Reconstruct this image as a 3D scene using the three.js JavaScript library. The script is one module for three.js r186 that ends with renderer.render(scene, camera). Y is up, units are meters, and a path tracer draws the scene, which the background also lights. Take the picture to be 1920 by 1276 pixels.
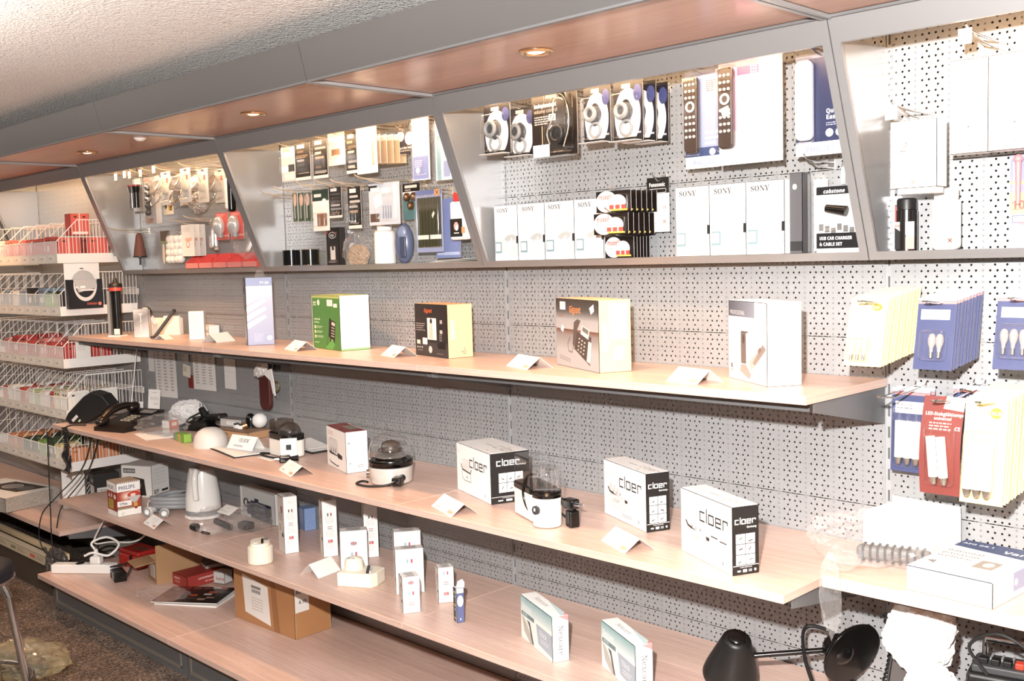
import * as THREE from 'three';
import { mergeGeometries, toCreasedNormals } from 'three/addons/utils/BufferGeometryUtils.js';
import { RectAreaLightUniformsLib } from 'three/addons/lights/RectAreaLightUniformsLib.js';
import { RoundedBoxGeometry } from 'three/addons/geometries/RoundedBoxGeometry.js';
import { ImprovedNoise } from 'three/addons/math/ImprovedNoise.js';
import { ConvexGeometry } from 'three/addons/geometries/ConvexGeometry.js';

// ---------- camera, light, exposure ----------
const scene = new THREE.Scene();
scene.background = new THREE.Color(0x000000);
const camera = new THREE.PerspectiveCamera(36.24, 1920 / 1276, 0.02, 60);
camera.position.set(1.0804, 1.539, 2.3126);
camera.rotation.set(THREE.MathUtils.degToRad(-4.5335), THREE.MathUtils.degToRad(44.996), THREE.MathUtils.degToRad(-1.5832), 'YXZ');
const renderer = new THREE.WebGLRenderer({ antialias: true });
renderer.toneMapping = THREE.LinearToneMapping;
renderer.toneMappingExposure = 1.08;
renderer.shadowMap.enabled = true;
RectAreaLightUniformsLib.init();

// the photographer's flash gun, held above and to the left of the camera
const flash = new THREE.SpotLight(0xfffaf6, 46, 0, THREE.MathUtils.degToRad(84), 0.5, 2);
flash.name = 'flash_gun'; flash.position.set(0.945, 1.78, 2.33); flash.target.position.set(-1.15, 1.25, 0.1);
flash.castShadow = true; flash.shadow.radius = 1.4;
scene.add(flash, flash.target);

// ---------- helpers ----------
const V = (x, y, z) => new THREE.Vector3(x, y, z);
const PI = Math.PI, D2R = PI / 180;
function rng(seed) { let s = seed >>> 0; return () => { s = (s + 0x6d2b79f5) | 0; let t = Math.imul(s ^ (s >>> 15), 1 | s); t = (t + Math.imul(t ^ (t >>> 7), 61 | t)) ^ t; return ((t ^ (t >>> 14)) >>> 0) / 4294967296; }; }
const noise = new ImprovedNoise();
const taken = new Map();
function numbered(name) { const n = taken.get(name) ?? 0; taken.set(name, n + 1); return n ? name + '_' + String(n).padStart(3, '0') : name; }
function meta(o, label, category, group, kind) { if (label) o.userData.label = label; if (category) o.userData.category = category; if (group) o.userData.group = group; if (kind) o.userData.kind = kind; return o; }
function thing(name, label, category, p = [0, 0, 0], turn = 0, group) { const o = new THREE.Group(); o.name = numbered(name); o.position.set(...p); o.rotation.y = turn; scene.add(o); return meta(o, label, category, group); }
function shade(o) { o.castShadow = o.receiveShadow = true; return o; }
function part(name, geo, mat, parent) { const o = shade(new THREE.Mesh(Array.isArray(geo) ? merge(geo) : geo, mat)); o.name = name; parent.add(o); return o; }
function solo(name, label, category, geo, mat, p = [0, 0, 0], turn = 0, group) { const o = part(numbered(name), geo, mat, scene); o.position.set(...p); o.rotation.y = turn; return meta(o, label, category, group); }
function struct(name, geo, mat, p = [0, 0, 0]) { const o = geo ? part(name, geo, mat, scene) : new THREE.Group(); o.name = name; if (!geo) scene.add(o); o.position.set(...p); o.userData.kind = 'structure'; return o; }
function copyOf(o, p, turn, label, group) { const c = o.clone(); c.name = numbered(o.name.replace(/_\d{3}$/, '')); c.userData = { ...o.userData }; if (label) c.userData.label = label; if (group) c.userData.group = group; if (p) c.position.set(...p); if (turn !== undefined) c.rotation.y = turn; scene.add(c); return c; }
function merge(list) {
  const all = list.map((g) => { let q = g.index ? g.toNonIndexed() : g; for (const k of Object.keys(q.attributes)) if (!['position', 'normal', 'uv'].includes(k)) q.deleteAttribute(k); if (!q.attributes.uv) q.setAttribute('uv', new THREE.BufferAttribute(new Float32Array(q.attributes.position.count * 2), 2)); return q; });
  return all.length === 1 ? all[0] : mergeGeometries(all);
}
// box with uv in metres
function bx(w, h, d, x = 0, y = 0, z = 0) {
  const g = new THREE.BoxGeometry(w, h, d), uv = g.attributes.uv, s = [[d, h], [d, h], [w, d], [w, d], [w, h], [w, h]];
  for (let i = 0; i < 24; i++) { const f = s[i >> 2]; uv.setXY(i, uv.getX(i) * f[0], uv.getY(i) * f[1]); }
  return g.translate(x, y, z);
}
function rbx(w, h, d, r, x = 0, y = 0, z = 0, seg = 2) { return new RoundedBoxGeometry(w, h, d, seg, r).translate(x, y, z); }
function cyl(r0, r1, h, x = 0, y = 0, z = 0, seg = 24, open = false) { return new THREE.CylinderGeometry(r1, r0, h, seg, 1, open).translate(x, y + h / 2, z); }
function rod(a, b, r, seg = 6) { const d = b.clone().sub(a), L = d.length(); const g = new THREE.CylinderGeometry(r, r, L, seg, 1); g.applyQuaternion(new THREE.Quaternion().setFromUnitVectors(V(0, 1, 0), d.normalize())); return g.translate((a.x + b.x) / 2, (a.y + b.y) / 2, (a.z + b.z) / 2); }
function poly(pts, r, seg = 6) { const out = []; for (let i = 0; i + 1 < pts.length; i++) out.push(rod(pts[i], pts[i + 1], r, seg)); for (let i = 1; i + 1 < pts.length; i++) out.push(new THREE.SphereGeometry(r, seg, 4).translate(pts[i].x, pts[i].y, pts[i].z)); return out; }
function tube(pts, r, n = 40, seg = 6, closed = false) { return new THREE.TubeGeometry(new THREE.CatmullRomCurve3(pts.map((p) => (p.isVector3 ? p : V(...p))), closed, 'centripetal'), n, r, seg, closed); }
function lathe(pts, seg = 32, x = 0, y = 0, z = 0) { return new THREE.LatheGeometry(pts.map((p) => new THREE.Vector2(Math.max(p[0], 1e-5), p[1])), seg).translate(x, y, z); }
function ext(pts, depth, bevel = 0, holes = [], curve = 6) {
  const s = new THREE.Shape(pts.map((p) => new THREE.Vector2(p[0], p[1])));
  for (const h of holes) s.holes.push(new THREE.Path(h.map((p) => new THREE.Vector2(p[0], p[1]))));
  return new THREE.ExtrudeGeometry(s, { depth: depth - 2 * bevel, bevelEnabled: bevel > 0, bevelThickness: bevel, bevelSize: bevel, bevelOffset: -bevel, bevelSegments: 2, curveSegments: curve }).translate(0, 0, bevel);
}
function rrect(w, h, r, n = 5) { const o = []; for (const [cx, cy, a] of [[w / 2 - r, h / 2 - r, 0], [-w / 2 + r, h / 2 - r, 90], [-w / 2 + r, -h / 2 + r, 180], [w / 2 - r, -h / 2 + r, 270]]) for (let i = 0; i <= n; i++) o.push([cx + r * Math.cos((a + 90 * i / n) * D2R), cy + r * Math.sin((a + 90 * i / n) * D2R)]); return o; }
function oval(rx, ry, n = 24) { return Array.from({ length: n }, (_, i) => [rx * Math.cos(2 * PI * i / n), ry * Math.sin(2 * PI * i / n)]); }
// crumpled foil or cloth: a subdivided ball pushed about by ridged noise
function crumple(rx, ry, rz, amp, freq, seed, detail = 12, floor = null) {
  const g = merge([new THREE.IcosahedronGeometry(1, detail)]), p = g.attributes.position;
  for (let i = 0; i < p.count; i++) {
    const v = V(p.getX(i), p.getY(i), p.getZ(i)), q = v.clone().multiplyScalar(freq);
    const n = 1 - 2 * Math.abs(noise.noise(q.x + seed, q.y + seed * 2, q.z - seed)), n2 = 1 - 2 * Math.abs(noise.noise(q.x * 2.3 - seed, q.y * 2.3, q.z * 2.3 + seed)), n3 = noise.noise(q.x * .5, q.y * .5 + seed, q.z * .5);
    v.multiplyScalar(1 + amp * (0.6 * n + 0.35 * n2 + 0.7 * n3));
    v.set(v.x * rx, v.y * ry, v.z * rz);
    if (floor !== null) v.y = Math.max(v.y, floor);
    p.setXYZ(i, v.x, v.y, v.z);
  }
  g.computeVertexNormals(); return g;
}
function dtex(w, h, fn, srgb = true) {
  const d = new Uint8Array(w * h * 4);
  for (let y = 0; y < h; y++) for (let x = 0; x < w; x++) { const c = fn(x, y), o = (y * w + x) * 4; d[o] = c[0]; d[o + 1] = c[1]; d[o + 2] = c[2]; d[o + 3] = 255; }
  const t = new THREE.DataTexture(d, w, h); t.wrapS = t.wrapT = THREE.RepeatWrapping; t.magFilter = THREE.LinearFilter; t.minFilter = THREE.LinearMipmapLinearFilter; t.generateMipmaps = true; if (srgb) t.colorSpace = THREE.SRGBColorSpace; t.needsUpdate = true; return t;
}
// noise that wraps at the texture's edge
function tiled(seed, px, py) { const r = rng(seed), g = Array.from({ length: px * py }, () => r()); return (u, v) => { const x = u * px, y = v * py, i = Math.floor(x), j = Math.floor(y), s = (t) => t * t * (3 - 2 * t), f = s(x - i), k = s(y - j), at = (a, b) => g[((b % py + py) % py) * px + ((a % px + px) % px)]; return (at(i, j) * (1 - f) + at(i + 1, j) * f) * (1 - k) + (at(i, j + 1) * (1 - f) + at(i + 1, j + 1) * f) * k; }; }
const clamp8 = (x) => Math.max(0, Math.min(255, Math.round(x)));
const std = (color, roughness = 0.5, metalness = 0, more = {}) => new THREE.MeshStandardMaterial({ color, roughness, metalness, ...more });
const phys = (o) => new THREE.MeshPhysicalMaterial(o);

// ---------- print: every carton face and card is drawn into a few shared sheets ----------
const SHEET = 2048, sheets = [];
function newSheet() { const c = document.createElement('canvas'); c.width = c.height = SHEET; const x = c.getContext('2d'); x.fillStyle = '#fff'; x.fillRect(0, 0, SHEET, SHEET); const s = { c, x, cx: 0, cy: 0, rowH: 0, n: sheets.length, mats: {} }; s.tex = new THREE.CanvasTexture(c); s.tex.colorSpace = THREE.SRGBColorSpace; s.tex.magFilter = THREE.LinearFilter; sheets.push(s); return s; }
function tryAlloc(s, list) {
  let { cx, cy, rowH } = s; const out = [];
  for (const [w, h] of list) { if (cx + w + 4 > SHEET) { cx = 0; cy += rowH; rowH = 0; } if (cy + h + 4 > SHEET) return null; out.push([cx + 2, cy + 2, w, h]); cx += w + 4; rowH = Math.max(rowH, h + 4); }
  Object.assign(s, { cx, cy, rowH }); return out;
}
// jobs: [wpx, hpx, draw(ctx, w, h)] -> rects [u0, v0, u1, v1] on one sheet
function printed(jobs) {
  const sizes = jobs.map((j) => [Math.max(4, Math.round(j[0])), Math.max(4, Math.round(j[1]))]);
  let s = null, r = null;
  for (const t of sheets) { r = tryAlloc(t, sizes); if (r) { s = t; break; } }
  if (!r) { s = newSheet(); r = tryAlloc(s, sizes); }
  const rects = r.map(([x, y, w, h], i) => {
    const c = s.x; c.save(); c.beginPath(); c.rect(x - 2, y - 2, w + 4, h + 4); c.clip(); c.translate(x, y);
    const d = jobs[i][2]; if (typeof d === 'string') { c.fillStyle = d; c.fillRect(-2, -2, w + 4, h + 4); } else d(c, w, h);
    c.restore(); return [(x + .5) / SHEET, 1 - (y + h - .5) / SHEET, (x + w - .5) / SHEET, 1 - (y + .5) / SHEET];
  });
  return { sheet: s, rects };
}
function paper(s, rough = 0.6, more) { const k = rough + JSON.stringify(more ?? ''); return (s.mats[k] ??= phys({ map: s.tex, roughness: rough, side: THREE.DoubleSide, ...more })); }
const PPM = 1700; // print resolution, pixels per metre
// a carton with slightly softened edges; faces px nx py ny pz nz take a colour or a draw function
function cartonMesh(w, h, d, f, rough = 0.55, b = 0.0012, ppm = PPM) {
  const dims = { pz: [w, h], nz: [w, h], px: [d, h], nx: [d, h], py: [w, d], ny: [w, d] }, keys = ['pz', 'px', 'py', 'nz', 'nx', 'ny'], base = f.base ?? '#f4f2ef';
  const { sheet, rects } = printed(keys.map((k) => { const q = f[k] ?? base; return typeof q === 'string' ? [6, 6, q] : [dims[k][0] * ppm, dims[k][1] * ppm, q]; }));
  const W = w / 2, H = h / 2, D = d / 2, fr = { pz: [[-W, -H, D], [1, 0, 0], [0, 1, 0], [0, 0, 1]], px: [[W, -H, D], [0, 0, -1], [0, 1, 0], [1, 0, 0]], py: [[-W, H, D], [1, 0, 0], [0, 0, -1], [0, 1, 0]], nz: [[W, -H, -D], [-1, 0, 0], [0, 1, 0], [0, 0, -1]], nx: [[-W, -H, -D], [0, 0, 1], [0, 1, 0], [-1, 0, 0]], ny: [[-W, -H, -D], [1, 0, 0], [0, 0, 1], [0, -1, 0]] };
  const pos = [], nor = [], uv = [], tri = (...v) => v.forEach(([p, n, t]) => { pos.push(...p); nor.push(...n); uv.push(...t); });
  const corner = {}; // corner point -> face -> vertex
  keys.forEach((k, i) => {
    const [o, eu, ev, n] = fr[k], [a, c] = dims[k], [u0, v0, u1, v1] = rects[i], q = [];
    for (const [su, sv] of [[0, 0], [1, 0], [1, 1], [0, 1]]) {
      const pu = su ? a - b : b, pv = sv ? c - b : b, p = [0, 1, 2].map((m) => o[m] + eu[m] * pu + ev[m] * pv), cp = [0, 1, 2].map((m) => o[m] + eu[m] * su * a + ev[m] * sv * c);
      const vert = [p, n, [u0 + (u1 - u0) * su, v0 + (v1 - v0) * sv]]; q.push(vert);
      const key = cp.map((x) => Math.sign(x)).join(); (corner[key] ??= {})[k] = vert;
    }
    tri(q[0], q[1], q[2]); tri(q[0], q[2], q[3]);
  });
  const ks = Object.keys(corner);
  for (let i = 0; i < ks.length; i++) {
    const A = corner[ks[i]], fa = Object.keys(A); tri(A[fa[0]], A[fa[1]], A[fa[2]]);
    for (let j = i + 1; j < ks.length; j++) { const s1 = ks[i].split(','), s2 = ks[j].split(','); if (s1.filter((x, m) => x !== s2[m]).length !== 1) continue; const B = corner[ks[j]], sh = fa.filter((k) => B[k]); const [k0, k1] = sh, t0 = A[k0], t1 = B[k0], same = (vv, t) => [vv[0], vv[1], t[2]]; tri(t0, t1, same(B[k1], t1)); tri(t0, same(B[k1], t1), same(A[k1], t0)); }
  }
  const g = new THREE.BufferGeometry(); g.setAttribute('position', new THREE.Float32BufferAttribute(pos, 3)); g.setAttribute('normal', new THREE.Float32BufferAttribute(nor, 3)); g.setAttribute('uv', new THREE.Float32BufferAttribute(uv, 2));
  return { geo: g.translate(0, H, 0), mat: paper(sheet, rough), sheet };
}
// near: the bottom corner nearest the viewer [x, z]; a: turn in degrees; w runs left from it, d runs back
function footprint(near, a, w, d) { const t = a * D2R, L = [-Math.cos(t), -Math.sin(t)], R = [Math.sin(t), -Math.cos(t)]; return { c: [near[0] + L[0] * w / 2 + R[0] * d / 2, near[1] + L[1] * w / 2 + R[1] * d / 2], turn: -t }; }
function carton(name, label, cat, near, a, w, d, h, y, faces, group, rough) {
  const { c, turn } = footprint(near, a, w, d), m = cartonMesh(w, h, d, faces, rough);
  const o = thing(name, label, cat, [c[0], y, c[1]], turn, group); part('box', m.geo, m.mat, o);
  const lid = part('lid_flap', bx(w - .003, .0007, d - .003, 0, h + .00035, 0), std(faces.lid ?? faces.base ?? '#f4f2ef', .6), o); if (faces.py && typeof faces.py !== 'string') { const { sheet, rects: [r] } = printed([[w * PPM, d * PPM, faces.py]]); const uv = lid.geometry.attributes.uv; for (let i = 8; i < 12; i++) uv.setXY(i, [r[0], r[2]][i & 1], i < 10 ? r[3] : r[1]); for (let i = 0; i < 24; i++) if (i < 8 || i > 11) uv.setXY(i, r[0], r[1]); lid.material = paper(sheet, rough ?? .55); }
  return o;
}
// a flat printed sheet (card, paper, label) w x h, thickness t, front print towards +z, base at y = 0
function cardGeo(w, h, t, front, back = '#e9e9e9', edge = '#dddddd', ppm = PPM) {
  const { sheet, rects } = printed([[w * ppm, h * ppm, front], typeof back === 'string' ? [6, 6, back] : [w * ppm, h * ppm, back], [6, 6, edge]]);
  const g = new THREE.BoxGeometry(w, h, t).translate(0, h / 2, 0), uv = g.attributes.uv;
  for (let i = 0; i < 24; i++) { const r = i >= 20 ? rects[1] : i >= 16 ? rects[0] : rects[2]; uv.setXY(i, r[0] + (r[2] - r[0]) * uv.getX(i), r[1] + (r[3] - r[1]) * uv.getY(i)); }
  return { geo: g, sheet };
}
// drawing shorthand
const T = (c, s, x, y, size, fill, o = {}) => { c.save(); c.translate(x, y); if (o.rot) c.rotate(o.rot * D2R); c.font = `${o.style ?? ''} ${o.bold === false ? '' : 'bold'} ${size}px ${o.font ?? 'sans-serif'}`; c.textAlign = o.align ?? 'left'; c.textBaseline = 'alphabetic'; c.fillStyle = fill; if (o.sx) c.scale(o.sx, 1); c.fillText(s, 0, 0); c.restore(); };
const B = (c, x, y, w, h, fill) => { c.fillStyle = fill; c.fillRect(x, y, w, h); };
const RR = (c, x, y, w, h, r, fill, stroke, lw = 1) => { c.beginPath(); c.roundRect(x, y, w, h, r); if (fill) { c.fillStyle = fill; c.fill(); } if (stroke) { c.strokeStyle = stroke; c.lineWidth = lw; c.stroke(); } };
const EL = (c, x, y, rx, ry, fill, stroke, lw = 1, rot = 0) => { c.beginPath(); c.ellipse(x, y, rx, ry, rot, 0, 2 * PI); if (fill) { c.fillStyle = fill; c.fill(); } if (stroke) { c.strokeStyle = stroke; c.lineWidth = lw; c.stroke(); } };
const PG = (c, pts, fill) => { c.beginPath(); pts.forEach((p, i) => (i ? c.lineTo(...p) : c.moveTo(...p))); c.closePath(); c.fillStyle = fill; c.fill(); };
const LN = (c, pts, stroke, lw = 1) => { c.beginPath(); pts.forEach((p, i) => (i ? c.lineTo(...p) : c.moveTo(...p))); c.strokeStyle = stroke; c.lineWidth = lw; c.stroke(); };
function lines(c, x, y, w, n, step, fill, seed = 1, th = 0.45) { const r = rng(seed); for (let i = 0; i < n; i++) { let u = x; const end = x + w * (0.72 + .28 * r()); while (u < end) { const k = Math.min(end - u, step * (0.5 + 1.4 * r())); B(c, u, y + i * step, k, step * th, fill); u += k + step * .35; } } }
function scribble(c, x, y, w, h, n, stroke, lw, seed) { const r = rng(seed); c.strokeStyle = stroke; c.lineWidth = lw; c.lineCap = 'round'; for (let i = 0; i < n; i++) { const a = x + w * (i + .1) / n, q = w / n * .8; c.beginPath(); c.moveTo(a + q * r(), y + h * .1 * r()); c.bezierCurveTo(a + q * (1.2 * r()), y + h * r(), a + q * r(), y + h * .3 * r(), a + q * (.2 + .8 * r()), y + h * (.7 + .3 * r())); c.stroke(); } }
// ---------- surfaces ----------
const woodTex = (() => { const a = tiled(11, 3, 60), b = tiled(12, 9, 170), c = tiled(13, 40, 256), e = tiled(14, 4, 6); return dtex(512, 512, (x, y) => { const u = x / 512, v = y / 512, g = (a(u, v) - .5) * 16 + (b(u, v) - .5) * 14 + (c(u, v) - .5) * 12 + (e(u, v) - .5) * 10; return [clamp8(210 + g), clamp8(181 + g * 1.05), clamp8(167 + g * 1.1)]; }); })();
const wood = (rx, ry, o = {}) => { const t = woodTex.clone(); t.repeat.set(rx, ry); return phys({ map: t, roughness: .34, ...o }); };
const M = {
  shelfWood: wood(1.1, 2.6, { roughness: .36 }), soffitWood: wood(.8, 2.2, { color: 0xe2d2c8, roughness: .28 }), edgeWood: wood(1.2, 9, { roughness: .42 }),
  steel: std(0x9b9c9d, .42, .35), steelDark: std(0x77787a, .45, .4), slot: std(0x5c5d5f, .6), post: std(0xb4b6b8, .4, .3),
  fascia: std(0x7d7c7c, .5, .75), frame: std(0xa8a8a9, .45, .65), panel: phys({ color: 0xb4b5b6, roughness: .22, metalness: .6 }),
  chrome: std(0xd8d8d8, .12, 1), wire: std(0xeeece8, .4), hook: std(0xc9c7c4, .25, .9), hookTan: std(0xd0c4b2, .3, .6), white: std(0xf0eeea, .5), cream: std(0xefe8d6, .45), black: std(0x141414, .45), blackGloss: phys({ color: 0x0d0d0d, roughness: .22 }), grey: std(0x8b8c8c, .5), dgrey: std(0x3a3b3d, .5), red: std(0xc63a33, .45), rubber: std(0x1b1b1b, .6),
  clear: phys({ color: 0xffffff, roughness: .06, transmission: 1, thickness: 0, ior: 1.45 }), film: phys({ color: 0xffffff, roughness: .06, transmission: .95, specularIntensity: .7, thickness: 0, ior: 1.5, side: THREE.DoubleSide, flatShading: true }), smoke: phys({ color: 0xb9aea4, roughness: .06, transmission: .92, thickness: 0, ior: 1.5 }), frost: phys({ color: 0xf3efea, roughness: .55, transmission: .35, thickness: 0 }),
  paper: std(0xf1efeb, .8), cardboard: std(0xb98a5f, .8), bag: phys({ color: 0xf2f2f2, roughness: .5, transmission: .25, thickness: 0, side: THREE.DoubleSide }),
};
const pegTex = (() => { const W = 480, H = 160, R = 480 / .075 * .0026, holes = []; for (let i = 0; i < 5; i++) holes.push([i / 5 * W, H * .25]); for (let i = 0; i < 3; i++) holes.push([i / 3 * W, H * .75]);
  return dtex(W, H, (x, y) => { let a = 255; for (const [hx, hy] of holes) { let dx = Math.abs(x + .5 - hx); dx = Math.min(dx, W - dx); const d = Math.hypot(dx, y + .5 - hy); a = Math.min(a, clamp8((d - R + .5) * 255)); } return [a, a, a]; }, false); })();
const speck = (() => { const r = rng(5); return dtex(256, 256, () => { const v = 205 + (r() - .5) * 46; return [clamp8(v), clamp8(v), clamp8(v)]; }); })();
const pegMat = phys({ color: 0xaeb0b2, roughness: .5, metalness: .45, alphaMap: pegTex, alphaTest: .5, side: THREE.DoubleSide });

// ---------- room ----------
const carpetTex = (() => { const r = rng(21), n = tiled(22, 24, 24), px = new Float32Array(512 * 512 * 3); for (let i = 0; i < 512 * 512; i++) { const k = r(), base = k < .34 ? [44, 36, 32] : k < .64 ? [92, 76, 66] : k < .86 ? [136, 114, 98] : [190, 168, 148]; for (let c = 0; c < 3; c++) px[i * 3 + c] = base[c]; }
  return dtex(512, 512, (x, y) => { const o = []; for (let c = 0; c < 3; c++) { let s = 0; for (const [i, j, w] of [[0, 0, .5], [1, 0, .2], [0, 1, .2], [1, 1, .1]]) s += w * px[(((y + j) & 511) * 512 + ((x + i) & 511)) * 3 + c]; o.push(clamp8(s * (.86 + .28 * n(x / 512, y / 512)))); } return o; }); })();
carpetTex.repeat.set(.62, .62);
const carpetBump = dtex(256, 256, (() => { const r = rng(31); return () => { const v = clamp8(r() * 255); return [v, v, v]; }; })(), false); carpetBump.repeat.set(2.4, 2.4);
const plasterBump = (() => { const a = tiled(41, 90, 90), b = tiled(42, 200, 200), c = tiled(43, 30, 30); return dtex(512, 512, (x, y) => { const u = x / 512, v = y / 512, k = clamp8(255 * (.5 * a(u, v) + .3 * b(u, v) + .2 * c(u, v))); return [k, k, k]; }, false); })(); plasterBump.repeat.set(2.2, 2.2);
const plaster = std(0xebe9e6, .85, 0, { bumpMap: plasterBump, bumpScale: .006 });
const X0 = -9, X1 = 3.2, Z1 = 4.6, CEIL = 2.17, T_ = .1;
struct('floor', bx(X1 - X0, T_, Z1 + .2, (X0 + X1) / 2, -T_ / 2, Z1 / 2 - .1), std(0xffffff, .95, 0, { map: carpetTex, bumpMap: carpetBump, bumpScale: .004 }));
struct('ceiling', bx(X1 - X0, T_, Z1 + .2, (X0 + X1) / 2, CEIL + T_ / 2, Z1 / 2 - .1), plaster);
const wallBack = struct('wall_back'); part('masonry', bx(X1 - X0, CEIL, T_, (X0 + X1) / 2, CEIL / 2, -.04 - T_ / 2), std(0xb4aca2, .9), wallBack);
struct('wall_front', bx(X1 - X0, CEIL, T_, (X0 + X1) / 2, CEIL / 2, Z1 + T_ / 2), std(0x8f867c, .9));
struct('wall_left', bx(T_, CEIL, Z1 + .2, X0 - T_ / 2, CEIL / 2, Z1 / 2 - .1), std(0xc9c2b8, .9));
struct('wall_right', bx(T_, CEIL, Z1 + .2, X1 + T_ / 2, CEIL / 2, Z1 / 2 - .1), std(0x8f867c, .9));

// suspended shop lights left of the picture, throwing most of their light up at the low ceiling
const PY = 1.87, PZ = 1.78;
for (const [x, who] of [[-5.7, 'far left of the shop'], [-3.65, 'behind the stool'], [-1.68, 'nearest the camera']]) {
  const o = thing('pendant_light', 'long suspended shop light ' + who, 'lamp', [x, PY, PZ], 0, 'suspended shop lights');
  part('housing', bx(1.3, .05, .16, 0, 0, 0), M.white, o); for (const q of [-1, 1]) part('suspension_rod', rod(V(q * .5, .025, 0), V(q * .5, CEIL - PY, 0), .004), M.chrome, o);
  part('upper_diffuser_light', bx(1.24, .008, .13, 0, .029, 0), std(0xffffff, .6, 0, { emissive: 0xffeee2, emissiveIntensity: 2 }), o); part('lower_diffuser_light', bx(1.24, .008, .13, 0, -.029, 0), std(0xffffff, .6, 0, { emissive: 0xffe2c4, emissiveIntensity: .5 }), o);
  const up = new THREE.RectAreaLight(0xfff1e8, 24, 1.24, .13); up.position.set(x, PY + .036, PZ); up.lookAt(x, 4, PZ); up.name = 'pendant_up'; up.castShadow = true; scene.add(up);
  const dn = new THREE.RectAreaLight(0xffe2c8, .8, 1.24, .13); dn.position.set(x, PY - .036, PZ); dn.lookAt(x, 0, PZ); dn.name = 'pendant_down'; dn.castShadow = true; scene.add(dn);
}

// ---------- perforated back wall ----------
const BAY = 1.25, SEAM0 = 1.3285, PH = .398, uprights = [-6.25, -5, -3.75, -2.5, -1.25, 0, 1.25];
for (let k = 0; k + 1 < uprights.length; k++) {
  const xa = uprights[k], xc = xa + BAY / 2, w = BAY - .014;
  for (let j = -3; j < 2; j++) {
    const y0 = SEAM0 + j * PH, h = PH - .0022, g = new THREE.BoxGeometry(w, h, .0012).translate(xc, y0 + PH / 2, -.0006), p = g.attributes.position, uv = g.attributes.uv;
    for (let i = 0; i < 24; i++) i >= 16 ? uv.setXY(i, (p.getX(i) - xc - .0375) / .075, (p.getY(i) - y0) / .024875) : uv.setXY(i, .1, .5);
    part('perforated_panel', g, pegMat, wallBack);
  }
  const ribs = []; for (let x = xc - .0375 - .075 * 7; x < xc + .6; x += .075) ribs.push(bx(.017, 1.99, .002, x, 1.13, -.0035));
  part('stiffener', ribs, M.steel, wallBack);
}
for (const x of uprights) {
  part('upright', bx(.03, 2.1, .03, x, 1.07, -.018), M.post, wallBack);
  const sl = []; for (let y = .16; y < 2.08; y += .05) sl.push(bx(.0045, .026, .001, x + .001, y, -.0028)); part('upright_slots', sl, M.slot, wallBack);
}

// ---------- lit display canopy, one per bay ----------
const leanZ = (y) => .094 + (y - 1.512) * .378;
const bayWords = { '-6.25': 'far left end above the basket racks', '-5': 'above the wire basket rack', '-3.75': 'holding torches and red bins', '-2.5': 'holding shaver and toothbrush cards', '-1.25': 'holding remote controls and headphones', '0': 'at the right edge of the picture' };
function lean(w, y0, y1, t, xc, off = 0) { // plate in the sloping front plane
  const z0 = leanZ(y0) + off, z1 = leanZ(y1) + off, g = ext([[z0, y0], [z1, y1], [z1 - t, y1], [z0 - t, y0]], w); return g.rotateY(-PI / 2).translate(xc + w / 2, 0, 0);
}
const tubeMat = std(0xffffff, .5, 0, { emissive: 0xffd9a8, emissiveIntensity: 3 });
for (let k = 0; k + 1 < uprights.length; k++) {
  const xa = uprights[k], xc = xa + BAY / 2, w = BAY - .003, o = thing('display_canopy', 'grey metal and wood lit display canopy ' + bayWords[xa], 'display case', [xc, 0, 0], 0, 'display canopies along the wall');
  part('fascia', ext([[.7405, 2.1156], [.717, 2.018], [.715, 2.018], [.7385, 2.1156]], w).rotateY(-PI / 2).translate(w / 2, 0, 0), M.fascia, o);
  part('top_board', bx(w, .004, .72, 0, 2.113, .365), M.steelDark, o);
  part('soffit_panel', bx(w - .02, .012, .416, 0, 2.027, .5), M.soffitWood, o);
  part('soffit_front_lip', bx(w, .008, .012, 0, 2.017, .711), M.steelDark, o);
  part('soffit_rear_lip', bx(w, .006, .006, 0, 2.017, .291), M.steelDark, o);
  for (const q of [-1, 1]) part('soffit_joint', bx(.009, .008, .424, q * (w / 2 - .006), 2.016, .5), M.steel, o);
  part('inner_ceiling', bx(w, .006, .28, 0, 2.024, .142), M.soffitWood, o);
  part('top_rail', lean(w, 1.966, 2.02, .012, 0), M.frame, o);
  if (xa > -5) {
    part('frame_post', lean(.019, 1.53, 1.966, .01, -w / 2 + .0095), M.frame, o); part('frame_post', lean(.019, 1.53, 1.966, .01, w / 2 - .0095), M.frame, o);
    part('bottom_rail', lean(w, 1.512, 1.531, .01, 0, .001), M.frame, o);
    part('ledge', bx(w, .003, .09, 0, 1.5285, .046), M.steel, o);
  } else { part('frame_post', lean(.019, 1.6, 1.966, .01, w / 2 - .0095), M.frame, o); part('frame_post', lean(.019, 1.6, 1.966, .01, -w / 2 + .0095), M.frame, o); }
  part('divider_panel', ext([[.002, 1.531], [leanZ(1.531) - .016, 1.531], [leanZ(1.985) - .016, 1.985], [.002, 1.985]], .004).rotateY(-PI / 2).translate(-w / 2 + .008, 0, 0), M.panel, o);
  part('fluorescent_tube', new THREE.CylinderGeometry(.008, .008, w - .16, 12).rotateZ(PI / 2).translate(0, 2.004, .235), tubeMat, o);
  const l = new THREE.RectAreaLight(0xffd2a2, 42, w - .16, .02); l.position.set(xc, 1.994, .232); l.lookAt(xc, 1.5, .02); l.name = 'display_tube'; scene.add(l);
}
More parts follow.
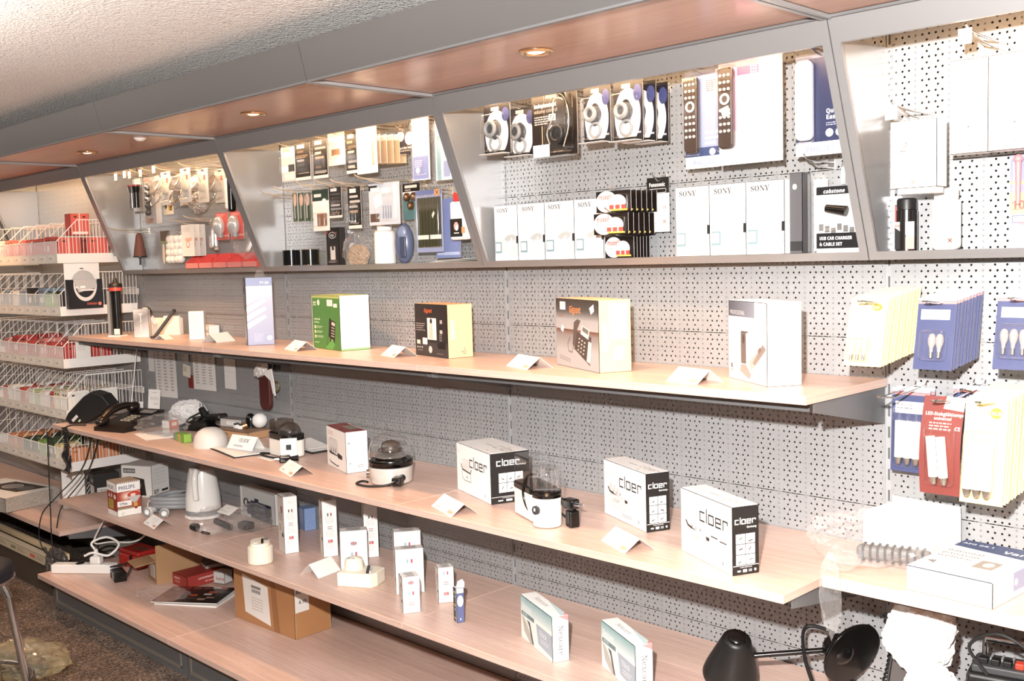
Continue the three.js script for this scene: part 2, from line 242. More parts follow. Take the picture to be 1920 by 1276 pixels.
// halogen downlights in the soffit
for (const [x, z, who] of [[-.624, .502, 'above the remote controls'], [-1.866, .503, 'above the shaver cards'], [-3.2, .47, 'above the torch display'], [-4.45, .49, 'above the basket rack'], [.64, .5, 'right of the frame']]) {
  const o = thing('downlight', 'round recessed halogen downlight with brass ring ' + who, 'lamp', [x, 2.021, z], 0, 'soffit downlights');
  part('ring', lathe([[.024, -.001], [.026, -.006], [.034, -.007], [.041, -.003], [.041, 0], [.024, 0]], 32), std(0xd9b48a, .2, .9), o);
  part('lamp_glass', lathe([[0, -.006], [.014, -.005], [.024, -.001]], 24), std(0xffffff, .4, 0, { emissive: 0xffe6c0, emissiveIntensity: 9 }), o);
  const l = new THREE.SpotLight(0xffc48c, 2.2, 0, 55 * D2R, .9, 2); l.position.set(x, 2.005, z); l.target.position.set(x, 0, z - .05); l.castShadow = true; l.name = 'downlight_beam'; scene.add(l, l.target);
}
{ const o = thing('soffit_button', 'small white round plastic cap in the wood soffit', 'cap', [-2.649, 2.021, .508]); part('cap', lathe([[0, -.012], [.012, -.011], [.021, -.004], [.023, 0]], 20), M.white, o); }

// ---------- shelves ----------
const S1 = 1.237, S2 = .84, S3 = .49, S0 = .166, SR = .866;
function shelf(xa, y, depth, label, t = .019, right = false, wid = BAY) {
  const xc = xa + wid / 2, o = thing('shelf_board', label, 'shelf', [xc, y, 0], 0, 'beech shelf boards'), g = rbx(wid - .0016, t, depth - .004, .0012, 0, -t / 2, depth / 2 + .002, 1), p = g.attributes.position, uv = g.attributes.uv, n = g.attributes.normal;
  for (let i = 0; i < p.count; i++) Math.abs(n.getY(i)) > .5 ? uv.setXY(i, p.getX(i) + xa * .37, p.getZ(i) + y) : uv.setXY(i, p.getX(i) + xa * .37, p.getY(i) * 3);
  part('board', g, M.shelfWood, o);
  if (y < .2) return o;
  const br = (x, nm) => part(nm, ext([[.004, -t - .0005], [depth - .045, -t - .0005], [depth - .045, -t - .022], [.004, -t - .088]], .0035).rotateY(-PI / 2).translate(x, 0, 0), M.steelDark, o);
  br(-wid / 2 + .012, 'bracket'); br(wid / 2 - .006, 'bracket');
  part('support_rail', bx(wid - .05, .022, .002, 0, -t - .012, depth - .06), M.steelDark, o);
  return o;
}
const bayName = ['left', 'middle', 'right'];
[-3.75, -2.5, -1.25].forEach((x, i) => {
  shelf(x, S1, .377, ['top beech shelf board left section carrying the silver box', 'top beech shelf board middle section carrying the green phone box', 'top beech shelf board right section carrying the clipper box'][i]);
  shelf(x, S2, .471, ['second beech shelf board left section carrying the black telephones', 'second beech shelf board middle section carrying the round egg cooker', 'second beech shelf board right section carrying three black and white cartons'][i]);
  shelf(x, S3, .468, ['third beech shelf board left section carrying the white kettle', 'third beech shelf board middle section carrying tall white cartons', 'third beech shelf board right section carrying two pale blue boxes'][i]);
  shelf(x, S0, .579, ['bottom beech base shelf left section with the power strip', 'bottom beech base shelf middle section with the brown carton', 'bottom beech base shelf right section, empty'][i], .021);
});
shelf(.03, SR, .372, 'beech shelf board at right with the vacuum bag box', .026, false, 1.22); shelf(0, S3, .468, 'third beech shelf board at the right under the desk lamp'); shelf(0, S0, .579, 'bottom beech base shelf at the right corner', .021);
for (const [i, x] of [-3.75, -2.5, -1.25, 0].entries()) {
  const o = thing('plinth_panel', 'grey metal plinth panel under the ' + ['left end', 'second section', 'third section', 'right end'][i] + ' of the base shelf', 'plinth', [x + .625, 0, .51], 0, 'plinth panels');
  part('panel', bx(1.246, .142, .003, 0, .071, 0), M.steelDark, o);
  part('pressed_frame', [bx(1.18, .006, .004, 0, .118, .003), bx(1.18, .012, .005, 0, .03, .003), bx(.008, .1, .004, -.586, .07, .003), bx(.008, .1, .004, .586, .07, .003)], std(0x9c948a, .4, .5), o);
}
// ---------- cartons on the shelves ----------
const W0 = '#f3f1ee';
function phonePic(c, x, y, s, body = '#1a1310', keys = '#d8d4cc') { // desk telephone
  c.save(); c.translate(x, y); c.scale(s, s); c.rotate(.16);
  LN(c, [[-26, 30], [-40, 52], [-44, 74], [-36, 78], [-28, 60]], '#241a16', 2.5);
  RR(c, -8, -48, 52, 104, 6, body); RR(c, -26, -56, 20, 92, 9, '#2a1c16'); RR(c, 2, -42, 38, 16, 2, '#c9c3bb');
  for (let j = 0; j < 4; j++) for (let i = 0; i < 3; i++) RR(c, 4 + i * 12, -18 + j * 13, 7, 6, 1, keys);
  B(c, 4, 40, 24, 6, '#cdb892'); c.restore();
}
function clo(c, x, y, s, fill, w = 1, sx = 1) { // squared-off lettering c l o e r
  c.save(); c.translate(x, y); c.scale(s * sx, s); c.strokeStyle = fill; c.lineWidth = w; c.lineJoin = 'miter'; const P = (...p) => { c.beginPath(); p.forEach((q, i) => (i ? c.lineTo(...q) : c.moveTo(...q))); c.stroke(); };
  P([7, 0], [0, 0], [0, 7], [7, 7]); P([10, -4], [10, 7.5]); P([13, 0], [20, 0], [20, 7], [13, 7], [13, -.4]); P([24, 3.5], [30.5, 3.5], [30.5, 0], [23.5, 0], [23.5, 7], [31, 7]); P([34, 7.5], [34, 0], [40, 0], [40, 2.4]); c.restore();
}
carton('phone_carton', 'green and white desk telephone carton on the top shelf', 'box', [-1.841, .219], 11, .235, .112, .189, S1, {
  base: '#f7f6f4', lid: '#9fae7a', pz: (c, w, h) => { B(c, -2, -2, w + 4, h + 4, '#4a7f3c'); B(c, -2, -2, 7, h + 4, '#e9edd8'); B(c, 0, 0, w, h * .045, '#a8b46c'); T(c, 'start', w * .05, h * .15, h * .06, '#eef2e6'); T(c, 'phone', w * .05, h * .19, h * .045, '#eef2e6'); EL(c, w * .25, h * .13, w * .045, h * .055, '#f4f6ee'); T(c, '3', w * .235, h * .155, h * .07, '#3f8a35'); B(c, w * .56, h * .07, w * .2, h * .12, '#eceae6'); scribble(c, w * .6, h * .09, w * .13, h * .08, 4, '#8a6a80', 1.5, 3); B(c, w * .79, h * .14, w * .13, h * .07, '#eceae6'); T(c, 'easy to see', w * .07, h * .46, h * .05, '#e8efe0'); T(c, 'and to use', w * .07, h * .52, h * .045, '#dbe7d2'); for (let i = 0; i < 3; i++) { B(c, w * .07, h * (.57 + .09 * i), w * .06, h * .055, ['#e3e0b0', '#d9dca6', '#e8d0b0'][i]); lines(c, w * .15, h * (.575 + .09 * i), w * .25, 2, h * .025, '#cfe0c4', i + 2); } phonePic(c, w * .68, h * .64, h / 250); PG(c, [[w * .45, h * .98], [w * .72, h * .8], [w * .8, h * .9], [w * .7, h]], '#5ba14e'); lines(c, w * .07, h * .88, w * .2, 1, h * .03, '#dbe7d2', 9); },
  px: (c, w, h) => { B(c, -2, -2, w + 4, h + 4, '#f8f7f5'); B(c, -2, h * .965, w + 4, h * .06, '#8fc487'); lines(c, w * .12, h * .12, w * .7, 20, h * .038, '#f0efed', 4); T(c, 'CE', w * .84, h * .05, h * .03, '#666'); } });
carton('phone_carton', 'black and orange telephone carton with a small portrait picture on the top shelf', 'box', [-1.297, .212], 12, .212, .089, .165, S1, {
  base: '#f2c493', lid: '#e9b489', pz: (c, w, h) => { B(c, -2, -2, w + 4, h + 4, '#231d1c'); PG(c, [[0, h], [w, h], [w, h * .72], [w * .35, h * .74], [0, h * .8]], '#3a3433'); T(c, 'Gigaset', w * .3, h * .16, h * .11, '#e8662c', { sx: .8 }); T(c, 'A120', w * .06, h * .31, h * .05, '#5a2a22'); lines(c, w * .04, h * .37, w * .3, 4, h * .042, '#a59d98', 5); RR(c, w * .39, h * .26, w * .28, h * .42, 2, '#f3efea'); EL(c, w * .51, h * .32, w * .035, h * .05, '#2a1d18'); PG(c, [[w * .47, h * .36], [w * .55, h * .37], [w * .57, h * .66], [w * .43, h * .66]], '#dccbb5'); PG(c, [[w * .78, h * .28], [w * .86, h * .29], [w * .84, h * .74], [w * .73, h * .72]], '#14100f'); B(c, w * .78, h * .29, w * .07, h * .07, '#b3aca6'); B(c, w * .77, h * .48, w * .08, h * .07, '#c4beb8'); for (let j = 0; j < 4; j++) for (let i = 0; i < 3; i++) B(c, w * (.755 + i * .028), h * (.57 + .035 * j), w * .018, h * .016, '#b8b2ac'); PG(c, [[w * .66, h * .76], [w * .95, h * .66], [w * .93, h * .84], [w * .72, h * .84]], '#0f0c0b'); RR(c, w * .05, h * .7, w * .11, h * .08, 2, '#dcd9c6'); RR(c, w * .23, h * .65, w * .15, h * .13, 6, '#eeece9'); EL(c, w * .47, h * .87, w * .05, h * .065, '#cfcac4', '#eee', 2); for (let i = 0; i < 3; i++) EL(c, w * (.07 + .07 * i), h * .84, w * .018, h * .016, '#cfcac4'); lines(c, w * .06, h * .89, w * .2, 1, h * .03, '#8d8681', 6); lines(c, w * .66, h * .93, w * .28, 1, h * .028, '#8d8681', 7); },
  px: (c, w, h) => { B(c, -2, -2, w + 4, h + 4, '#f3c898'); T(c, 'Gigaset', w * .26, h * .66, h * .12, '#fbf2e6', { rot: -90, sx: .85 }); EL(c, w * .66, h * .9, w * .05, h * .035, null, '#5b5560', 3); B(c, w * .54, h * .88, w * .04, h * .02, '#55505a'); EL(c, w * .67, h * .83, w * .02, h * .012, '#6c6570'); } });
carton('phone_carton', 'large battered orange and grey corded telephone carton on the top shelf', 'box', [-.642, .275], 24, .272, .093, .187, S1, {
  base: '#efd3a8', lid: '#e2bb98', pz: (c, w, h) => { const g = c.createLinearGradient(0, 0, 0, h); for (const [a, q] of [[0, '#39332f'], [.16, '#4c4a49'], [.3, '#a9a7a8'], [.44, '#b1aeae'], [.441, '#6d4636'], [.52, '#8a8280'], [.75, '#aeabab'], [1, '#a7a6a8']]) g.addColorStop(a, q); c.fillStyle = g; c.fillRect(-2, -2, w + 4, h + 4); RR(c, w * .1, h * .04, w * .14, h * .12, 1, '#eeece8'); scribble(c, w * .12, h * .06, w * .1, h * .07, 4, '#8b8884', 2, 5); T(c, 'Gigaset', w * .33, h * .2, h * .14, '#e08a4e', { sx: .78 }); PG(c, [[w * .8, h * .11], [w * .9, h * .05], [w * .91, h * .15], [w * .84, h * .2]], '#f0eeeb'); T(c, 'DA610', w * .06, h * .27, h * .06, '#8f6a50'); PG(c, [[w * .15, h * .38], [w * .2, h * .42], [w * .17, h * .5], [w * .11, h * .46]], '#ece9e5'); LN(c, [[w * .34, h * .56], [w * .28, h * .66], [w * .3, h * .76], [w * .38, h * .78], [w * .42, h * .68]], '#4a3c37', 4); PG(c, [[w * .48, h * .46], [w * .84, h * .52], [w * .8, h * .93], [w * .44, h * .72]], '#4b403d'); PG(c, [[w * .44, h * .33], [w * .52, h * .28], [w * .6, h * .3], [w * .5, h * .46], [w * .46, h * .7], [w * .4, h * .66]], '#5b504d'); PG(c, [[w * .63, h * .36], [w * .8, h * .42], [w * .77, h * .56], [w * .59, h * .49]], '#dcd9d3'); PG(c, [[w * .65, h * .38], [w * .78, h * .43], [w * .76, h * .49], [w * .63, h * .44]], '#6f6d66'); PG(c, [[w * .77, h * .58], [w * .84, h * .6], [w * .8, h * .9], [w * .72, h * .87]], '#d8d5d0'); for (let j = 0; j < 4; j++) for (let i = 0; i < 3; i++) B(c, w * (.55 + i * .06 - j * .012), h * (.55 + i * .025 + j * .055), w * .03, h * .022, '#cdc9c4'); for (let i = 0; i < 5; i++) EL(c, w * (.1 + .055 * i), h * (.87 + .008 * i), w * .02, h * .025, null, '#4c4846', 2); },
  px: (c, w, h) => { B(c, -2, -2, w + 4, h + 4, '#f0cf9c'); RR(c, w * .33, h * .04, w * .57, h * .5, 1, '#f7f5f2'); lines(c, w * .4, h * .07, w * .22, 6, h * .03, '#d5d2d0', 8); EL(c, w * .52, h * .33, 4, 3, '#8b8796'); T(c, 'Gigaset', w * .27, h * .72, h * .14, '#f9f2e6', { rot: -90, sx: .8 }); c.save(); c.translate(w * .62, h * .72); c.rotate(.2); RR(c, -18, -26, 40, 62, 3, '#d8d6dc'); RR(c, -24, -10, 16, 52, 4, '#efeff2'); for (let j = 0; j < 4; j++) B(c, -4, -16 + j * 11, 22, 7, '#a8abb8'); c.restore(); EL(c, w * .68, h * .9, 14, 14, null, '#c9ac84', 2); } });
carton('clipper_carton', 'white carton with dark header showing a hair clipper, on the top shelf end', 'box', [-.144, .289], 33, .205, .084, .187, S1, {
  base: '#f6f4f1', pz: (c, w, h) => { B(c, -2, -2, w + 4, h + 4, '#f4f2ee'); const g = c.createLinearGradient(0, 0, w * .7, 0); g.addColorStop(0, '#4b4f5a'); g.addColorStop(1, '#8d92a0'); c.fillStyle = g; c.fillRect(-2, -2, w * .7, h * .2); T(c, 'PROFESSIONAL', w * .04, h * .17, h * .075, '#d5d7dc', { sx: .85, bold: false }); T(c, 'green', w * .74, h * .17, h * .05, '#c3c2c0', { bold: false, font: 'serif' }); T(c, 'Lady Clipper', w * .05, h * .29, h * .05, '#d9d1cb', { bold: false }); T(c, 'beauty', w * .05, h * .35, h * .045, '#e0d9d3', { bold: false }); RR(c, w * .33, h * .38, w * .14, h * .4, 5, '#6b6260'); B(c, w * .34, h * .37, w * .18, h * .02, '#57504e'); EL(c, w * .4, h * .47, w * .035, h * .06, '#4a3f3c'); for (let i = 0; i < 22; i++) B(c, w * .475, h * (.4 + i * .017), w * .04, h * .007, '#b7b0ab'); PG(c, [[w * .55, h * .74], [w * .9, h * .52], [w * .98, h * .56], [w * .66, h * .82], [w * .58, h * .86]], '#b9aca6'); PG(c, [[w * .9, h * .5], [w * .98, h * .56], [w * .7, h * .78], [w * .64, h * .75]], '#8f827c'); EL(c, w * .82, h * .58, w * .05, h * .03, '#7c6a62', null, 1, -.4); PG(c, [[w * .33, h * .79], [w * .47, h * .79], [w * .6, h * .9], [w * .55, h * .97], [w * .3, h * .88]], '#a2958f'); B(c, w * .05, h * .8, w * .06, h * .06, '#7b7673'); B(c, w * .06, h * .87, w * .05, h * .03, '#9a9592'); RR(c, w * .06, h * .66, w * .03, h * .035, 2, null, '#8d8986', 2); LN(c, [[w * .7, h * .84], [w * .78, h * .92], [w * .76, h]], '#8d827c', 3); },
  px: (c, w, h) => { B(c, -2, -2, w + 4, h + 4, '#f8f6f4'); T(c, 'green', w * .2, h * .17, h * .07, '#d8d6d3', { bold: false, font: 'serif' }); for (let i = 0; i < 12; i++) B(c, w * .8 + i * 2.4, h * .68, 1 + (i % 3) * .6, h * .09, '#b5b3b0'); lines(c, w * .3, h * .84, w * .5, 1, h * .02, '#dddbd8', 3); EL(c, w * .78, h * .44, 2, 2, '#999'); } });
// tall blue blister pack with a hang tab
{ const f = footprint([-2.383, .255], 24, .075, .1), o = thing('tape_pack', 'tall pale blue pack with white diagonal stripes and a hang tab', 'package', [f.c[0], S1, f.c[1]], f.turn);
  const m = cartonMesh(.075, .255, .1, { base: '#9aa4c0', px: (c, w, h) => { const g = c.createLinearGradient(0, 0, 0, h); g.addColorStop(0, '#8f9cc0'); g.addColorStop(.12, '#8f9cc0'); g.addColorStop(.121, '#cfd4e0'); g.addColorStop(.4, '#b0b9d0'); g.addColorStop(1, '#98a3c3'); c.fillStyle = g; c.fillRect(-2, -2, w + 4, h + 4); T(c, 'TT-20', w * .52, h * .095, h * .055, '#f2f4f8'); for (let i = 0; i < 4; i++) PG(c, [[w * -.02, h * (.32 + i * .12)], [w * .68, h * (.19 + i * .12)], [w * .76, h * (.23 + i * .12)], [w * .02, h * (.4 + i * .12)]], i ? '#f6f7f9' : '#d9dde8'); lines(c, w * .25, h * .83, w * .4, 8, h * .016, '#b9c1d6', 4); EL(c, w * .83, h * .9, w * .1, h * .035, '#f3f3f3'); T(c, '1', w * .8, h * .915, h * .04, '#4a4d58'); },
    pz: (c, w, h) => { B(c, -2, -2, w + 4, h + 4, '#6f6a64'); B(c, w * .75, 0, w * .25, h, '#191919'); for (let i = 0; i < 9; i++) EL(c, w * .35, h * (.08 + i * .1), w * .22, h * .045, ['#8d8780', '#3d3a37', '#b9b2a8'][i % 3]); B(c, 0, h * .48, w * .72, h * .5, '#a49d94'); } }, .3); part('pack', m.geo, m.mat, o);
  part('hang_tab', ext([[-.02, 0], [.02, 0], [.014, .022], [.004, .027], [-.008, .026], [-.014, .018]], .0008).rotateY(PI / 2).translate(.037, .2565, -.005), M.film, o); }
// silver foil box and white carton standing side by side further left
carton('foil_box', 'small shiny silver box standing on the top shelf', 'box', [-3.295, .272], 40, .03, .066, .124, S1, { base: '#cfcfd0', lid: '#54524f', px: (c, w, h) => { const g = c.createLinearGradient(0, 0, w, h); g.addColorStop(0, '#dcdcdc'); g.addColorStop(.35, '#8f9092'); g.addColorStop(.6, '#b9babb'); g.addColorStop(1, '#f0f0f0'); c.fillStyle = g; c.fillRect(-2, -2, w + 4, h + 4); B(c, w * .46, h * .2, w * .05, h * .6, '#e6e6e6'); EL(c, w * .48, h * .17, w * .14, h * .03, '#d9d9da'); T(c, 'TECHNIC', w * .2, h * .62, h * .1, '#9c9d9f', { rot: -30 }); } }, null, .22);
carton('small_carton', 'plain white upright carton on the top shelf left section', 'box', [-2.908, .216], 38, .03, .064, .117, S1, { base: '#efedea', px: (c, w, h) => { B(c, -2, -2, w + 4, h + 4, '#f2f1ee'); lines(c, w * .1, h * .08, w * .8, 15, h * .055, '#dbd9d6', 3); } });
carton('small_carton', 'small white carton with grey lettering lying behind a price card', 'box', [-3.03, .06], 8, .1, .05, .045, S1, { base: '#efedea', pz: (c, w, h) => { B(c, -2, -2, w + 4, h + 4, '#efedea'); T(c, 'SUNNEX', w * .3, h * .66, h * .38, '#55504c'); } });

carton('egg_cooker_carton', 'white and dark red egg cooker carton on the second shelf', 'box', [-1.727, .298], 17, .2, .077, .138, S2, { base: '#f1eeea', lid: '#8e4a4a',
  pz: (c, w, h) => { B(c, -2, -2, w + 4, h + 4, '#ece6e0'); T(c, 'KRUPS', w * .08, h * .2, h * .16, '#d9b7b2', { sx: .8 }); RR(c, w * .1, h * .28, w * .47, h * .4, 26, '#d2cec9', '#a7a29c', 3); PG(c, [[w * .08, h * .48], [w * .1, h * .6], [w * .55, h * .66], [w * .58, h * .58], [w * .8, h * .62], [w * .8, h * .72], [w * .5, h * .72], [w * .12, h * .66]], '#241e1c'); for (let i = 0; i < 3; i++) PG(c, [[w * (.2 + .12 * i), h * .6], [w * (.23 + .12 * i), h * .46], [w * (.25 + .12 * i), h * .61]], '#37302d'); RR(c, w * .1, h * .68, w * .48, h * .2, 14, '#efeae3'); LN(c, [[w * .12, h * .84], [w * .18, h * .89], [w * .55, h * .93], [w * .6, h * .9]], '#2a2321', 7); },
  px: (c, w, h) => { B(c, -2, -2, w + 4, h + 4, '#f5f4f2'); lines(c, w * .08, h * .1, w * .36, 6, h * .028, '#dddbd8', 3); lines(c, w * .55, h * .1, w * .36, 18, h * .028, '#e2e0dd', 4); lines(c, w * .08, h * .4, w * .36, 9, h * .028, '#e2e0dd', 5); B(c, w * .08, h * .26, w * .1, h * .02, '#555'); EL(c, w * .65, h * .85, w * .12, h * .03, null, '#77747a', 3); B(c, w * .1, h * .76, w * .11, h * .02, '#6a676a'); },
  py: (c, w, h) => { B(c, -2, -2, w + 4, h + 4, '#8d4d4d'); RR(c, w * .3, h * .08, w * .45, h * .5, 2, '#8f8b80'); B(c, w * .02, 0, w, h * .06, '#d9d2cd'); } });
function eggBox(near, a, w, d, h, n, label) {
  return carton('egg_cooker_carton', label, 'box', near, a, w, d, h, S2, { base: '#f4f3f1', lid: '#eeedea',
    pz: (c, W, H) => { B(c, -2, -2, W + 4, H + 4, '#f5f4f2'); if (n === 1) { clo(c, W * .4, H * .27, H * .0205, '#171412', 1.25, 1); RR(c, W * .17, H * .3, W * .22, H * .26, 14, '#e9e7e4', '#d0cdca', 2); LN(c, [[W * .13, H * .42], [W * .17, H * .52], [W * .41, H * .56], [W * .44, H * .47]], '#211d1b', 7); LN(c, [[W * .15, H * .54], [W * .17, H * .7], [W * .23, H * .74], [W * .42, H * .74], [W * .42, H * .57]], '#3a3532', 3); EL(c, W * .31, H * .66, 4, 9, '#2d2826'); for (let i = 0; i < 4; i++) EL(c, W * (.21 + .055 * i), H * .45, W * .02, H * .06, '#dedbd7'); T(c, '3x', W * .03, H * .2, H * .08, '#d9d6d2'); B(c, W * .83, H * .86, 5, 16, '#4a4542'); }
      else { clo(c, W * .39, H * .25, H * .0193, '#171412', 1.25, 1); LN(c, [[W * .1, H * .47], [W * .14, H * .54], [W * .34, H * .6], [W * .54, H * .64]], '#2f2a28', 9); B(c, W * .5, H * .6, W * .07, H * .055, '#2f2a28'); for (let i = 0; i < 3; i++) { EL(c, W * (.17 + .085 * i), H * (.45 + .03 * i), W * .03, H * .085, '#cfccc8'); PG(c, [[W * (.21 + .085 * i), H * .55], [W * (.225 + .085 * i), H * .49], [W * (.24 + .085 * i), H * .57]], '#6a6562'); } RR(c, W * .13, H * .58, W * .38, H * .24, 18, '#e0ded9', '#b5b2ae', 2); clo(c, W * .23, H * .66, H * .006, '#8d8884', 1.2); LN(c, [[W * .48, H * .66], [W * .5, H * .82], [W * .56, H * .86]], '#c9c6c2', 3); if (n === 3) { RR(c, W * .62, H * .4, W * .09, H * .1, 6, null, '#dcd9d5', 2); RR(c, W * .77, H * .42, W * .09, H * .1, 6, null, '#dcd9d5', 2); B(c, W * .6, H * .55, W * .13, 5, '#35302e'); B(c, W * .77, H * .57, W * .13, 5, '#35302e'); lines(c, W * .61, H * .6, W * .12, 2, H * .03, '#dedbd8', 2); lines(c, W * .78, H * .62, W * .12, 2, H * .03, '#dedbd8', 3); } else { lines(c, W * .44, H * .86, W * .25, 2, H * .035, '#8a8683', 5); T(c, '3x', W * .24, H * .22, H * .09, '#dcd9d5'); } B(c, W * .82, H * .86, 5, 15, '#4a4542'); } },
    px: (c, W, H) => { B(c, -2, -2, W + 4, H + 4, '#1d1a19'); const wide = n === 1; clo(c, W * (wide ? .16 : .1), H * (wide ? .16 : .19), W * (wide ? .0145 : .0195), '#f4f4f2', 1.9); T(c, 'Germany', W * .92, H * (wide ? .27 : .32), W * (wide ? .06 : .085), '#efefee', { align: 'right' }); const R = wide ? 2 : 3, x0 = W * (wide ? .2 : .12), y0 = H * (wide ? .4 : .4), cw = W * (wide ? .215 : .38), ch = H * (wide ? .2 : .155), C = wide ? 3 : 2; for (let j = 0; j < R; j++) for (let i = 0; i < C; i++) { B(c, x0 + i * cw, y0 + j * ch, cw - 2.5, ch - 2.5, '#f2f1ef'); const r = rng(i * 7 + j * 3 + n); for (let k = 0; k < 3; k++) LN(c, [[x0 + i * cw + cw * (.2 + .2 * r()), y0 + j * ch + ch * (.5 + .3 * r())], [x0 + i * cw + cw * (.5 + .3 * r()), y0 + j * ch + ch * (.3 + .4 * r())]], k ? '#8c8885' : '#2c2827', k ? 1.5 : 4); } B(c, 0, H * .865, W, 2.5, '#f2f1ef'); lines(c, W * .28, H * .89, W * .5, 1, H * .025, '#efeeec', 3); T(c, 'CE', W * .6, H * .965, H * .05, '#f4f4f2'); EL(c, W * .86, H * .945, H * .02, H * .02, '#f4f4f2'); B(c, W * .17, H * .935, W * .13, H * .025, '#f4f4f2'); B(c, W * .38, H * .925, W * .16, H * .045, '#d9d8d6'); },
    py: (c, W, H) => { B(c, -2, -2, W + 4, H + 4, '#f0efec'); B(c, W * .36, H * .5, W * .2, 4, '#57524f'); clo(c, W * .62, H * .36, H * .03, '#6a6562', .8); B(c, W * .7, H * .82, W * .07, 4, '#8a8683'); } });
}
eggBox([-1.031, .302], 19, .244, .124, .146, 1, 'egg cooker carton with a wide black end beside the long clear-lidded egg cooker');
eggBox([-.508, .263], 23, .231, .068, .15, 2, 'narrow black and white egg cooker carton between two price cards');
eggBox([-.148, .429], 25, .223, .067, .151, 3, 'narrow black and white egg cooker carton near the right end of the second shelf');

// third shelf
carton('lamp_carton', 'red and white heat lamp carton at the left of the third shelf', 'box', [-3.181, .441], 4, .11, .103, .145, S3, { base: '#efe9e2', lid: '#c9ad92',
  px: (c, w, h) => { B(c, -2, -2, w + 4, h + 4, '#f1eee9'); B(c, -2, h * .27, w + 4, h * .52, '#a3402f'); T(c, 'PHILIPS', w * .07, h * .21, h * .155, '#5c6680', { sx: .86 }); const g = c.createRadialGradient(w * .38, h * .42, 2, w * .38, h * .42, w * .3); g.addColorStop(0, '#f3e0d2'); g.addColorStop(1, '#a3402f'); c.fillStyle = g; c.fillRect(w * .1, h * .28, w * .55, h * .3); EL(c, w * .73, h * .4, w * .3, h * .12, '#c0402c', '#e8ded6', 4); RR(c, w * .58, h * .36, w * .2, h * .09, 4, '#ecd9cc'); PG(c, [[w * .45, h * .44], [w * 1.02, h * .44], [w * .84, h * .62], [w * .68, h * .64]], '#c3beb9'); B(c, w * .69, h * .64, w * .16, h * .12, '#caa24a'); B(c, w * .72, h * .76, w * .12, h * .12, '#7a3326'); B(c, -2, h * .55, w * .62, h * .16, '#f3f1ee'); T(c, '175w', w * .08, h * .67, h * .1, '#4b3b38'); B(c, -2, h * .74, w * .66, h * .06, '#8f8a70'); B(c, -2, h * .83, w + 4, h * .2, '#f1eee9'); LN(c, [[w * .16, h * .92], [w * .2, h * .95], [w * .26, h * .88]], '#7a8c6a', 3); for (let i = 0; i < 12; i++) B(c, i * w / 12, 0, w / 22, h * .02, '#4b4745'); },
  pz: (c, w, h) => { B(c, -2, -2, w + 4, h + 4, '#f1eee9'); B(c, -2, h * .27, w + 4, h * .58, '#9c3d2f'); T(c, 'PHILIPS', w * .06, h * .21, h * .15, '#6a6a72', { sx: .86 }); PG(c, [[w * .12, h * .46], [w * .2, h * .32], [w * .3, h * .46]], '#eee6df'); EL(c, w * .45, h * .4, w * .06, h * .07, '#eee6df'); EL(c, w * .8, h * .42, w * .12, h * .07, '#eee6df'); B(c, w * .12, h * .52, w * .5, h * .28, '#b9a74a'); lines(c, w * .18, h * .56, w * .36, 6, h * .035, '#6d5f2c', 2); B(c, -2, h * .85, w + 4, h * .2, '#f1eee9'); } });
carton('appliance_carton', 'white appliance carton with black handwriting behind the heat lamp carton', 'box', [-3.416, .17], -25, .17, .12, .146, S3, { base: '#e3e1de', lid: '#e3e1de',
  pz: (c, w, h) => { B(c, -2, -2, w + 4, h + 4, '#e6e4e1'); B(c, w * .06, h * .1, w * .4, h * .14, '#1c1918'); T(c, 'SEVERIN', w * .07, h * .215, h * .12, '#e6e4e1', { sx: .9 }); PG(c, [[w * .22, h * .42], [w * .4, h * .36], [w * .75, h * .42], [w * .8, h * .95], [w * .3, h * .95]], '#26221f'); EL(c, w * .5, h * .62, w * .16, h * .12, '#77716b'); },
  px: (c, w, h) => { B(c, -2, -2, w + 4, h + 4, '#e6e4e1'); for (let i = 0; i < 5; i++) scribble(c, w * .12, h * (.12 + .11 * i), w * .7, h * .05, 14, '#8d8a86', 1.3, i + 3); B(c, w * .55, h * .82, w * .38, h * .07, '#1f1c1a'); lines(c, w * .1, h * .78, w * .3, 3, h * .05, '#2b2826', 2, .6); } });
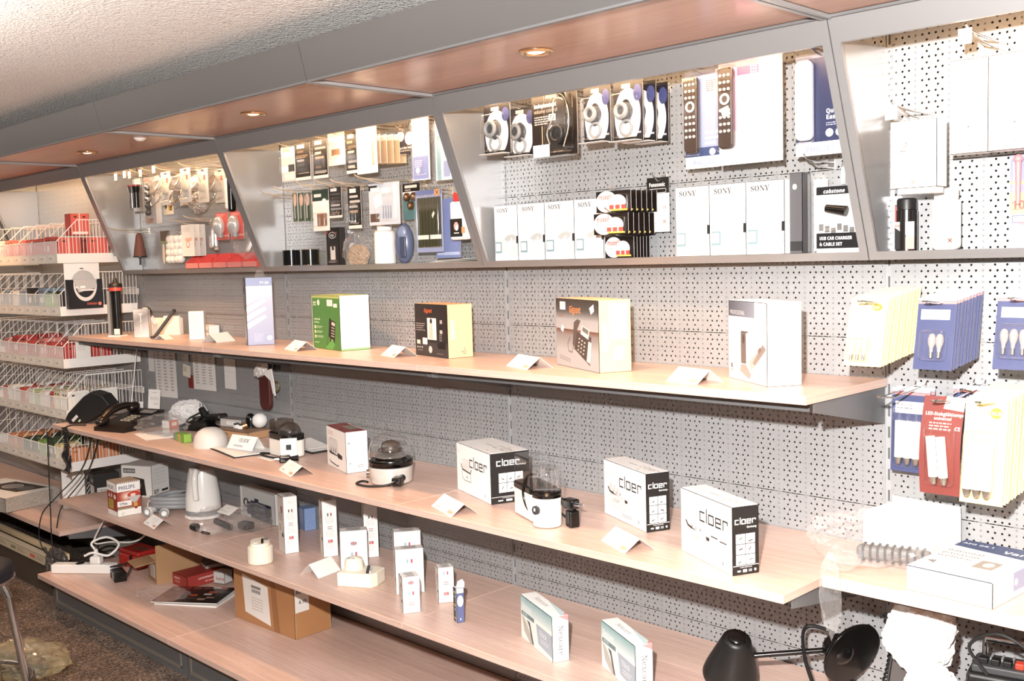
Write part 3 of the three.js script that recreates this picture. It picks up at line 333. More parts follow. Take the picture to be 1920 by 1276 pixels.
function flagBox(near, a, w, d, h, kind, label, wide) {
  const flag = { it: (c, x, y, s) => { B(c, x, y, s * .3, s * .62, '#4d6a55'); B(c, x + s * .7, y, s * .3, s * .62, '#b05058'); }, nl: (c, x, y, s) => { B(c, x, y, s, s * .14, '#b8676a'); B(c, x, y + s * .42, s, s * .14, '#6b7480'); }, tr: (c, x, y, s) => { B(c, x, y, s, s * .62, '#c26060'); EL(c, x + s * .42, y + s * .3, s * .16, s * .16, null, '#f4e9e7', 2); }, gb: (c, x, y, s) => { B(c, x, y, s, s * .6, '#8f7d86'); LN(c, [[x, y], [x + s, y + s * .6]], '#e9e3e3', 2); LN(c, [[x + s, y], [x, y + s * .6]], '#e9e3e3', 2); B(c, x, y + s * .24, s, s * .12, '#b86a6c'); B(c, x + s * .44, y, s * .12, s * .6, '#b86a6c'); }, fr: (c, x, y, s) => { B(c, x, y, s * .3, s * .62, '#8fb3c4'); B(c, x + s * .7, y, s * .3, s * .62, '#b8525c'); }, es: (c, x, y, s) => { B(c, x, y, s, s * .12, '#d0906c'); B(c, x, y + s * .4, s, s * .12, '#d07a6c'); } };
  const order = { tall: ['it', 'nl', 'tr'], wide: ['gb', 'fr'], wide2: ['fr'], small: ['gb', 'fr', 'es'], small2: ['fr', 'nl', 'tr'] }[kind];
  return carton('toothbrush_carton', label, 'box', near, a, w, d, h, S3, { base: '#f1f0ee', lid: '#f1f0ee',
    px: (c, W, H) => { B(c, -2, -2, W + 4, H + 4, '#f4f3f1'); const n = order.length, s = kind.startsWith('wide') ? W * .22 : W * .32; c.beginPath(); c.ellipse(W / 2, H * .12, W * .14, H * .03, 0, PI, 2 * PI); c.strokeStyle = '#c9c7c5'; c.lineWidth = 2; c.stroke(); for (let i = 0; i < n; i++) { const y = H * (kind === 'tall' ? .22 + .24 * i : kind === 'wide' ? .28 + .28 * i : kind === 'wide2' ? .22 : .1 + .3 * i); flag[order[i]](c, W / 2 - s / 2, y, s); lines(c, W * .2, y + s * .75, W * .62, kind === 'tall' ? 5 : 4, H * .026, '#d5d3d1', i + 3); } },
    pz: (c, W, H) => { B(c, -2, -2, W + 4, H + 4, '#ddd3ca'); B(c, W * .55, H * .17, W * .3, H * .12, '#a8686a'); lines(c, W * .15, H * .3, W * .7, 5, H * .03, '#8d857f', 4); EL(c, W * .75, H * .68, W * .16, H * .04, '#3a332f'); B(c, W * .2, H * .5, W * .3, H * .12, '#b9aea5'); },
    py: (c, W, H) => { B(c, -2, -2, W + 4, H + 4, '#eeedeb'); const r = rng(9); for (let i = 0; i < 7; i++) B(c, W * (.1 + .12 * i), H * (.2 + .1 * r()), W * .05, H * (.2 + .4 * r()), '#4e4b49'); } }, 'white toothbrush cartons with small flags');
}
flagBox([-2.136, .291], 17, .075, .053, .209, 'tall', 'tall narrow white carton with flags, in front of the blue wrapped packet');
flagBox([-1.991, .224], 23, .05, .054, .204, 'tall', 'tall narrow white carton with flags, behind the folded price card on the third shelf');
flagBox([-1.82, .272], 34, .05, .094, .132, 'wide', 'wide white carton with a British flag, behind the cream alarm with a button');
flagBox([-1.87, .133], 30, .04, .052, .195, 'tall', 'tall narrow white carton with flags, standing close to the pegboard');
flagBox([-1.575, .232], 34, .046, .09, .163, 'wide2', 'wide white carton hidden behind another wide white carton');
flagBox([-1.464, .316], 33, .045, .091, .142, 'wide2', 'wide white carton with one French flag, front of the pair');
flagBox([-1.306, .417], 28, .057, .054, .109, 'small', 'short white carton with flags near the shelf front edge');
flagBox([-1.297, .284], 31, .045, .05, .109, 'small2', 'short white carton with flags beside the slim blue packet');
{ const o = carton('brush_head_packet', 'slim blue packet with a white sticker and torn hang tab', 'package', [-1.125, .364], 24, .03, .024, .1, S3, { base: '#5a6184', lid: '#cfd2d6', px: (c, w, h) => { B(c, -2, -2, w + 4, h + 4, '#5c648c'); B(c, 0, 0, w, h * .12, '#d4d6da'); EL(c, w * .5, h * .36, w * .42, h * .17, '#f2f1ef'); B(c, w * .44, h * .87, w * .12, h * .07, '#e8e8ee'); }, pz: (c, w, h) => { B(c, -2, -2, w + 4, h + 4, '#2f3036'); for (let i = 0; i < 7; i++) B(c, w * .2, h * (.08 + .13 * i), w * .6, h * .07, ['#b9a878', '#8d8f96', '#5a4d3a'][i % 3]); B(c, w * .85, 0, w * .15, h, '#d8d9dc'); } });
  part('hang_tab', ext([[-.012, 0], [.012, 0], [.012, .016], [.005, .024], [-.008, .018]], .0008).rotateX(-.35).rotateY(1.1).translate(.006, .1008, -.004), std(0x9a9b9e, .3, .4), o); }
function careBox(near, a, w, d, label) {
  return carton('plaster_carton', label, 'box', near, a, w, d, .121, S3, { base: '#eef3f3', lid: '#dfe9ea',
    pz: (c, W, H) => { B(c, -2, -2, W + 4, H + 4, '#f0ece6'); const g = c.createLinearGradient(0, 0, 0, H * .35); g.addColorStop(0, '#8fb0b2'); g.addColorStop(1, '#dfe5e2'); c.fillStyle = g; c.fillRect(-2, -2, W + 4, H * .34); T(c, 'Nexcare', W * .04, H * .28, H * .19, '#e9efee', { font: 'serif', bold: false, sx: .75 }); RR(c, W * .02, H * .34, W * .42, H * .1, 4, '#6d8489'); T(c, 'ACTIVE', W * .06, H * .42, H * .08, '#c9d6d8'); PG(c, [[W * .03, H * .45], [W * .12, H * .5], [W * .2, H * .6], [W * .42, H * .95], [W * .3, H], [W * .1, H * .8]], '#b6b3aa'); PG(c, [[W * .2, H * .48], [W * .27, H * .6], [W * .36, H * .96], [W * .42, H * .98], [W * .3, H * .5]], '#4f4e4b'); PG(c, [[W * .5, H * .4], [W, H * .42], [W, H * .92], [W * .56, H * .84]], '#a9b2bd'); T(c, 'Thick', W * .6, H * .62, H * .17, '#e4e8ec', { bold: false }); lines(c, W * .64, H * .68, W * .28, 2, H * .06, '#d2d8de', 3); },
    px: (c, W, H) => { B(c, -2, -2, W + 4, H + 4, '#f6f7f6'); const g = c.createLinearGradient(W * .5, 0, W, 0); g.addColorStop(0, 'rgba(190,222,228,0)'); g.addColorStop(1, '#bcdde3'); c.fillStyle = g; c.fillRect(-2, -2, W + 4, H + 4); PG(c, [[W * .4, 0], [W, 0], [W, H * .12]], '#e0908e'); T(c, 'Nexcare', W * .38, H * .2, H * .17, '#4d4a48', { font: 'serif', bold: false, rot: 90 }); },
    py: (c, W, H) => { B(c, -2, -2, W + 4, H + 4, '#eef2f1'); PG(c, [[W * .4, 0], [W, 0], [W, H * .45]], '#bcd3d5'); PG(c, [[W * .9, 0], [W, 0], [W, H * .3]], '#e0908e'); T(c, 'Nexcare', W * .22, H * .6, H * .42, '#8d8a88', { font: 'serif', bold: false }); } });
}
careBox([-.714, .401], 23, .211, .048, 'pale blue and white plaster carton, the left of two');
careBox([-.429, .418], 26, .198, .047, 'pale blue and white plaster carton, the right one cut by the picture edge');
carton('wrapped_packet', 'blue film-wrapped packet lying against the pegboard on the third shelf', 'package', [-2.354, .061], 13, .063, .05, .088, S3, { base: '#7d92bb', px: (c, w, h) => { B(c, -2, -2, w + 4, h + 4, '#8097c2'); const r = rng(4); for (let i = 0; i < 60; i++) EL(c, w * r(), h * r(), 2, 1, '#9fb0d2'); LN(c, [[0, h], [w * .5, h * .6], [w, h]], '#6f86b2', 2); } }, null, .3);
carton('slim_grey_carton', 'long pale grey carton standing on edge behind the plastic bags', 'box', [-2.519, .088], 3, .29, .05, .125, S3, { base: '#c9cac9', lid: '#dddcd8', pz: (c, w, h) => { B(c, -2, -2, w + 4, h + 4, '#bfc0bd'); B(c, 0, 0, w * .06, h, '#e4e3df'); B(c, w * .3, h * .4, w * .6, h * .6, '#30333c'); RR(c, w * .42, h * .3, w * .12, h * .35, 4, '#252a3c'); RR(c, w * .7, h * .42, w * .12, h * .4, 4, '#252a3c'); } });

// base shelf
{ const o = carton('brown_carton', 'taped brown cardboard carton with a white address label', 'box', [-2.127, .268], -2, .399, .162, .222, S0, { base: '#b08055', lid: '#b08055',
  pz: (c, w, h) => { B(c, -2, -2, w + 4, h + 4, '#b08055'); const r = rng(8); for (let i = 0; i < 90; i++) B(c, w * r(), h * r(), w * .05 * r(), 1, '#a4764d'); PG(c, [[w * .62, 0], [w * .7, 0], [w * .76, h], [w * .66, h]], '#9b6b45'); PG(c, [[w * .15, h * .16], [w * .58, h * .26], [w * .61, h * .93], [w * .18, h * .83]], '#ece9e4'); for (let i = 0; i < 6; i++) B(c, w * (.31 + .025 * i), h * .38, w * .014, h * .06, '#4d4a47'); B(c, w * .3, h * .31, w * .16, h * .05, '#8a8580'); lines(c, w * .3, h * .52, w * .2, 5, h * .05, '#c9c5c0', 4); },
  px: (c, w, h) => { B(c, -2, -2, w + 4, h + 4, '#b08055'); const r = rng(18); for (let i = 0; i < 120; i++) B(c, w * r(), h * r(), 2, 2, '#a4764d'); B(c, 0, h * .1, w * .4, h * .46, '#e4e1dc'); T(c, 'A24.', w * .05, h * .24, h * .09, '#3a3633'); T(c, '4.10', w * .12, h * .42, h * .08, '#3a3633'); B(c, 0, 0, 5, h, '#c9a781'); B(c, w - 5, 0, 5, h, '#c9a781'); } });
  part('parcel_tape', bx(.05, .0006, .163, 0, .2231, 0), std(0xa5763f, .25), o); }
// open carton with flaps
{ const f = footprint([-3.17, .289], 11, .13, .2), o = thing('open_carton', 'open brown cardboard carton with one flap folded out on the base shelf', 'box', [f.c[0], S0, f.c[1]], f.turn), t = .003, cb = std(0xa98560, .85);
  part('side_wall', bx(.13, .1, t, 0, .05, .1), cb, o); part('side_wall', bx(.13, .16, t, 0, .08, -.1), cb, o); part('side_wall', bx(t, .17, .2, .065, .085, 0), cb, o); part('side_wall', bx(t, .1, .2, -.065, .05, 0), cb, o); part('bottom', bx(.13, t, .2, 0, .0015, 0), cb, o);
  part('flap', bx(.128, t, .09, 0, 0, .045).rotateX(.12).translate(0, .1, .1), cb, o);
  const lab = cardGeo(.07, .06, .0006, (c, w, h) => { B(c, -2, -2, w + 4, h + 4, '#dcd8d2'); lines(c, w * .1, h * .1, w * .8, 7, h * .12, '#8d8984', 3); }); part('label', lab.geo.translate(.01, .02, .1018), paper(lab.sheet), o); }
{ const b = cartonMesh(.03, .075, .05, { base: '#6d83a8', px: (c, w, h) => { B(c, -2, -2, w + 4, h + 4, '#4f74a8'); lines(c, w * .1, h * .1, w * .5, 8, h * .1, '#dfe4ea', 3); } }); solo('small_blue_packet', 'small blue printed packet inside the open brown carton', 'package', b.geo, b.mat, [-3.22, S0 + .0035, .2], -.2); }
carton('fairy_light_carton', 'flat red carton with white lettering on the base shelf', 'box', [-3.0, .235], -2, .125, .17, .05, S0, { base: '#9c3832', lid: '#9c3832', pz: (c, w, h) => { B(c, -2, -2, w + 4, h + 4, '#a03a32'); T(c, 'KONSTS', w * .12, h * .42, h * .26, '#efdcd8'); T(c, 'Weihnacht', w * .16, h * .7, h * .16, '#e3c4bf'); }, px: (c, w, h) => { B(c, -2, -2, w + 4, h + 4, '#a03a32'); T(c, 'LICHTERKETTE', w * .3, h * .45, h * .26, '#f0e0dc'); T(c, 'für innen', w * .5, h * .78, h * .2, '#e8cfca'); } });
carton('slim_white_box', 'thin grey-white box lying on the red carton', 'box', [-3.05, .12], 14, .1, .09, .014, S0 + .0512, { base: '#cfcdca', lid: '#7c7a78' });
carton('film_box', 'small grey and white box on top of the magazine end', 'box', [-2.9, .115], -20, .06, .05, .05, S0 + .0125, { base: '#d6d4d1', pz: (c, w, h) => { B(c, -2, -2, w + 4, h + 4, '#d6d4d1'); T(c, 'hama', w * .2, h * .7, h * .35, '#b05a54'); } });

// right-hand shelf
carton('vacuum_bag_carton', 'white and blue vacuum cleaner bag carton lying at the right shelf edge', 'box', [.372, .366], 4, .169, .25, .05, SR, { base: '#f6f5f3', lid: '#f2f1ef', pz: (c, w, h) => { B(c, -2, -2, w + 4, h + 4, '#f8f7f5'); LN(c, [[0, 2], [w, 2]], '#8a93b0', 3); for (let i = 0; i < 4; i++) B(c, w * (.72 + .04 * i), h * .2, 3, h * .55, '#9a9aa2'); }, px: (c, w, h) => { B(c, -2, -2, w + 4, h + 4, '#f2f1f0'); B(c, w * .35, 0, w * .6, h * .75, '#9aa3bf'); lines(c, w * .1, h * .3, w * .2, 4, h * .1, '#d9d8d6', 3); EL(c, w * .4, h * .4, 12, 12, '#eee'); },
  py: (c, w, h) => { B(c, -2, -2, w + 4, h + 4, '#f5f4f2'); PG(c, [[0, 0], [w, 0], [w, h * .3], [0, h * .22]], '#4c5878'); T(c, 'Variant', w * .58, h * .2, h * .1, '#f2f3f6', { sx: 1.1 }); T(c, 'AEG GR.1', w * .04, h * .12, h * .06, '#e8eaf0'); T(c, 'national', w * .04, h * .4, h * .075, '#6b6a6c'); T(c, 'panasonic', w * .04, h * .49, h * .075, '#6b6a6c'); T(c, 'wellstar', w * .04, h * .58, h * .075, '#6b6a6c'); PG(c, [[w * .5, h * .36], [w * .92, h * .42], [w * .88, h * .86], [w * .45, h * .78]], '#d9d3c8'); PG(c, [[w * .56, h * .5], [w * .8, h * .5], [w * .8, h * .72], [w * .56, h * .72]], '#8f8d88'); EL(c, w * .69, h * .6, w * .06, h * .06, '#eee'); PG(c, [[w * .05, h * .76], [w * .16, h * .72], [w * .18, h * .82]], '#77777a'); } });
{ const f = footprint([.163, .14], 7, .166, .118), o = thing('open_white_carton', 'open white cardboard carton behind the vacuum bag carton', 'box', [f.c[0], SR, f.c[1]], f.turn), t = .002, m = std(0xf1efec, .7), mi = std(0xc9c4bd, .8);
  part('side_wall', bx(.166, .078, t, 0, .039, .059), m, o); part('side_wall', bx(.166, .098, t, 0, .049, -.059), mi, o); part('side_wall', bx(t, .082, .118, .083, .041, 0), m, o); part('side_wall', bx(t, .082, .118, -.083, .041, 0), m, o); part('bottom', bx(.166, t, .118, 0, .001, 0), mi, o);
  const lab = cardGeo(.03, .03, .0006, (c, w, h) => { B(c, -2, -2, w + 4, h + 4, '#efe2c4'); EL(c, w * .55, h * .75, w * .18, h * .14, null, '#c0503a', 4); }); part('sticker', lab.geo.translate(.045, .045, -.0575), paper(lab.sheet), o); }
// price tents
function tent(name, x, y, z, ang, w, label, kind = 0, d = .08, h = .031) {
  const o = thing('price_card', label, 'price card', [x, y, z], -ang * D2R, 'folded price cards on the shelves'), leaf = Math.hypot(d / 2, h), tilt = Math.atan2(d / 2, h), r = kind * 13 + 5;
  const pr = cardGeo(w, leaf, .0007, (c, W, H) => { B(c, -2, -2, W + 4, H + 4, '#f4f2ee'); if (kind === 99) { T(c, '18.80€', W * .32, H * .48, H * .36, '#3d3a38', { bold: false, style: 'italic' }); T(c, 'TVPARTNER', W * .22, H * .82, H * .17, '#77716d'); return; } scribble(c, W * .3, H * .14, W * .45, H * .32, 5, '#8a8480', 2.2, r); scribble(c, W * .38, H * .48, W * .35, H * .24, 4, '#b9928a', 1.8, r + 1); T(c, 'PARTNER', W * .1, H * .86, H * .15, '#8d8884', { style: 'italic' }); B(c, W * .7, H * .68, W * .22, H * .2, '#e3a78c'); }, '#efedea', '#e6e3df');
  part('front_leaf', pr.geo.rotateX(-tilt).translate(0, 0, d / 2), paper(pr.sheet, .75), o);
  part('rear_leaf', bx(w, leaf, .0007, 0, leaf / 2, 0).rotateX(tilt).translate(0, 0, -d / 2), M.paper, o);
  return o;
}
tent('t', -2.04, S1, .248, 15, .13, 'folded white price card between the blue pack and the green carton', 1);
tent('t', -1.528, S1, .218, 18, .12, 'folded white price card left of the black and orange carton', 2);
tent('t', -.915, S1, .252, 20, .135, 'folded white price card left of the battered telephone carton', 3);
tent('t', -.342, S1, .285, 14, .11, 'folded white price card left of the hair clipper carton', 4);
tent('t', -1.894, S2, .385, 17, .147, 'folded white price card in front of the small rectangular egg cooker', 5);
tent('t', -1.074, S2, .405, 20, .152, 'folded white price card in front of the carton with the wide black end', 6);
tent('t', -.476, S2, .38, 25, .13, 'folded white price card in front of the narrow black and white carton', 7);
tent('t', -2.927, S3, .385, 8, .135, 'folded white price card in front of the grey hose coil', 8);
tent('t', -1.85, S3, .335, 78, .11, 'folded price card turned end-on between the two cream alarms', 9, .085, .042);
tent('t', -2.698, S1, .2, 75, .1, 'folded price card turned end-on at the top shelf left section', 10, .085, .035);
tent('t', -3.06, S1, .255, 60, .06, 'small folded price card beside the dark handle on the top shelf', 11, .06, .02);
// ---------- top shelf, left ----------
{ const o = thing('packed_torch', 'tall black torch with a red collar in a clear stand-up pack', 'torch', [-3.476, S1, .262], .6);
  part('foot', bx(.06, .006, .06, 0, .003, 0), M.white, o); part('torch_body', lathe([[.019, .006], [.021, .03], [.022, .18], [.024, .21]], 8), M.blackGloss, o); part('collar', cyl(.029, .029, .016, 0, .204, 0), std(0xc8503f, .4), o); part('cap', lathe([[.03, .22], [.03, .236], [.012, .24], [.006, .262], [0, .262]], 20), M.black, o);
  part('clear_sleeve', bx(.064, .215, .0008, 0, .11, .028), M.clear, o); part('side_strip', bx(.012, .2, .02, -.026, .105, .012), std(0xd8d8d6, .2, .5), o); part('barcode_label', bx(.028, .026, .0012, .012, .022, .0255), M.paper, o); }
{ const o = thing('clip_spot_lamp', 'white clip-on spot lamp with a brown ringed head on the top shelf', 'lamp', [-3.37, S1, .11], .35);
  part('backplate', bx(.2, .075, .012, 0, .0375, -.03), M.cream, o); part('second_plate', bx(.09, .085, .01, .07, .0425, .0), M.white, o); part('arm', tube([[-.05, .05, -.02], [-.055, .08, 0], [-.05, .095, .02]], .012, 12, 8), M.white, o);
  const h = part('lamp_head', lathe([[0, -.02], [.022, -.018], [.026, .012], [.024, .016]], 20).rotateX(1.2).rotateY(.5).translate(-.05, .1, .03), std(0x4a3527, .4), o); part('lamp_face', cyl(.02, .02, .004, 0, 0, 0, 20).rotateX(1.2).rotateY(.5).translate(-.045, .106, .043), std(0xd9cdbb, .4), h); }
{ const o = thing('slim_brush', 'dark grey slim brush leaning on the top shelf', 'brush', [-3.16, S1, .215], .2); part('handle', rod(V(0, .008, .03), V(.045, .115, -.04), .0075, 8), M.dgrey, o); part('foot', rbx(.02, .012, .03, .004, 0, .006, .034), M.dgrey, o); part('rubber_tip', new THREE.SphereGeometry(.0085, 10, 8).translate(.045, .115, -.04), M.black, o); }

// ---------- second shelf, left ----------
{ const o = thing('phone_dock', 'angular black device with a white sticker lying behind the desk telephone', 'device', [-3.62, S2, .34], .62), pf = [[-.115, .022], [-.1, .05], [-.02, .125], [.02, .148], [.075, .132], [.11, .088], [.06, .045], [-.02, .004], [-.095, 0]];
  part('housing', ext(pf, .085, .006).translate(0, 0, -.05), std(0x17181a, .5), o); part('upper_shell', ext(pf.map(([x, y]) => [x * .86 - .012, y * .9 + .012]), .02, .004).translate(0, 0, -.072), std(0x121314, .55), o);
  const s = cardGeo(.036, .013, .0006, (c, w, h) => { B(c, -2, -2, w + 4, h + 4, '#cfd3d2'); lines(c, 4, 3, w - 8, 3, 6, '#a8acab', 3); }); part('sticker', s.geo.rotateZ(.75).translate(-.06, .022, .0355), paper(s.sheet), o); part('green_sticker', bx(.013, .008, .0006, 0, 0, 0).rotateZ(.75).translate(-.042, .016, .0355), std(0xb6c79a, .6), o); }
{ const o = thing('desk_telephone', 'black corded desk telephone with handset on the second shelf', 'telephone', [-3.325, S2, .3], .28);
  const body = ext([[-.115, 0], [.115, 0], [.115, .018], [-.115, .07]], .19, .004).rotateY(-PI / 2).translate(.095, 0, 0); part('base', body, std(0x1d1815, .35), o);
  part('rear_foot', bx(.17, .045, .04, 0, .0226, -.09), M.black, o);
  const sl = (g, x, z, lift = .0) => g.rotateX(.222).translate(x, .044 - z * .226 + lift, z);
  part('display', sl(bx(.075, .004, .03, 0, 0, 0), .035, -.075, .003), std(0x9a938a, .25), o); part('display_bezel', sl(bx(.095, .003, .045, 0, 0, 0), .035, -.075, .0015), M.blackGloss, o);
  for (let j = 0; j < 4; j++) for (let i = 0; i < 3; i++) part('key', sl(rbx(.014, .005, .009, .0015, 0, 0, 0, 1), -.005 + i * .021, -.018 + j * .018, .004), std(0xb7a98f, .5), o);
  for (let j = 0; j < 5; j++) part('memory_key', sl(bx(.024, .004, .007, 0, 0, 0), .07, -.02 + j * .014, .003), std(0x3c332d, .5), o);
  const hs = part('handset', [new THREE.SphereGeometry(1, 14, 10).scale(.026, .02, .034).translate(0, .012, -.088), new THREE.SphereGeometry(1, 14, 10).scale(.026, .02, .034).translate(0, .012, .088), tube([[0, .016, -.09], [0, .034, -.04], [0, .036, .03], [0, .016, .09]], .0155, 20, 10)], std(0x241a15, .28), o); hs.rotation.x = .222; hs.position.set(-.068, .05, 0); }
{ const pts = [], n = 220; for (let i = 0; i <= n; i++) { const t = i / n, a = t * 2 * PI * 24, y = S2 + .006 - .2 * t - (t > .03 ? 0 : 0), sway = .014 * Math.sin(t * 16); pts.push(V(-3.56 + .011 * Math.cos(a) + sway - t * .02, y, .488 + .008 * Math.sin(a) + .006 * Math.cos(t * 11))); } pts.unshift(V(-3.5, S2 + .012, .42), V(-3.55, S2 + .012, .47));
  const o = thing('coiled_cord', 'black coiled telephone cord hanging over the second shelf edge', 'cord'); part('coil', new THREE.TubeGeometry(new THREE.CatmullRomCurve3(pts), 520, .0036, 5), M.rubber, o); part('second_loop', tube([[-3.55, .8, .485], [-3.54, .74, .49], [-3.565, .69, .487], [-3.545, .64, .489], [-3.56, .66, .484], [-3.535, .72, .482]], .004, 30, 5), M.rubber, o); }
{ const nt = cardGeo(.075, .14, .0006, (c, w, h) => { B(c, -2, -2, w + 4, h + 4, '#eeece9'); LN(c, [[w * .35, h * .12], [w * .7, h * .1]], '#4a4846', 2); scribble(c, w * .12, h * .25, w * .75, h * .12, 7, '#5c5957', 2, 3); scribble(c, w * .45, h * .43, w * .4, h * .1, 4, '#5c5957', 2, 5); }); solo('handwritten_note', 'white handwritten note leaning behind the desk telephone', 'note', nt.geo.rotateX(-.12), paper(nt.sheet, .8), [-3.47, S2, .12], .3); }
solo('plastic_bag', 'crumpled white plastic bag with red print behind the telephone', 'bag', crumple(.085, .05, .05, .3, 2.2, 3, 12, -.045), M.bag, [-3.22, S2 + .046, .075], .4);
{ const b = cartonMesh(.05, .035, .045, { base: '#e9e6e2', px: (c, w, h) => { B(c, -2, -2, w + 4, h + 4, '#d9775f'); B(c, w * .3, h * .25, w * .55, h * .4, '#efece8'); lines(c, w * .35, h * .33, w * .4, 2, h * .12, '#9a7a74', 2); } }); solo('small_orange_box', 'small white and orange box beside the desk telephone', 'box', b.geo, b.mat, [-3.17, S2, .19], .2); }
solo('clear_bag', 'crumpled clear plastic bag on the second shelf papers', 'bag', crumple(.105, .034, .075, .4, 2.2, 7, 9, -.03), M.film, [-3.06, S2 + .037, .28], .1);
{ const o = thing('paper_stack', 'loose white papers lying under the clear bag', 'papers', [-3.03, S2, .32], -.1); for (let i = 0; i < 3; i++) part('sheet', bx(.21 - i * .02, .001, .14, i * .01, .0008 + i * .0014, -i * .012).rotateY(i * .16 - .12), M.paper, o); }
{ const o = thing('power_adapter_pile', 'tangle of black plugs and a cordless handset near the pegboard', 'adapters', [-2.99, S2, .1], .15);
  part('charger', rbx(.09, .05, .06, .008, -.05, .025, -.01), M.blackGloss, o); part('handset', rbx(.17, .03, .05, .012, 0, 0, 0).rotateZ(.12).rotateY(-.25).translate(.04, .055, .0), M.black, o); part('handset_screen', bx(.035, .002, .028, 0, 0, 0).rotateZ(.12).rotateY(-.25).translate(.06, .0735, -.004), std(0x8f7f86, .3), o); part('plug', cyl(.018, .014, .045, 0, 0, 0, 12).rotateX(.5).translate(-.035, .05, -.01), M.black, o); for (const q of [-1, 1]) part('plug_pin', cyl(.0022, .0022, .018, 0, 0, 0, 6).translate(-.03 + q * .009, .095, .014), M.chrome, o); part('cradle', ext([[-.1, 0], [.09, 0], [.09, .016], [-.02, .05], [-.1, .02]], .06, .003).rotateY(.15).translate(-.01, 0, .01), M.blackGloss, o); part('cable', tube([[-.12, .012, .03], [-.15, .03, 0], [-.1, .06, -.03], [-.03, .07, -.02]], .004, 24, 6), M.rubber, o); }
{ const o = thing('green_lamp_box', 'small lime green box with a red band left of the frosted shade', 'box', [-2.79, S2, .325], -.12), m = cartonMesh(.085, .034, .035, { base: '#86b04a', pz: (c, w, h) => { B(c, -2, -2, w + 4, h + 4, '#79ab48'); B(c, w * .4, 0, w * .2, h, '#e0a08e'); B(c, w * .44, 0, w * .06, h, '#c8614e'); } }); part('box', m.geo, m.mat, o); part('inner_tray', bx(.03, .028, .03, -.056, .0142, 0), M.grey, o); }
solo('glass_shade', 'frosted white glass lamp shade standing dome-up on the second shelf', 'lampshade', lathe([[.066, 0], [.0655, .02], [.06, .042], [.047, .06], [.027, .0715], [0, .075], [0, .0725], [.026, .069], [.045, .058], [.057, .041], [.0625, .02], [.063, 0], [.066, 0]], 48), M.frost, [-2.6, S2, .31]);
{ const o = thing('cable_box', 'small grey printed box lying behind the frosted shade', 'box', [-2.79, S2 + .0302, .085], .2), m = cartonMesh(.13, .034, .06, { base: '#7d7b78', pz: (c, w, h) => { B(c, -2, -2, w + 4, h + 4, '#b7b4b0'); RR(c, w * .3, h * .3, w * .4, h * .4, 3, '#eceae7'); lines(c, w * .34, h * .38, w * .3, 2, h * .14, '#8a8784', 3); } }); part('box', m.geo, m.mat, o); }
{ const b = cartonMesh(.24, .029, .13, { base: '#b08a66', py: (c, w, h) => { B(c, -2, -2, w + 4, h + 4, '#8d6f57'); } , pz: (c, w, h) => { B(c, -2, -2, w + 4, h + 4, '#b9926c'); T(c, '175', w * .3, h * .8, h * .7, '#5a4636'); } }); solo('flat_brown_box', 'flat brown cardboard box under the bulbs and small grey box', 'box', b.geo, b.mat, [-2.715, S2, .1], .12); }
{ const o = thing('candle_bulb_cap', 'black plastic bulb cap standing beside the globe bulb', 'cap', [-2.715, S2 + .03, .062]); part('cap', lathe([[.02, 0], [.021, .03], [.018, .045], [.01, .056], [0, .058]], 20), M.blackGloss, o); part('rim', cyl(.023, .023, .006, 0, 0, 0), M.black, o); }
{ const o = thing('globe_bulb', 'round white globe light bulb lying on its side', 'light bulb', [-2.665, S2 + .03, .05]); part('globe', new THREE.SphereGeometry(.031, 28, 20).translate(0, .031, 0), phys({ color: 0xe9e9e6, roughness: .35 }), o); part('screw_base', lathe([[.013, 0], [.0135, .012], [.014, .026]], 18).rotateX(PI / 2 + .35).rotateY(-.55).translate(-.03, .016, .042), std(0xb98a5e, .3, .8), o); }
for (const [i, dx] of [0, .035].entries()) { const o = thing('cable_clip', i ? 'small white cable clip beside the black bulb cap' : 'small white cable clip at the grey box corner', 'clip', [-2.74 + dx, S2 + .03, .115], i * .5, 'white clips'); part('body', rbx(.022, .016, .018, .003, 0, .008, 0), M.white, o); part('lever', bx(.012, .006, .02, .004, .019, .002), M.dgrey, o); }
{ const o = thing('clipboard', 'black clipboard with white papers under the handwritten price tent', 'clipboard', [-2.4, S2, .285], -.18); part('board', bx(.26, .003, .17, 0, .0015, 0), M.black, o); for (let i = 0; i < 3; i++) part('sheet', bx(.245, .0009, .155, 0, .0036 + i * .0012, 0).rotateY(i * .03), M.paper, o); part('clip', bx(.05, .006, .015, -.08, .0085, -.07), M.chrome, o); }
tent('t', -2.41, S2 + .0066, .27, -8, .15, 'white tent card reading 18.80 on the clipboard', 99, .06, .048);
{ const o = thing('folder', 'dark folder with white papers behind the rectangular egg cooker', 'folder', [-2.24, S2, .09], -.12); part('cover', bx(.25, .004, .12, 0, .002, 0), M.black, o); part('sheet', bx(.22, .001, .1, -.01, .0047, 0), M.paper, o); const s = bx(.16, .001, .09, -.02, .012, -.005); part('lifted_sheet', s.rotateZ(-.08), M.paper, o); }

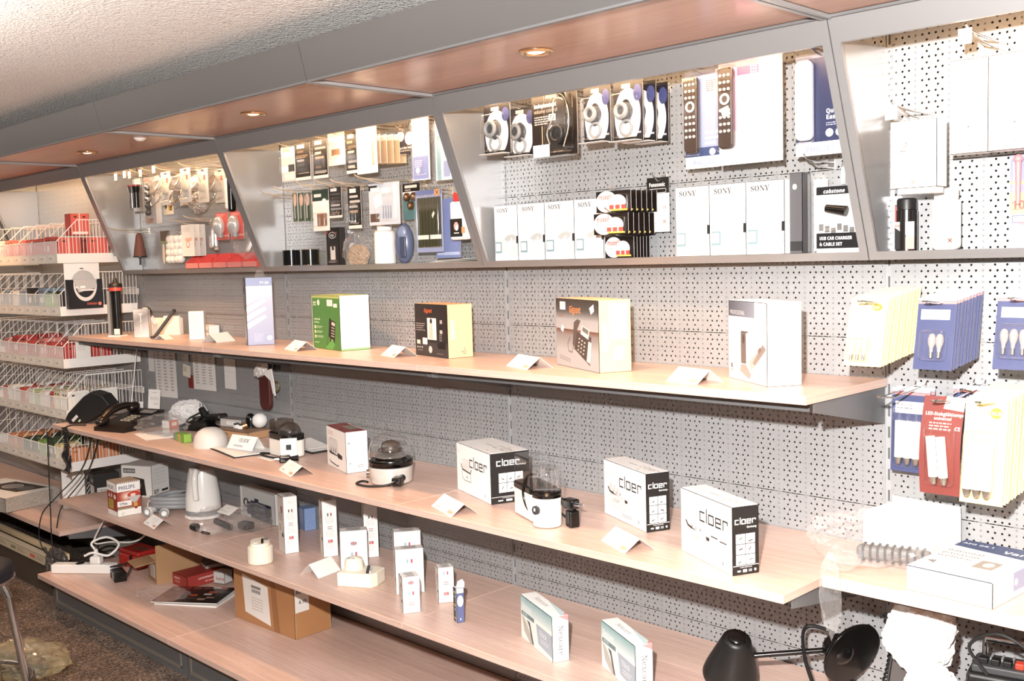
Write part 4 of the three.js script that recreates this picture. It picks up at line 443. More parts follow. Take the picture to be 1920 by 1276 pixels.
// ---------- egg cookers ----------
const stadium = (l, w, n = 10) => { const o = [], r = w / 2, h = l / 2 - r; for (let i = 0; i <= n; i++) o.push([h + r * Math.cos(-PI / 2 + PI * i / n), r * Math.sin(-PI / 2 + PI * i / n)]); for (let i = 0; i <= n; i++) o.push([-h + r * Math.cos(PI / 2 + PI * i / n), r * Math.sin(PI / 2 + PI * i / n)]); return o; };
const slabOf = (pts, h, y = 0, b = .002) => ext(pts, h, b).rotateX(-PI / 2).translate(0, y, 0);
function mainsPlug(parent, p, turn, cablePts) { const g = new THREE.Group(); g.name = 'mains_plug'; parent.add(g); g.position.set(...p); g.rotation.y = turn; part('plug_body', [rbx(.03, .026, .04, .006, 0, .013, 0), new THREE.CylinderGeometry(.007, .012, .03, 10).rotateX(PI / 2).translate(0, .013, -.032)], M.blackGloss, g); for (const q of [-1, 1]) part('plug_pin', new THREE.CylinderGeometry(.0022, .0022, .018, 8).rotateX(PI / 2).translate(q * .009, .014, .028), M.chrome, g); part('cable', tube(cablePts, .0038, 60, 6), M.rubber, parent); }
{ const o = thing('egg_cooker', 'small rectangular white egg cooker with a smoky bubble lid', 'egg cooker', [-2.18, S2, .235], -.1), ivory = phys({ color: 0xece7de, roughness: .3 });
  part('base', slabOf(rrect(.155, .085, .03), .06, .004, .004), ivory, o); part('black_band', slabOf(rrect(.157, .087, .031), .022, .064, .002), M.blackGloss, o);
  const fr = part('front_panel', ext([[-.03, .008], [-.022, 0], [.022, 0], [.03, .008], [.03, .072], [-.03, .072]], .012, .003).rotateY(PI / 2 - .5).translate(.07, .004, .028), std(0xf2f0ec, .35), o); part('switch', bx(.018, .018, .006, 0, .045, .0135).rotateY(PI / 2 - .5).translate(.07, 0, .028), M.black, fr);
  part('lid', [slabOf(rrect(.075, .075, .016), .045, .086, .006).translate(-.035, 0, 0), new THREE.SphereGeometry(.042, 24, 16, 0, 2 * PI, 0, PI / 2).translate(.028, .086, 0)], M.smoke, o); part('egg_tray', slabOf(rrect(.12, .06, .02), .012, .087), M.blackGloss, o);
  mainsPlug(o, [.12, 0, .07], -.5, [[-.06, .006, .04], [-.09, .005, .06], [-.04, .005, .075], [.04, .006, .068], [.1, .012, .06], [.12, .013, .04]]); part('manual', bx(.1, .001, .05, .0, .0006, .07), M.paper, o); }
{ const o = thing('egg_cooker', 'round white egg cooker with a clear domed lid and coiled plug', 'egg cooker', [-1.5, S2, .29], .1), sat = phys({ color: 0xd9d6d0, roughness: .28, metalness: .3 });
  part('base', lathe([[0, .003], [.06, .003], [.066, .008], [.0685, .05], [.069, .058], [0, .058]], 48), sat, o); part('black_band', lathe([[0, .058], [.07, .058], [.0705, .078], [.064, .08], [0, .08]], 48), M.blackGloss, o); part('heating_tray', lathe([[0, .0805], [.048, .081], [.053, .087], [.05, .088], [0, .0835]], 40), std(0xd8d2c8, .2, .9), o);
  part('clear_lid', lathe([[.068, .08], [.068, .1], [.064, .124], [.05, .145], [.026, .157], [0, .16]], 48), M.clear, o); part('egg_rack', [new THREE.TorusGeometry(.04, .0022, 6, 32).rotateX(PI / 2).translate(0, .105, 0), lathe([[.032, .098], [.034, .112], [.027, .128], [.012, .134], [0, .135]], 24, -.006, 0, -.008)], M.smoke, o); part('lid_grip', bx(.006, .012, .02, .069, .105, 0).rotateY(.4), M.clear, o);
  part('dial', new THREE.CylinderGeometry(.014, .014, .012, 24).rotateX(PI / 2).rotateY(-.9).translate(-.058, .03, .042), M.chrome, o);
  mainsPlug(o, [.085, .012, .055], .5, [[-.05, .006, .055], [-.078, .005, .05], [-.07, .005, .085], [-.01, .005, .095], [.05, .01, .075], [.075, .02, .035]]); }
{ const o = thing('egg_cooker', 'long white egg cooker with a tall clear lid and black control ring', 'egg cooker', [-.81, S2, .33], -23 * D2R), gloss = phys({ color: 0xf3f1ee, roughness: .25 });
  part('base', slabOf(rrect(.15, .078, .024), .072, .003, .004).translate(-.035, 0, 0), gloss, o); part('black_tray', slabOf(rrect(.152, .08, .025), .016, .075).translate(-.035, 0, 0), M.blackGloss, o); part('clear_lid', slabOf(rrect(.144, .074, .022), .075, .091, .004).translate(-.035, 0, 0), M.clear, o);
  part('control_base', lathe([[0, .002], [.036, .002], [.0375, .005], [.0375, .078], [0, .078]], 40, .068, 0, .012), gloss, o); part('control_ring', lathe([[0, .078], [.0385, .078], [.0385, .094], [0, .094]], 40, .068, 0, .012), M.blackGloss, o); part('measuring_cup', lathe([[.036, .094], [.036, .152], [.0345, .154], [.0335, .152], [.0335, .097], [0, .097]], 36, .068, 0, .012), M.clear, o);
  const k = part('knob', new THREE.CylinderGeometry(.011, .012, .008, 24).rotateX(PI / 2).rotateY(.35).translate(.082, .048, .05), M.dgrey, o); part('knob_mark', bx(.004, .008, .002, 0, 0, 0).rotateY(.35).translate(.0835, .05, .0545), M.white, k);
  part('black_hoop', new THREE.TorusGeometry(.055, .0035, 8, 40, PI).rotateZ(PI / 2).rotateY(.2).translate(.031, .075, .03), M.blackGloss, o); mainsPlug(o, [.115, .05, -.035], 1.9, [[.03, .03, -.03], [.06, .012, -.05], [.1, .02, -.05], [.115, .06, -.045]]); part('plug_block', rbx(.03, .045, .03, .006, .112, .0225, -.04), M.blackGloss, o); }

// ---------- third shelf ----------
{ const o = thing('hose_coil', 'coiled grey water hose with white couplings on the third shelf', 'hose', [-3.13, S3, .215], 0), pts = []; for (let i = 0; i <= 90; i++) { const t = i / 90, a = t * 2 * PI * 3.1 + 1.2; pts.push(V(.092 * (1 - .05 * Math.sin(3 * a)) * Math.cos(a), .013 + t * .05 + .004 * Math.sin(2 * a), .088 * Math.sin(a))); }
  part('hose', new THREE.TubeGeometry(new THREE.CatmullRomCurve3(pts), 220, .0115, 10), std(0x8f9194, .45), o); for (const [x, z, t] of [[.02, .1, .5], [.085, .075, .9]]) { const k = part('coupling', lathe([[.01, 0], [.012, .02], [.019, .024], [.02, .045], [.016, .046], [.014, .03], [0, .03]], 24).rotateX(PI / 2).rotateY(t).translate(x, .021, z), M.white, o); part('thread_ring', new THREE.TorusGeometry(.015, .003, 8, 24).rotateY(t).translate(x + .046 * Math.sin(t), .021, z + .046 * Math.cos(t)), M.grey, k); } part('care_tag', bx(.05, .001, .03, 0, 0, 0).rotateZ(.2).translate(.05, .082, -.03), M.paper, o); part('cable_tie', new THREE.TorusGeometry(.022, .0014, 6, 20).rotateY(.6).translate(-.01, .035, .09), M.white, o); }
{ const o = thing('electric_kettle', 'white plastic jug kettle on the third shelf', 'kettle', [-2.9, S3, .195], -PI / 4), w = phys({ color: 0xe9e7e3, roughness: .22 });
  part('power_base', lathe([[0, 0], [.075, 0], [.077, .008], [.074, .016], [0, .016]], 40), M.white, o); part('grey_band', lathe([[.0735, .018], [.0745, .022], [.0742, .036], [.073, .038]], 40), M.grey, o);
  part('body', lathe([[0, .017], [.072, .018], [.0735, .038], [.07, .1], [.06, .17], [.053, .2], [.05, .212], [0, .216]], 48), w, o); part('spout', ext([[0, 0], [.03, .032], [.0, .04]], .03, .004).translate(0, 0, -.015).rotateY(PI).translate(-.04, .175, 0), w, o);
  part('handle', tube([[.04, .2, 0], [.075, .212, 0], [.1, .19, 0], [.102, .13, 0], [.094, .095, 0]], .0125, 30, 10), w, o); part('lid_button', rbx(.02, .01, .022, .003, .075, .221, 0), M.grey, o); part('water_gauge', new THREE.SphereGeometry(1, 16, 12).scale(.006, .06, .012).rotateY(-.9).translate(-.052, .115, .04), M.smoke, o); part('switch', bx(.012, .006, .005, 0, 0, 0).rotateY(-.35).translate(-.025, .045, .068), M.black, o); }
{ const o = thing('bagged_fittings', 'crumpled clear bag of black fittings with a white paper label', 'bag', [-2.6, S3, .23], .2); part('bag_film', [crumple(.1, .045, .075, .35, 2.2, 11, 9, -.035).translate(-.04, .04, .04), crumple(.085, .05, .06, .35, 2.2, 14, 9, -.04).translate(.06, .045, -.03)], M.film, o); part('black_cap', cyl(.016, .014, .028, 0, 0, 0, 18).rotateZ(PI / 2).translate(-.11, .018, .09), M.black, o); part('ring', new THREE.TorusGeometry(.014, .005, 8, 24).rotateX(1.2).translate(-.03, .012, .115), std(0x3a2c24, .4), o); const l = cardGeo(.095, .05, .0006, (c, w, h) => { B(c, -2, -2, w + 4, h + 4, '#ebe8e3'); scribble(c, w * .15, h * .25, w * .5, h * .2, 6, '#8f8a85', 1.6, 3); lines(c, w * .1, h * .6, w * .7, 2, h * .1, '#cdc9c4', 2); }); part('paper_label', l.geo.rotateX(-1.1).rotateY(-.2).translate(.005, .078, .055), paper(l.sheet, .8), o); part('fittings', [rbx(.06, .03, .04, .008, .05, .02, -.02), cyl(.012, .012, .09, 0, 0, 0, 12).rotateZ(1.4).translate(.02, .02, .03)], std(0x2b2725, .5), o); }
{ const o = thing('blue_clips', 'dark blue plastic hooks hanging from the long grey carton', 'hook', [-2.66, S3 + .02, .098]); for (const dx of [-.03, .07]) part('clip', rbx(.035, .05, .012, .004, dx, .03, 0), std(0x1d2238, .4), o); part('wire_loop', new THREE.TorusGeometry(.016, .0022, 6, 20).translate(-.062, .05, 0), M.black, o); part('bar', rod(V(-.05, .02, .004), V(.08, .012, .004), .003), M.dgrey, o); }
{ const o = thing('smoke_alarm', 'cream oval alarm with a dark slot on the third shelf', 'alarm', [-2.13, S3, .395], -.55); part('body', slabOf(stadium(.115, .08).map(([x, y]) => [x, y * (1 + .1 * Math.sign(x))]), .062, 0, .006), M.cream, o); part('top_cover', slabOf(stadium(.1, .068), .012, .061, .003), M.cream, o); part('slot', slabOf([[-.03, -.004], [.03, -.004], [.03, .004], [-.03, .004]], .003, .0722, 0).translate(.006, 0, -.008), M.black, o); part('speaker_disc', slabOf(oval(.018, .01), .002, .0722, 0).translate(-.02, 0, -.022), M.grey, o); part('test_button', slabOf(oval(.016, .011), .003, .0722, .0008).translate(.012, 0, .016), M.cream, o); }
{ const o = thing('smoke_alarm', 'cream alarm base with a raised round button in front of a wide carton', 'alarm', [-1.64, S3, .315], .5); part('body', slabOf([[-.068, -.045], [.05, -.045], [.062, -.02], [.062, .04], [.045, .05], [-.05, .05], [-.068, .02]], .046, 0, .004), M.cream, o); part('round_button', lathe([[.032, .044], [.032, .065], [.028, .078], [.014, .085], [0, .086]], 32, -.034, 0, -.012), M.cream, o); part('sticker', bx(.024, .014, .001, 0, 0, 0).rotateX(-.6).translate(-.036, .079, .008), M.grey, o); part('slot_bar', bx(.01, .006, .075, 0, 0, 0).rotateY(.35).translate(.022, .048, 0), M.black, o); part('slot_plate', bx(.004, .008, .06, 0, 0, 0).rotateY(.35).translate(.03, .049, 0), M.chrome, o); }

// ---------- base shelf ----------
{ const o = thing('power_strip', 'white power strip with a white plug on the base shelf', 'power strip', [-3.6, S0, .425], .67); part('strip_body', rbx(.3, .042, .052, .008, 0, .021, 0), M.white, o); for (let i = 0; i < 3; i++) part('socket', cyl(.019, .019, .002, -.02 + i * .055, .0415, 0, 24), std(i ? 0xd9d6d1 : 0x17130f, .5), o); part('white_plug', [rbx(.05, .035, .04, .008, .06, .06, 0), cyl(.012, .008, .03, .06, .078, 0, 12)], M.white, o); part('white_cable', tube([[.06, .1, 0], [.03, .13, -.02], [.09, .15, -.05], [.15, .12, -.04], [.12, .08, .0], [.06, .1, .03], [.02, .085, .03]], .0055, 60, 8), M.white, o); }
{ const o = thing('power_supply', 'black power supply brick with looped cable on the base shelf', 'adapter', [-3.37, S0, .37], -.25); part('brick', rbx(.1, .042, .055, .006, 0, .021, 0), M.blackGloss, o); const l = cardGeo(.05, .028, .0006, (c, w, h) => { B(c, -2, -2, w + 4, h + 4, '#1a1a1a'); lines(c, 6, 6, w * .7, 5, 9, '#77757a', 3); }); part('rating_label', l.geo.translate(-.01, .007, .0279), paper(l.sheet), o); part('cable', tube([[.05, .02, 0], [.09, .03, -.01], [.1, .06, -.03], [.03, .075, -.05], [-.05, .05, -.02], [-.12, .03, .02], [-.2, .012, .03], [-.26, .008, .0], [-.2, .008, -.05]], .0042, 80, 6), M.rubber, o); }
{ const o = thing('red_tool_case', 'shiny red plastic case beside the open carton', 'case', [-3.52, S0, .2], .1); part('case_body', rbx(.17, .06, .12, .012, 0, .03, 0), phys({ color: 0xb32f2a, roughness: .25 }), o); part('lid_shell', rbx(.165, .02, .115, .008, 0, .07, 0), phys({ color: 0xa82b27, roughness: .25 }), o); part('latch', bx(.016, .022, .006, .03, .05, .061), M.black, o); part('lid_picture', bx(.1, .001, .05, .02, .0806, 0), std(0x7c4030, .4), o); }
{ const o = thing('magazine', 'glossy dark catalogue lying beside the brown carton', 'magazine', [-2.86, S0, .275], .62), m = cartonMesh(.29, .006, .2, { base: '#e5e3e0', py: (c, w, h) => { B(c, -2, -2, w + 4, h + 4, '#231d1c'); PG(c, [[0, 0], [w * .3, 0], [w * .34, h], [0, h]], '#7b3a34'); for (let i = 0; i < 12; i++) { const r = rng(i + 2); B(c, w * (.35 + .55 * r()), h * r() * .8, w * .12, h * .1, ['#6d4a3a', '#c8613c', '#4b4543', '#8d7a6a', '#d8d2ca'][i % 5]); } } }, .25); part('catalogue', m.geo, m.mat, o); part('lower_booklet', bx(.28, .005, .19, .01, .0, 0).rotateY(-.07).translate(0, .0088, 0), M.paper, o); o.children[0].position.y = .0058 + .0056; o.children[1].position.y = -.006; }
solo('clear_wrap', 'crumpled clear film at the front end of the catalogue', 'bag', crumple(.085, .02, .06, .4, 2.4, 21, 8, -.016), M.film, [-2.92, S0 + .036, .385], .5);
// ---------- papers and keys on the pegboard ----------
for (const [x, y, w, h, kind, lab] of [[-3.555, .925, .21, .27, 0, 'long price list sheet'], [-3.19, .985, .2, .225, 1, 'table sheet with columns'], [-2.965, 1.005, .095, .2, 2, 'narrow blank slip'], [-3.7, 1.04, .06, .15, 3, 'slim slip beside the baskets'], [-3.36, 1.105, .065, .05, 4, 'small card between two sheets'], [-3.355, 1.035, .07, .055, 5, 'yellowish card hanging askew']]) {
  const g = cardGeo(w, h, .0005, (c, W, H) => { B(c, -2, -2, W + 4, H + 4, kind === 5 ? '#e6e0cc' : '#e9e7e4'); if (kind < 2) { for (let i = 0; i < 3; i++) lines(c, W * (.12 + .3 * i), H * .14, W * .16, 14, H * .055, '#a9a6a3', i + kind * 5); B(c, W * .12, H * .1, W * .2, 3, '#6b6866'); } if (kind === 2) LN(c, [[0, H * .62], [W, H * .63]], '#cfccc8', 2); if (kind > 3) lines(c, W * .1, H * .2, W * .4, 3, H * .14, '#8f8b87', 4); }, '#dddbd8', '#cccccc', 1200);
  const o = solo('wall_notice', 'white paper ' + lab + ' taped to the pegboard under the top shelf', 'paper', g.geo.rotateZ(kind === 5 ? -.12 : (kind - 2) * -.012), paper(g.sheet, .85), [x, y, .0035], 0, 'papers on the pegboard'); }
solo('red_tag', 'dark red tag behind the yellowish card on the pegboard', 'tag', rbx(.045, .06, .003, .001, 0, .03, 0), std(0x7a2422, .5), [-3.32, .985, .002]);
{ const o = thing('key_bunch', 'bunch of cables and a dark red leather case hanging on the pegboard', 'keys', [-2.585, .95, .012]); part('leather_case', ext(rrect(.075, .15, .03), .018, .004).translate(-.02, .075, .03), std(0x4a1d1a, .5), o); part('white_connector', crumple(.05, .022, .02, .3, 3, 5, 8).rotateZ(.5).translate(-.02, .17, .05), std(0xd8d6d2, .5), o); part('ribbon', ext([[0, 0], [.03, .01], [.045, -.05], [.05, -.1], [.035, -.09], [.02, -.04], [-.02, -.02]], .004).translate(.02, .165, .05), M.white, o); const w = []; for (let i = 0; i < 9; i++) { const a = rng(i + 40); w.push(tube([[-.03 + .012 * i, .255, .0], [-.035 + .013 * i + .01 * a(), .24, .03], [-.02 + .009 * i, .2 + .02 * a(), .05 + .01 * a()], [-.01 + .006 * i, .16, .045]], .0036, 16, 5)); } part('cables', w, M.rubber, o); part('plug', rbx(.03, .07, .02, .004, .055, .2, .03), M.dgrey, o); part('peg_hook', tube([[.02, .262, -.012], [.02, .262, .03], [.02, .268, .06]], .003, 12, 6), M.hook, o); part('spring', new THREE.TorusGeometry(.02, .003, 6, 20).translate(.045, .1, .03), std(0x9a8a4a, .4, .6), o); }
// ---------- right hand clutter ----------
solo('clear_bag', 'large crumpled clear plastic bag hanging over the right shelf edge', 'bag', [crumple(.1, .05, .07, .4, 2.2, 31, 11, -.042).translate(0, .055, 0), crumple(.018, .07, .014, .35, 2.4, 33, 6).translate(-.03, -.03, .15), crumple(.03, .012, .05, .3, 2.4, 35, 6).translate(-.025, .03, .1)], M.film, [.075, SR, .245], .12);
{ const o = thing('grey_strap_handle', 'grey ribbed plastic part inside the large clear bag', 'part', [.12, SR + .012, .23], .25); part('bar', rbx(.15, .03, .03, .01, 0, .015, 0), std(0x6b6a69, .5), o); for (let i = 0; i < 9; i++) part('rib', bx(.005, .034, .033, -.06 + i * .015, .015, 0), M.dgrey, o); }
{ const o = thing('desk_lamp', 'black metal desk lamp lying on the third shelf at the right', 'desk lamp', [-.1, S3, .14]); part('foot_disc', lathe([[0, 0], [.078, 0], [.08, .006], [.074, .014], [.03, .02], [0, .021]], 40).rotateZ(1.25).rotateY(-.35).translate(.06, .105, -.045), M.blackGloss, o); part('foot_hub', new THREE.SphereGeometry(.036, 24, 16).translate(.03, .115, -.03), M.blackGloss, o); part('arm', rod(V(.03, .115, -.03), V(-.14, .09, .09), .0065, 10), M.blackGloss, o); const sh = part('lamp_shade', lathe([[.02, .07], [.034, .066], [.062, -.03], [.066, -.05], [.063, -.05], [.032, .062], [0, .066]], 36).rotateZ(-.35).rotateX(.3).translate(-.16, .085, .12), M.black, o); part('shade_cap', lathe([[0, .012], [.018, .01], [.021, 0]], 24).rotateZ(-.35).rotateX(.3).translate(-.135, .147, .14), M.blackGloss, sh); part('cable', tube([[.05, .13, -.03], [0, .15, -.04], [-.05, .15, -.03], [-.02, .12, .04], [.06, .07, .13], [.1, .02, .16]], .0045, 40, 6), M.rubber, o); }
{ const o = thing('grey_wall_phone', 'dusty grey plastic wall plate with a round button leaning under the right shelf', 'device', [.11, S3, .2], .1); part('plate', rbx(.062, .27, .022, .006, 0, .135, 0).rotateX(-.12).rotateZ(-.12), std(0x4d4846, .6), o); part('round_button', new THREE.CylinderGeometry(.017, .017, .008, 28).rotateX(PI / 2 - .12).translate(.028, .225, -.01), M.grey, o); part('button_hub', new THREE.CylinderGeometry(.006, .006, .012, 16).rotateX(PI / 2 - .12).translate(.028, .225, -.008), M.dgrey, o); }
{ const pts = []; for (let i = 0; i <= 140; i++) { const t = i / 140, a = t * 2 * PI * 18; pts.push(V(.035 + .03 * Math.sin(t * 2.6) + .007 * Math.cos(a), S3 + .03 + t * .2, .12 + .007 * Math.sin(a))); } const o = thing('handset_cord', 'black spiral handset cord beside the grey wall plate', 'cord'); part('coil', new THREE.TubeGeometry(new THREE.CatmullRomCurve3(pts), 420, .003, 5), M.rubber, o); part('tail', tube([[.06, S3 + .22, .12], [.09, S3 + .26, .14], [.1, S3 + .1, .22], [.11, S3 + .01, .25]], .003, 24, 5), M.rubber, o); }
solo('white_cloth', 'crumpled white cloth stuffed under the right shelf', 'cloth', [crumple(.062, .07, .05, .3, 2.4, 51, 16).translate(0, .235, 0), crumple(.05, .085, .045, .3, 2.6, 53, 16, -.09).translate(.03, .095, .02)], M.paper, [.165, S3, .2], 0);
{ const o = thing('cassette_radio', 'black cassette radio with a red button at the lower right corner', 'radio', [.385, S3, .17], .2); part('case', rbx(.24, .2, .13, .01, 0, .1, 0), M.black, o); part('control_deck', rbx(.2, .016, .07, .004, -.01, .207, .02), M.dgrey, o); for (let i = 0; i < 7; i++) part('button', rbx(.016, .012, .02, .002, -.09 + i * .022, .221, .035), i === 3 ? std(0xc8412f, .4) : M.black, o); part('handle', poly([V(-.1, .2, -.04), V(-.1, .235, -.05), V(.1, .235, -.05), V(.1, .2, -.04)], .006, 8), M.chrome, o); for (let i = 0; i < 4; i++) part('slider', bx(.004, .004, .03, -.08 + i * .02, .2165, 0), M.grey, o); part('cable', tube([[-.08, .2, .06], [-.11, .26, .08], [-.05, .3, .1], [.03, .24, .1], [.0, .12, .1], [-.06, .05, .1], [-.1, .03, .09]], .0036, 60, 6), M.rubber, o); }
// ---------- floor ----------
{ const o = thing('bar_stool', 'round stool with a black padded seat and chrome tube legs', 'stool', [-2.53, 0, 1.27]); part('seat', lathe([[0, .6], [.14, .598], [.168, .585], [.172, .56], [.165, .545], [0, .545]], 40), std(0x14161f, .5), o); part('seat_rim', new THREE.TorusGeometry(.168, .006, 8, 48).rotateX(PI / 2).translate(0, .545, 0), M.chrome, o); for (let i = 0; i < 4; i++) { const a = -PI / 4 + i * PI / 2; part('leg', poly([V(.14 * Math.cos(a), .545, .14 * Math.sin(a)), V(.165 * Math.cos(a), .49, .165 * Math.sin(a)), V(.235 * Math.cos(a), .012, .235 * Math.sin(a))], .0125, 12), M.chrome, o); } part('foot_ring', new THREE.TorusGeometry(.205, .008, 8, 48).rotateX(PI / 2).translate(0, .2, 0), M.chrome, o); }
solo('floor_bag', 'crumpled clear and yellowish plastic bag on the carpet', 'bag', crumple(.16, .05, .1, .35, 2.2, 61, 9, -.045), phys({ color: 0xefe8cf, roughness: .12, transmission: .85, thickness: 0, side: THREE.DoubleSide, flatShading: true }), [-3.02, .048, .9], .3);
solo('bag_contents', 'dark packets inside the plastic bag on the carpet', 'packets', crumple(.1, .03, .06, .3, 3, 63, 10, -.02), std(0x55524e, .4), [-3.06, .024, .9], .2);
// ---------- goods in the lit display ----------
const hookGeo = (len, drop = .008) => [tube([[0, 0, -.004], [0, 0, len * .7], [0, drop * .4, len * .92], [0, drop * 1.6, len]], .0024, 16, 6), bx(.016, .012, .003, 0, 0, .001)];
function hook(x, y, len, label, mat = M.hookTan, tagged = false) { const o = thing('peg_hook', label, 'hook', [x, y, 0], 0, 'wire hooks in the pegboard'); part('wire', tube([[0, 0, -.004], [0, 0, len * .7], [0, .004, len * .92], [0, .012, len]], .0024, 16, 6), mat, o); part('lower_wire', tube([[0, -.014, -.004], [0, -.01, len * .6], [0, 0, len * .8]], .002, 12, 6), mat, o); part('seat_plate', bx(.016, .026, .003, 0, -.006, .001), mat, o); if (tagged) part('price_tag', bx(.026, .03, .0012, 0, -.012, len + .002), M.white, o); return o; }
const hookRow = {}, nth = ['first', 'second', 'third', 'fourth', 'fifth', 'sixth', 'seventh', 'eighth', 'ninth', 'tenth', 'eleventh', 'twelfth', 'thirteenth', 'fourteenth', 'fifteenth', 'sixteenth'];
const hookWords = (bay, x, y) => { const k = bay + (y > 1.9 ? ' upper' : ' lower'); hookRow[k] = (hookRow[k] ?? 0) + 1; return nth[hookRow[k] - 1] + ' tan wire hook in the ' + (y > 1.9 ? 'upper' : 'lower') + ' row of the ' + bay + ' display'; };
// a blister card: printed card plus a clear formed shell; (x, y0) is its lower centre
function blister(name, label, cat, x, y0, z, w, h, draw, o2 = {}) {
  const o = thing(name, label, cat, [x, y0, z], o2.turn ?? 0, o2.group), g = cardGeo(w, h, .0012, draw, o2.back ?? '#d9d7d4'); part('card', g.geo, paper(g.sheet, .35), o);
  if (o2.shell) { const [sx, sy, sw, sh, sd] = o2.shell; part('clear_shell', rbx(sw, sh, sd, Math.min(sd, sw, sh) * .3, sx, sy, sd / 2 + .001), M.clear, o); }
  if (o2.extra) o2.extra(o); return o;
}
const cardHead = (c, w, h, bg, head) => { B(c, -2, -2, w + 4, h + 4, bg); B(c, -2, -2, w + 4, h * .14, head); RR(c, w * .4, h * .03, w * .2, h * .035, 3, '#222'); };
// bay with the remote controls
const G1 = 'headphone packs on the upper hooks';
function phonesPack(x, y0, z, w, h, label) {
  return blister('headphone_pack', label, 'headphones', x, y0, z, w, h, (c, W, H) => { B(c, -2, -2, W + 4, H + 4, '#191820'); const g = c.createLinearGradient(0, 0, W, 0); g.addColorStop(0, '#c9cdd4'); g.addColorStop(1, '#8d94a8'); EL(c, W * .48, H * .58, W * .44, H * .46, '#d7d8da'); EL(c, W * .42, H * .5, W * .2, H * .2, '#2b2b2e'); EL(c, W * .5, H * .55, W * .14, H * .14, '#9a9b9e'); B(c, W * .1, H * .78, W * .75, H * .05, '#f2f1ef'); T(c, 'stereo headphones', W * .1, H * .88, H * .055, '#f4f4f4'); EL(c, W * .82, H * .22, W * .14, H * .14, '#3c4370'); RR(c, W * .28, H * .05, W * .3, H * .07, 2, '#d9c9a8'); B(c, 0, H * .93, W, H * .08, '#151515'); },
    { group: G1, extra: (o) => { part('clear_shell', rbx(w * .82, h * .76, .03, .012, -w * .02, h * .44, .016), M.clear, o); const e = part('ear_cup', new THREE.CylinderGeometry(w * .2, w * .24, .02, 24).rotateX(PI / 2).translate(-w * .06, h * .5, .013), M.dgrey, o); part('ear_pad', new THREE.TorusGeometry(w * .17, .006, 8, 24).translate(-w * .06, h * .5, .024), M.grey, e); part('cable_coil', new THREE.TorusGeometry(w * .2, .0035, 6, 24).translate(0, h * .22, .01), M.grey, o); part('bottom_fold', bx(w * .9, .0012, .03, 0, .0006, .015), M.white, o); } });
}
phonesPack(-1.068, 1.836, .2, .107, .141, 'black and white headphone pack nearest the left divider');
phonesPack(-1.062, 1.834, .105, .107, .141, 'headphone pack hanging behind the leftmost one');
phonesPack(-.72, 1.836, .17, .092, .15, 'headphone pack right of the black volume control pack');
phonesPack(-.616, 1.83, .17, .096, .155, 'overexposed headphone pack second right of the volume control pack');
phonesPack(-.612, 1.83, .12, .096, .155, 'headphone pack half hidden behind the overexposed one');
phonesPack(-.61, 1.83, .07, .096, .155, 'headphone pack nearest the pegboard in its row');
blister('headset_pack', 'large black headset pack reading independent volume control', 'headphones', -.874, 1.816, .17, .168, .18, (c, W, H) => { B(c, -2, -2, W + 4, H + 4, '#1d1613'); RR(c, W * .32, H * .03, W * .24, H * .09, 2, '#e9dcc4'); T(c, '3655', W * .34, H * .11, H * .08, '#7a6a58'); T(c, 'independent', W * .05, H * .25, H * .085, '#f4f0ea', { sx: .9 }); T(c, 'volume control', W * .05, H * .33, H * .08, '#bdb5ad', { sx: .9, bold: false }); lines(c, W * .06, H * .38, W * .4, 4, H * .035, '#d9d3cc', 3); RR(c, W * .38, H * .36, W * .15, H * .1, 3, '#efebe5'); T(c, 'TV', W * .4, H * .44, H * .09, '#222'); B(c, W * .22, H * .52, W * .018, H * .3, '#b9a88c'); PG(c, [[W * .38, H * .58], [W * .44, H * .52], [W * .47, H * .56], [W * .41, H * .64]], '#f4f1ec'); },
  { extra: (o) => { part('clear_shell', rbx(.085, .165, .04, .012, .035, .088, .022), M.clear, o); part('headband', new THREE.TorusGeometry(.04, .005, 8, 32, PI).rotateZ(-PI / 2).scale(.7, 1.5, 1).translate(.04, .1, .02), M.blackGloss, o); const e = part('ear_cup', new THREE.CylinderGeometry(.026, .028, .02, 28).rotateX(PI / 2).translate(.03, .055, .016), M.blackGloss, o); part('ear_pad', new THREE.TorusGeometry(.02, .006, 8, 24).translate(.03, .055, .027), M.black, e); part('cable', tube([[.0, .03, .02], [-.01, .06, .02], [.015, .1, .024], [.02, .15, .02], [.06, .14, .022], [.072, .08, .022], [.05, .02, .02]], .002, 40, 5), M.hookTan, o); part('price_label', bx(.062, .034, .001, -.05, .017, .0015), std(0xdfe3ea, .6), o); part('bottom_fold', bx(.15, .0012, .04, .005, -.004, .02), M.film, o); } });
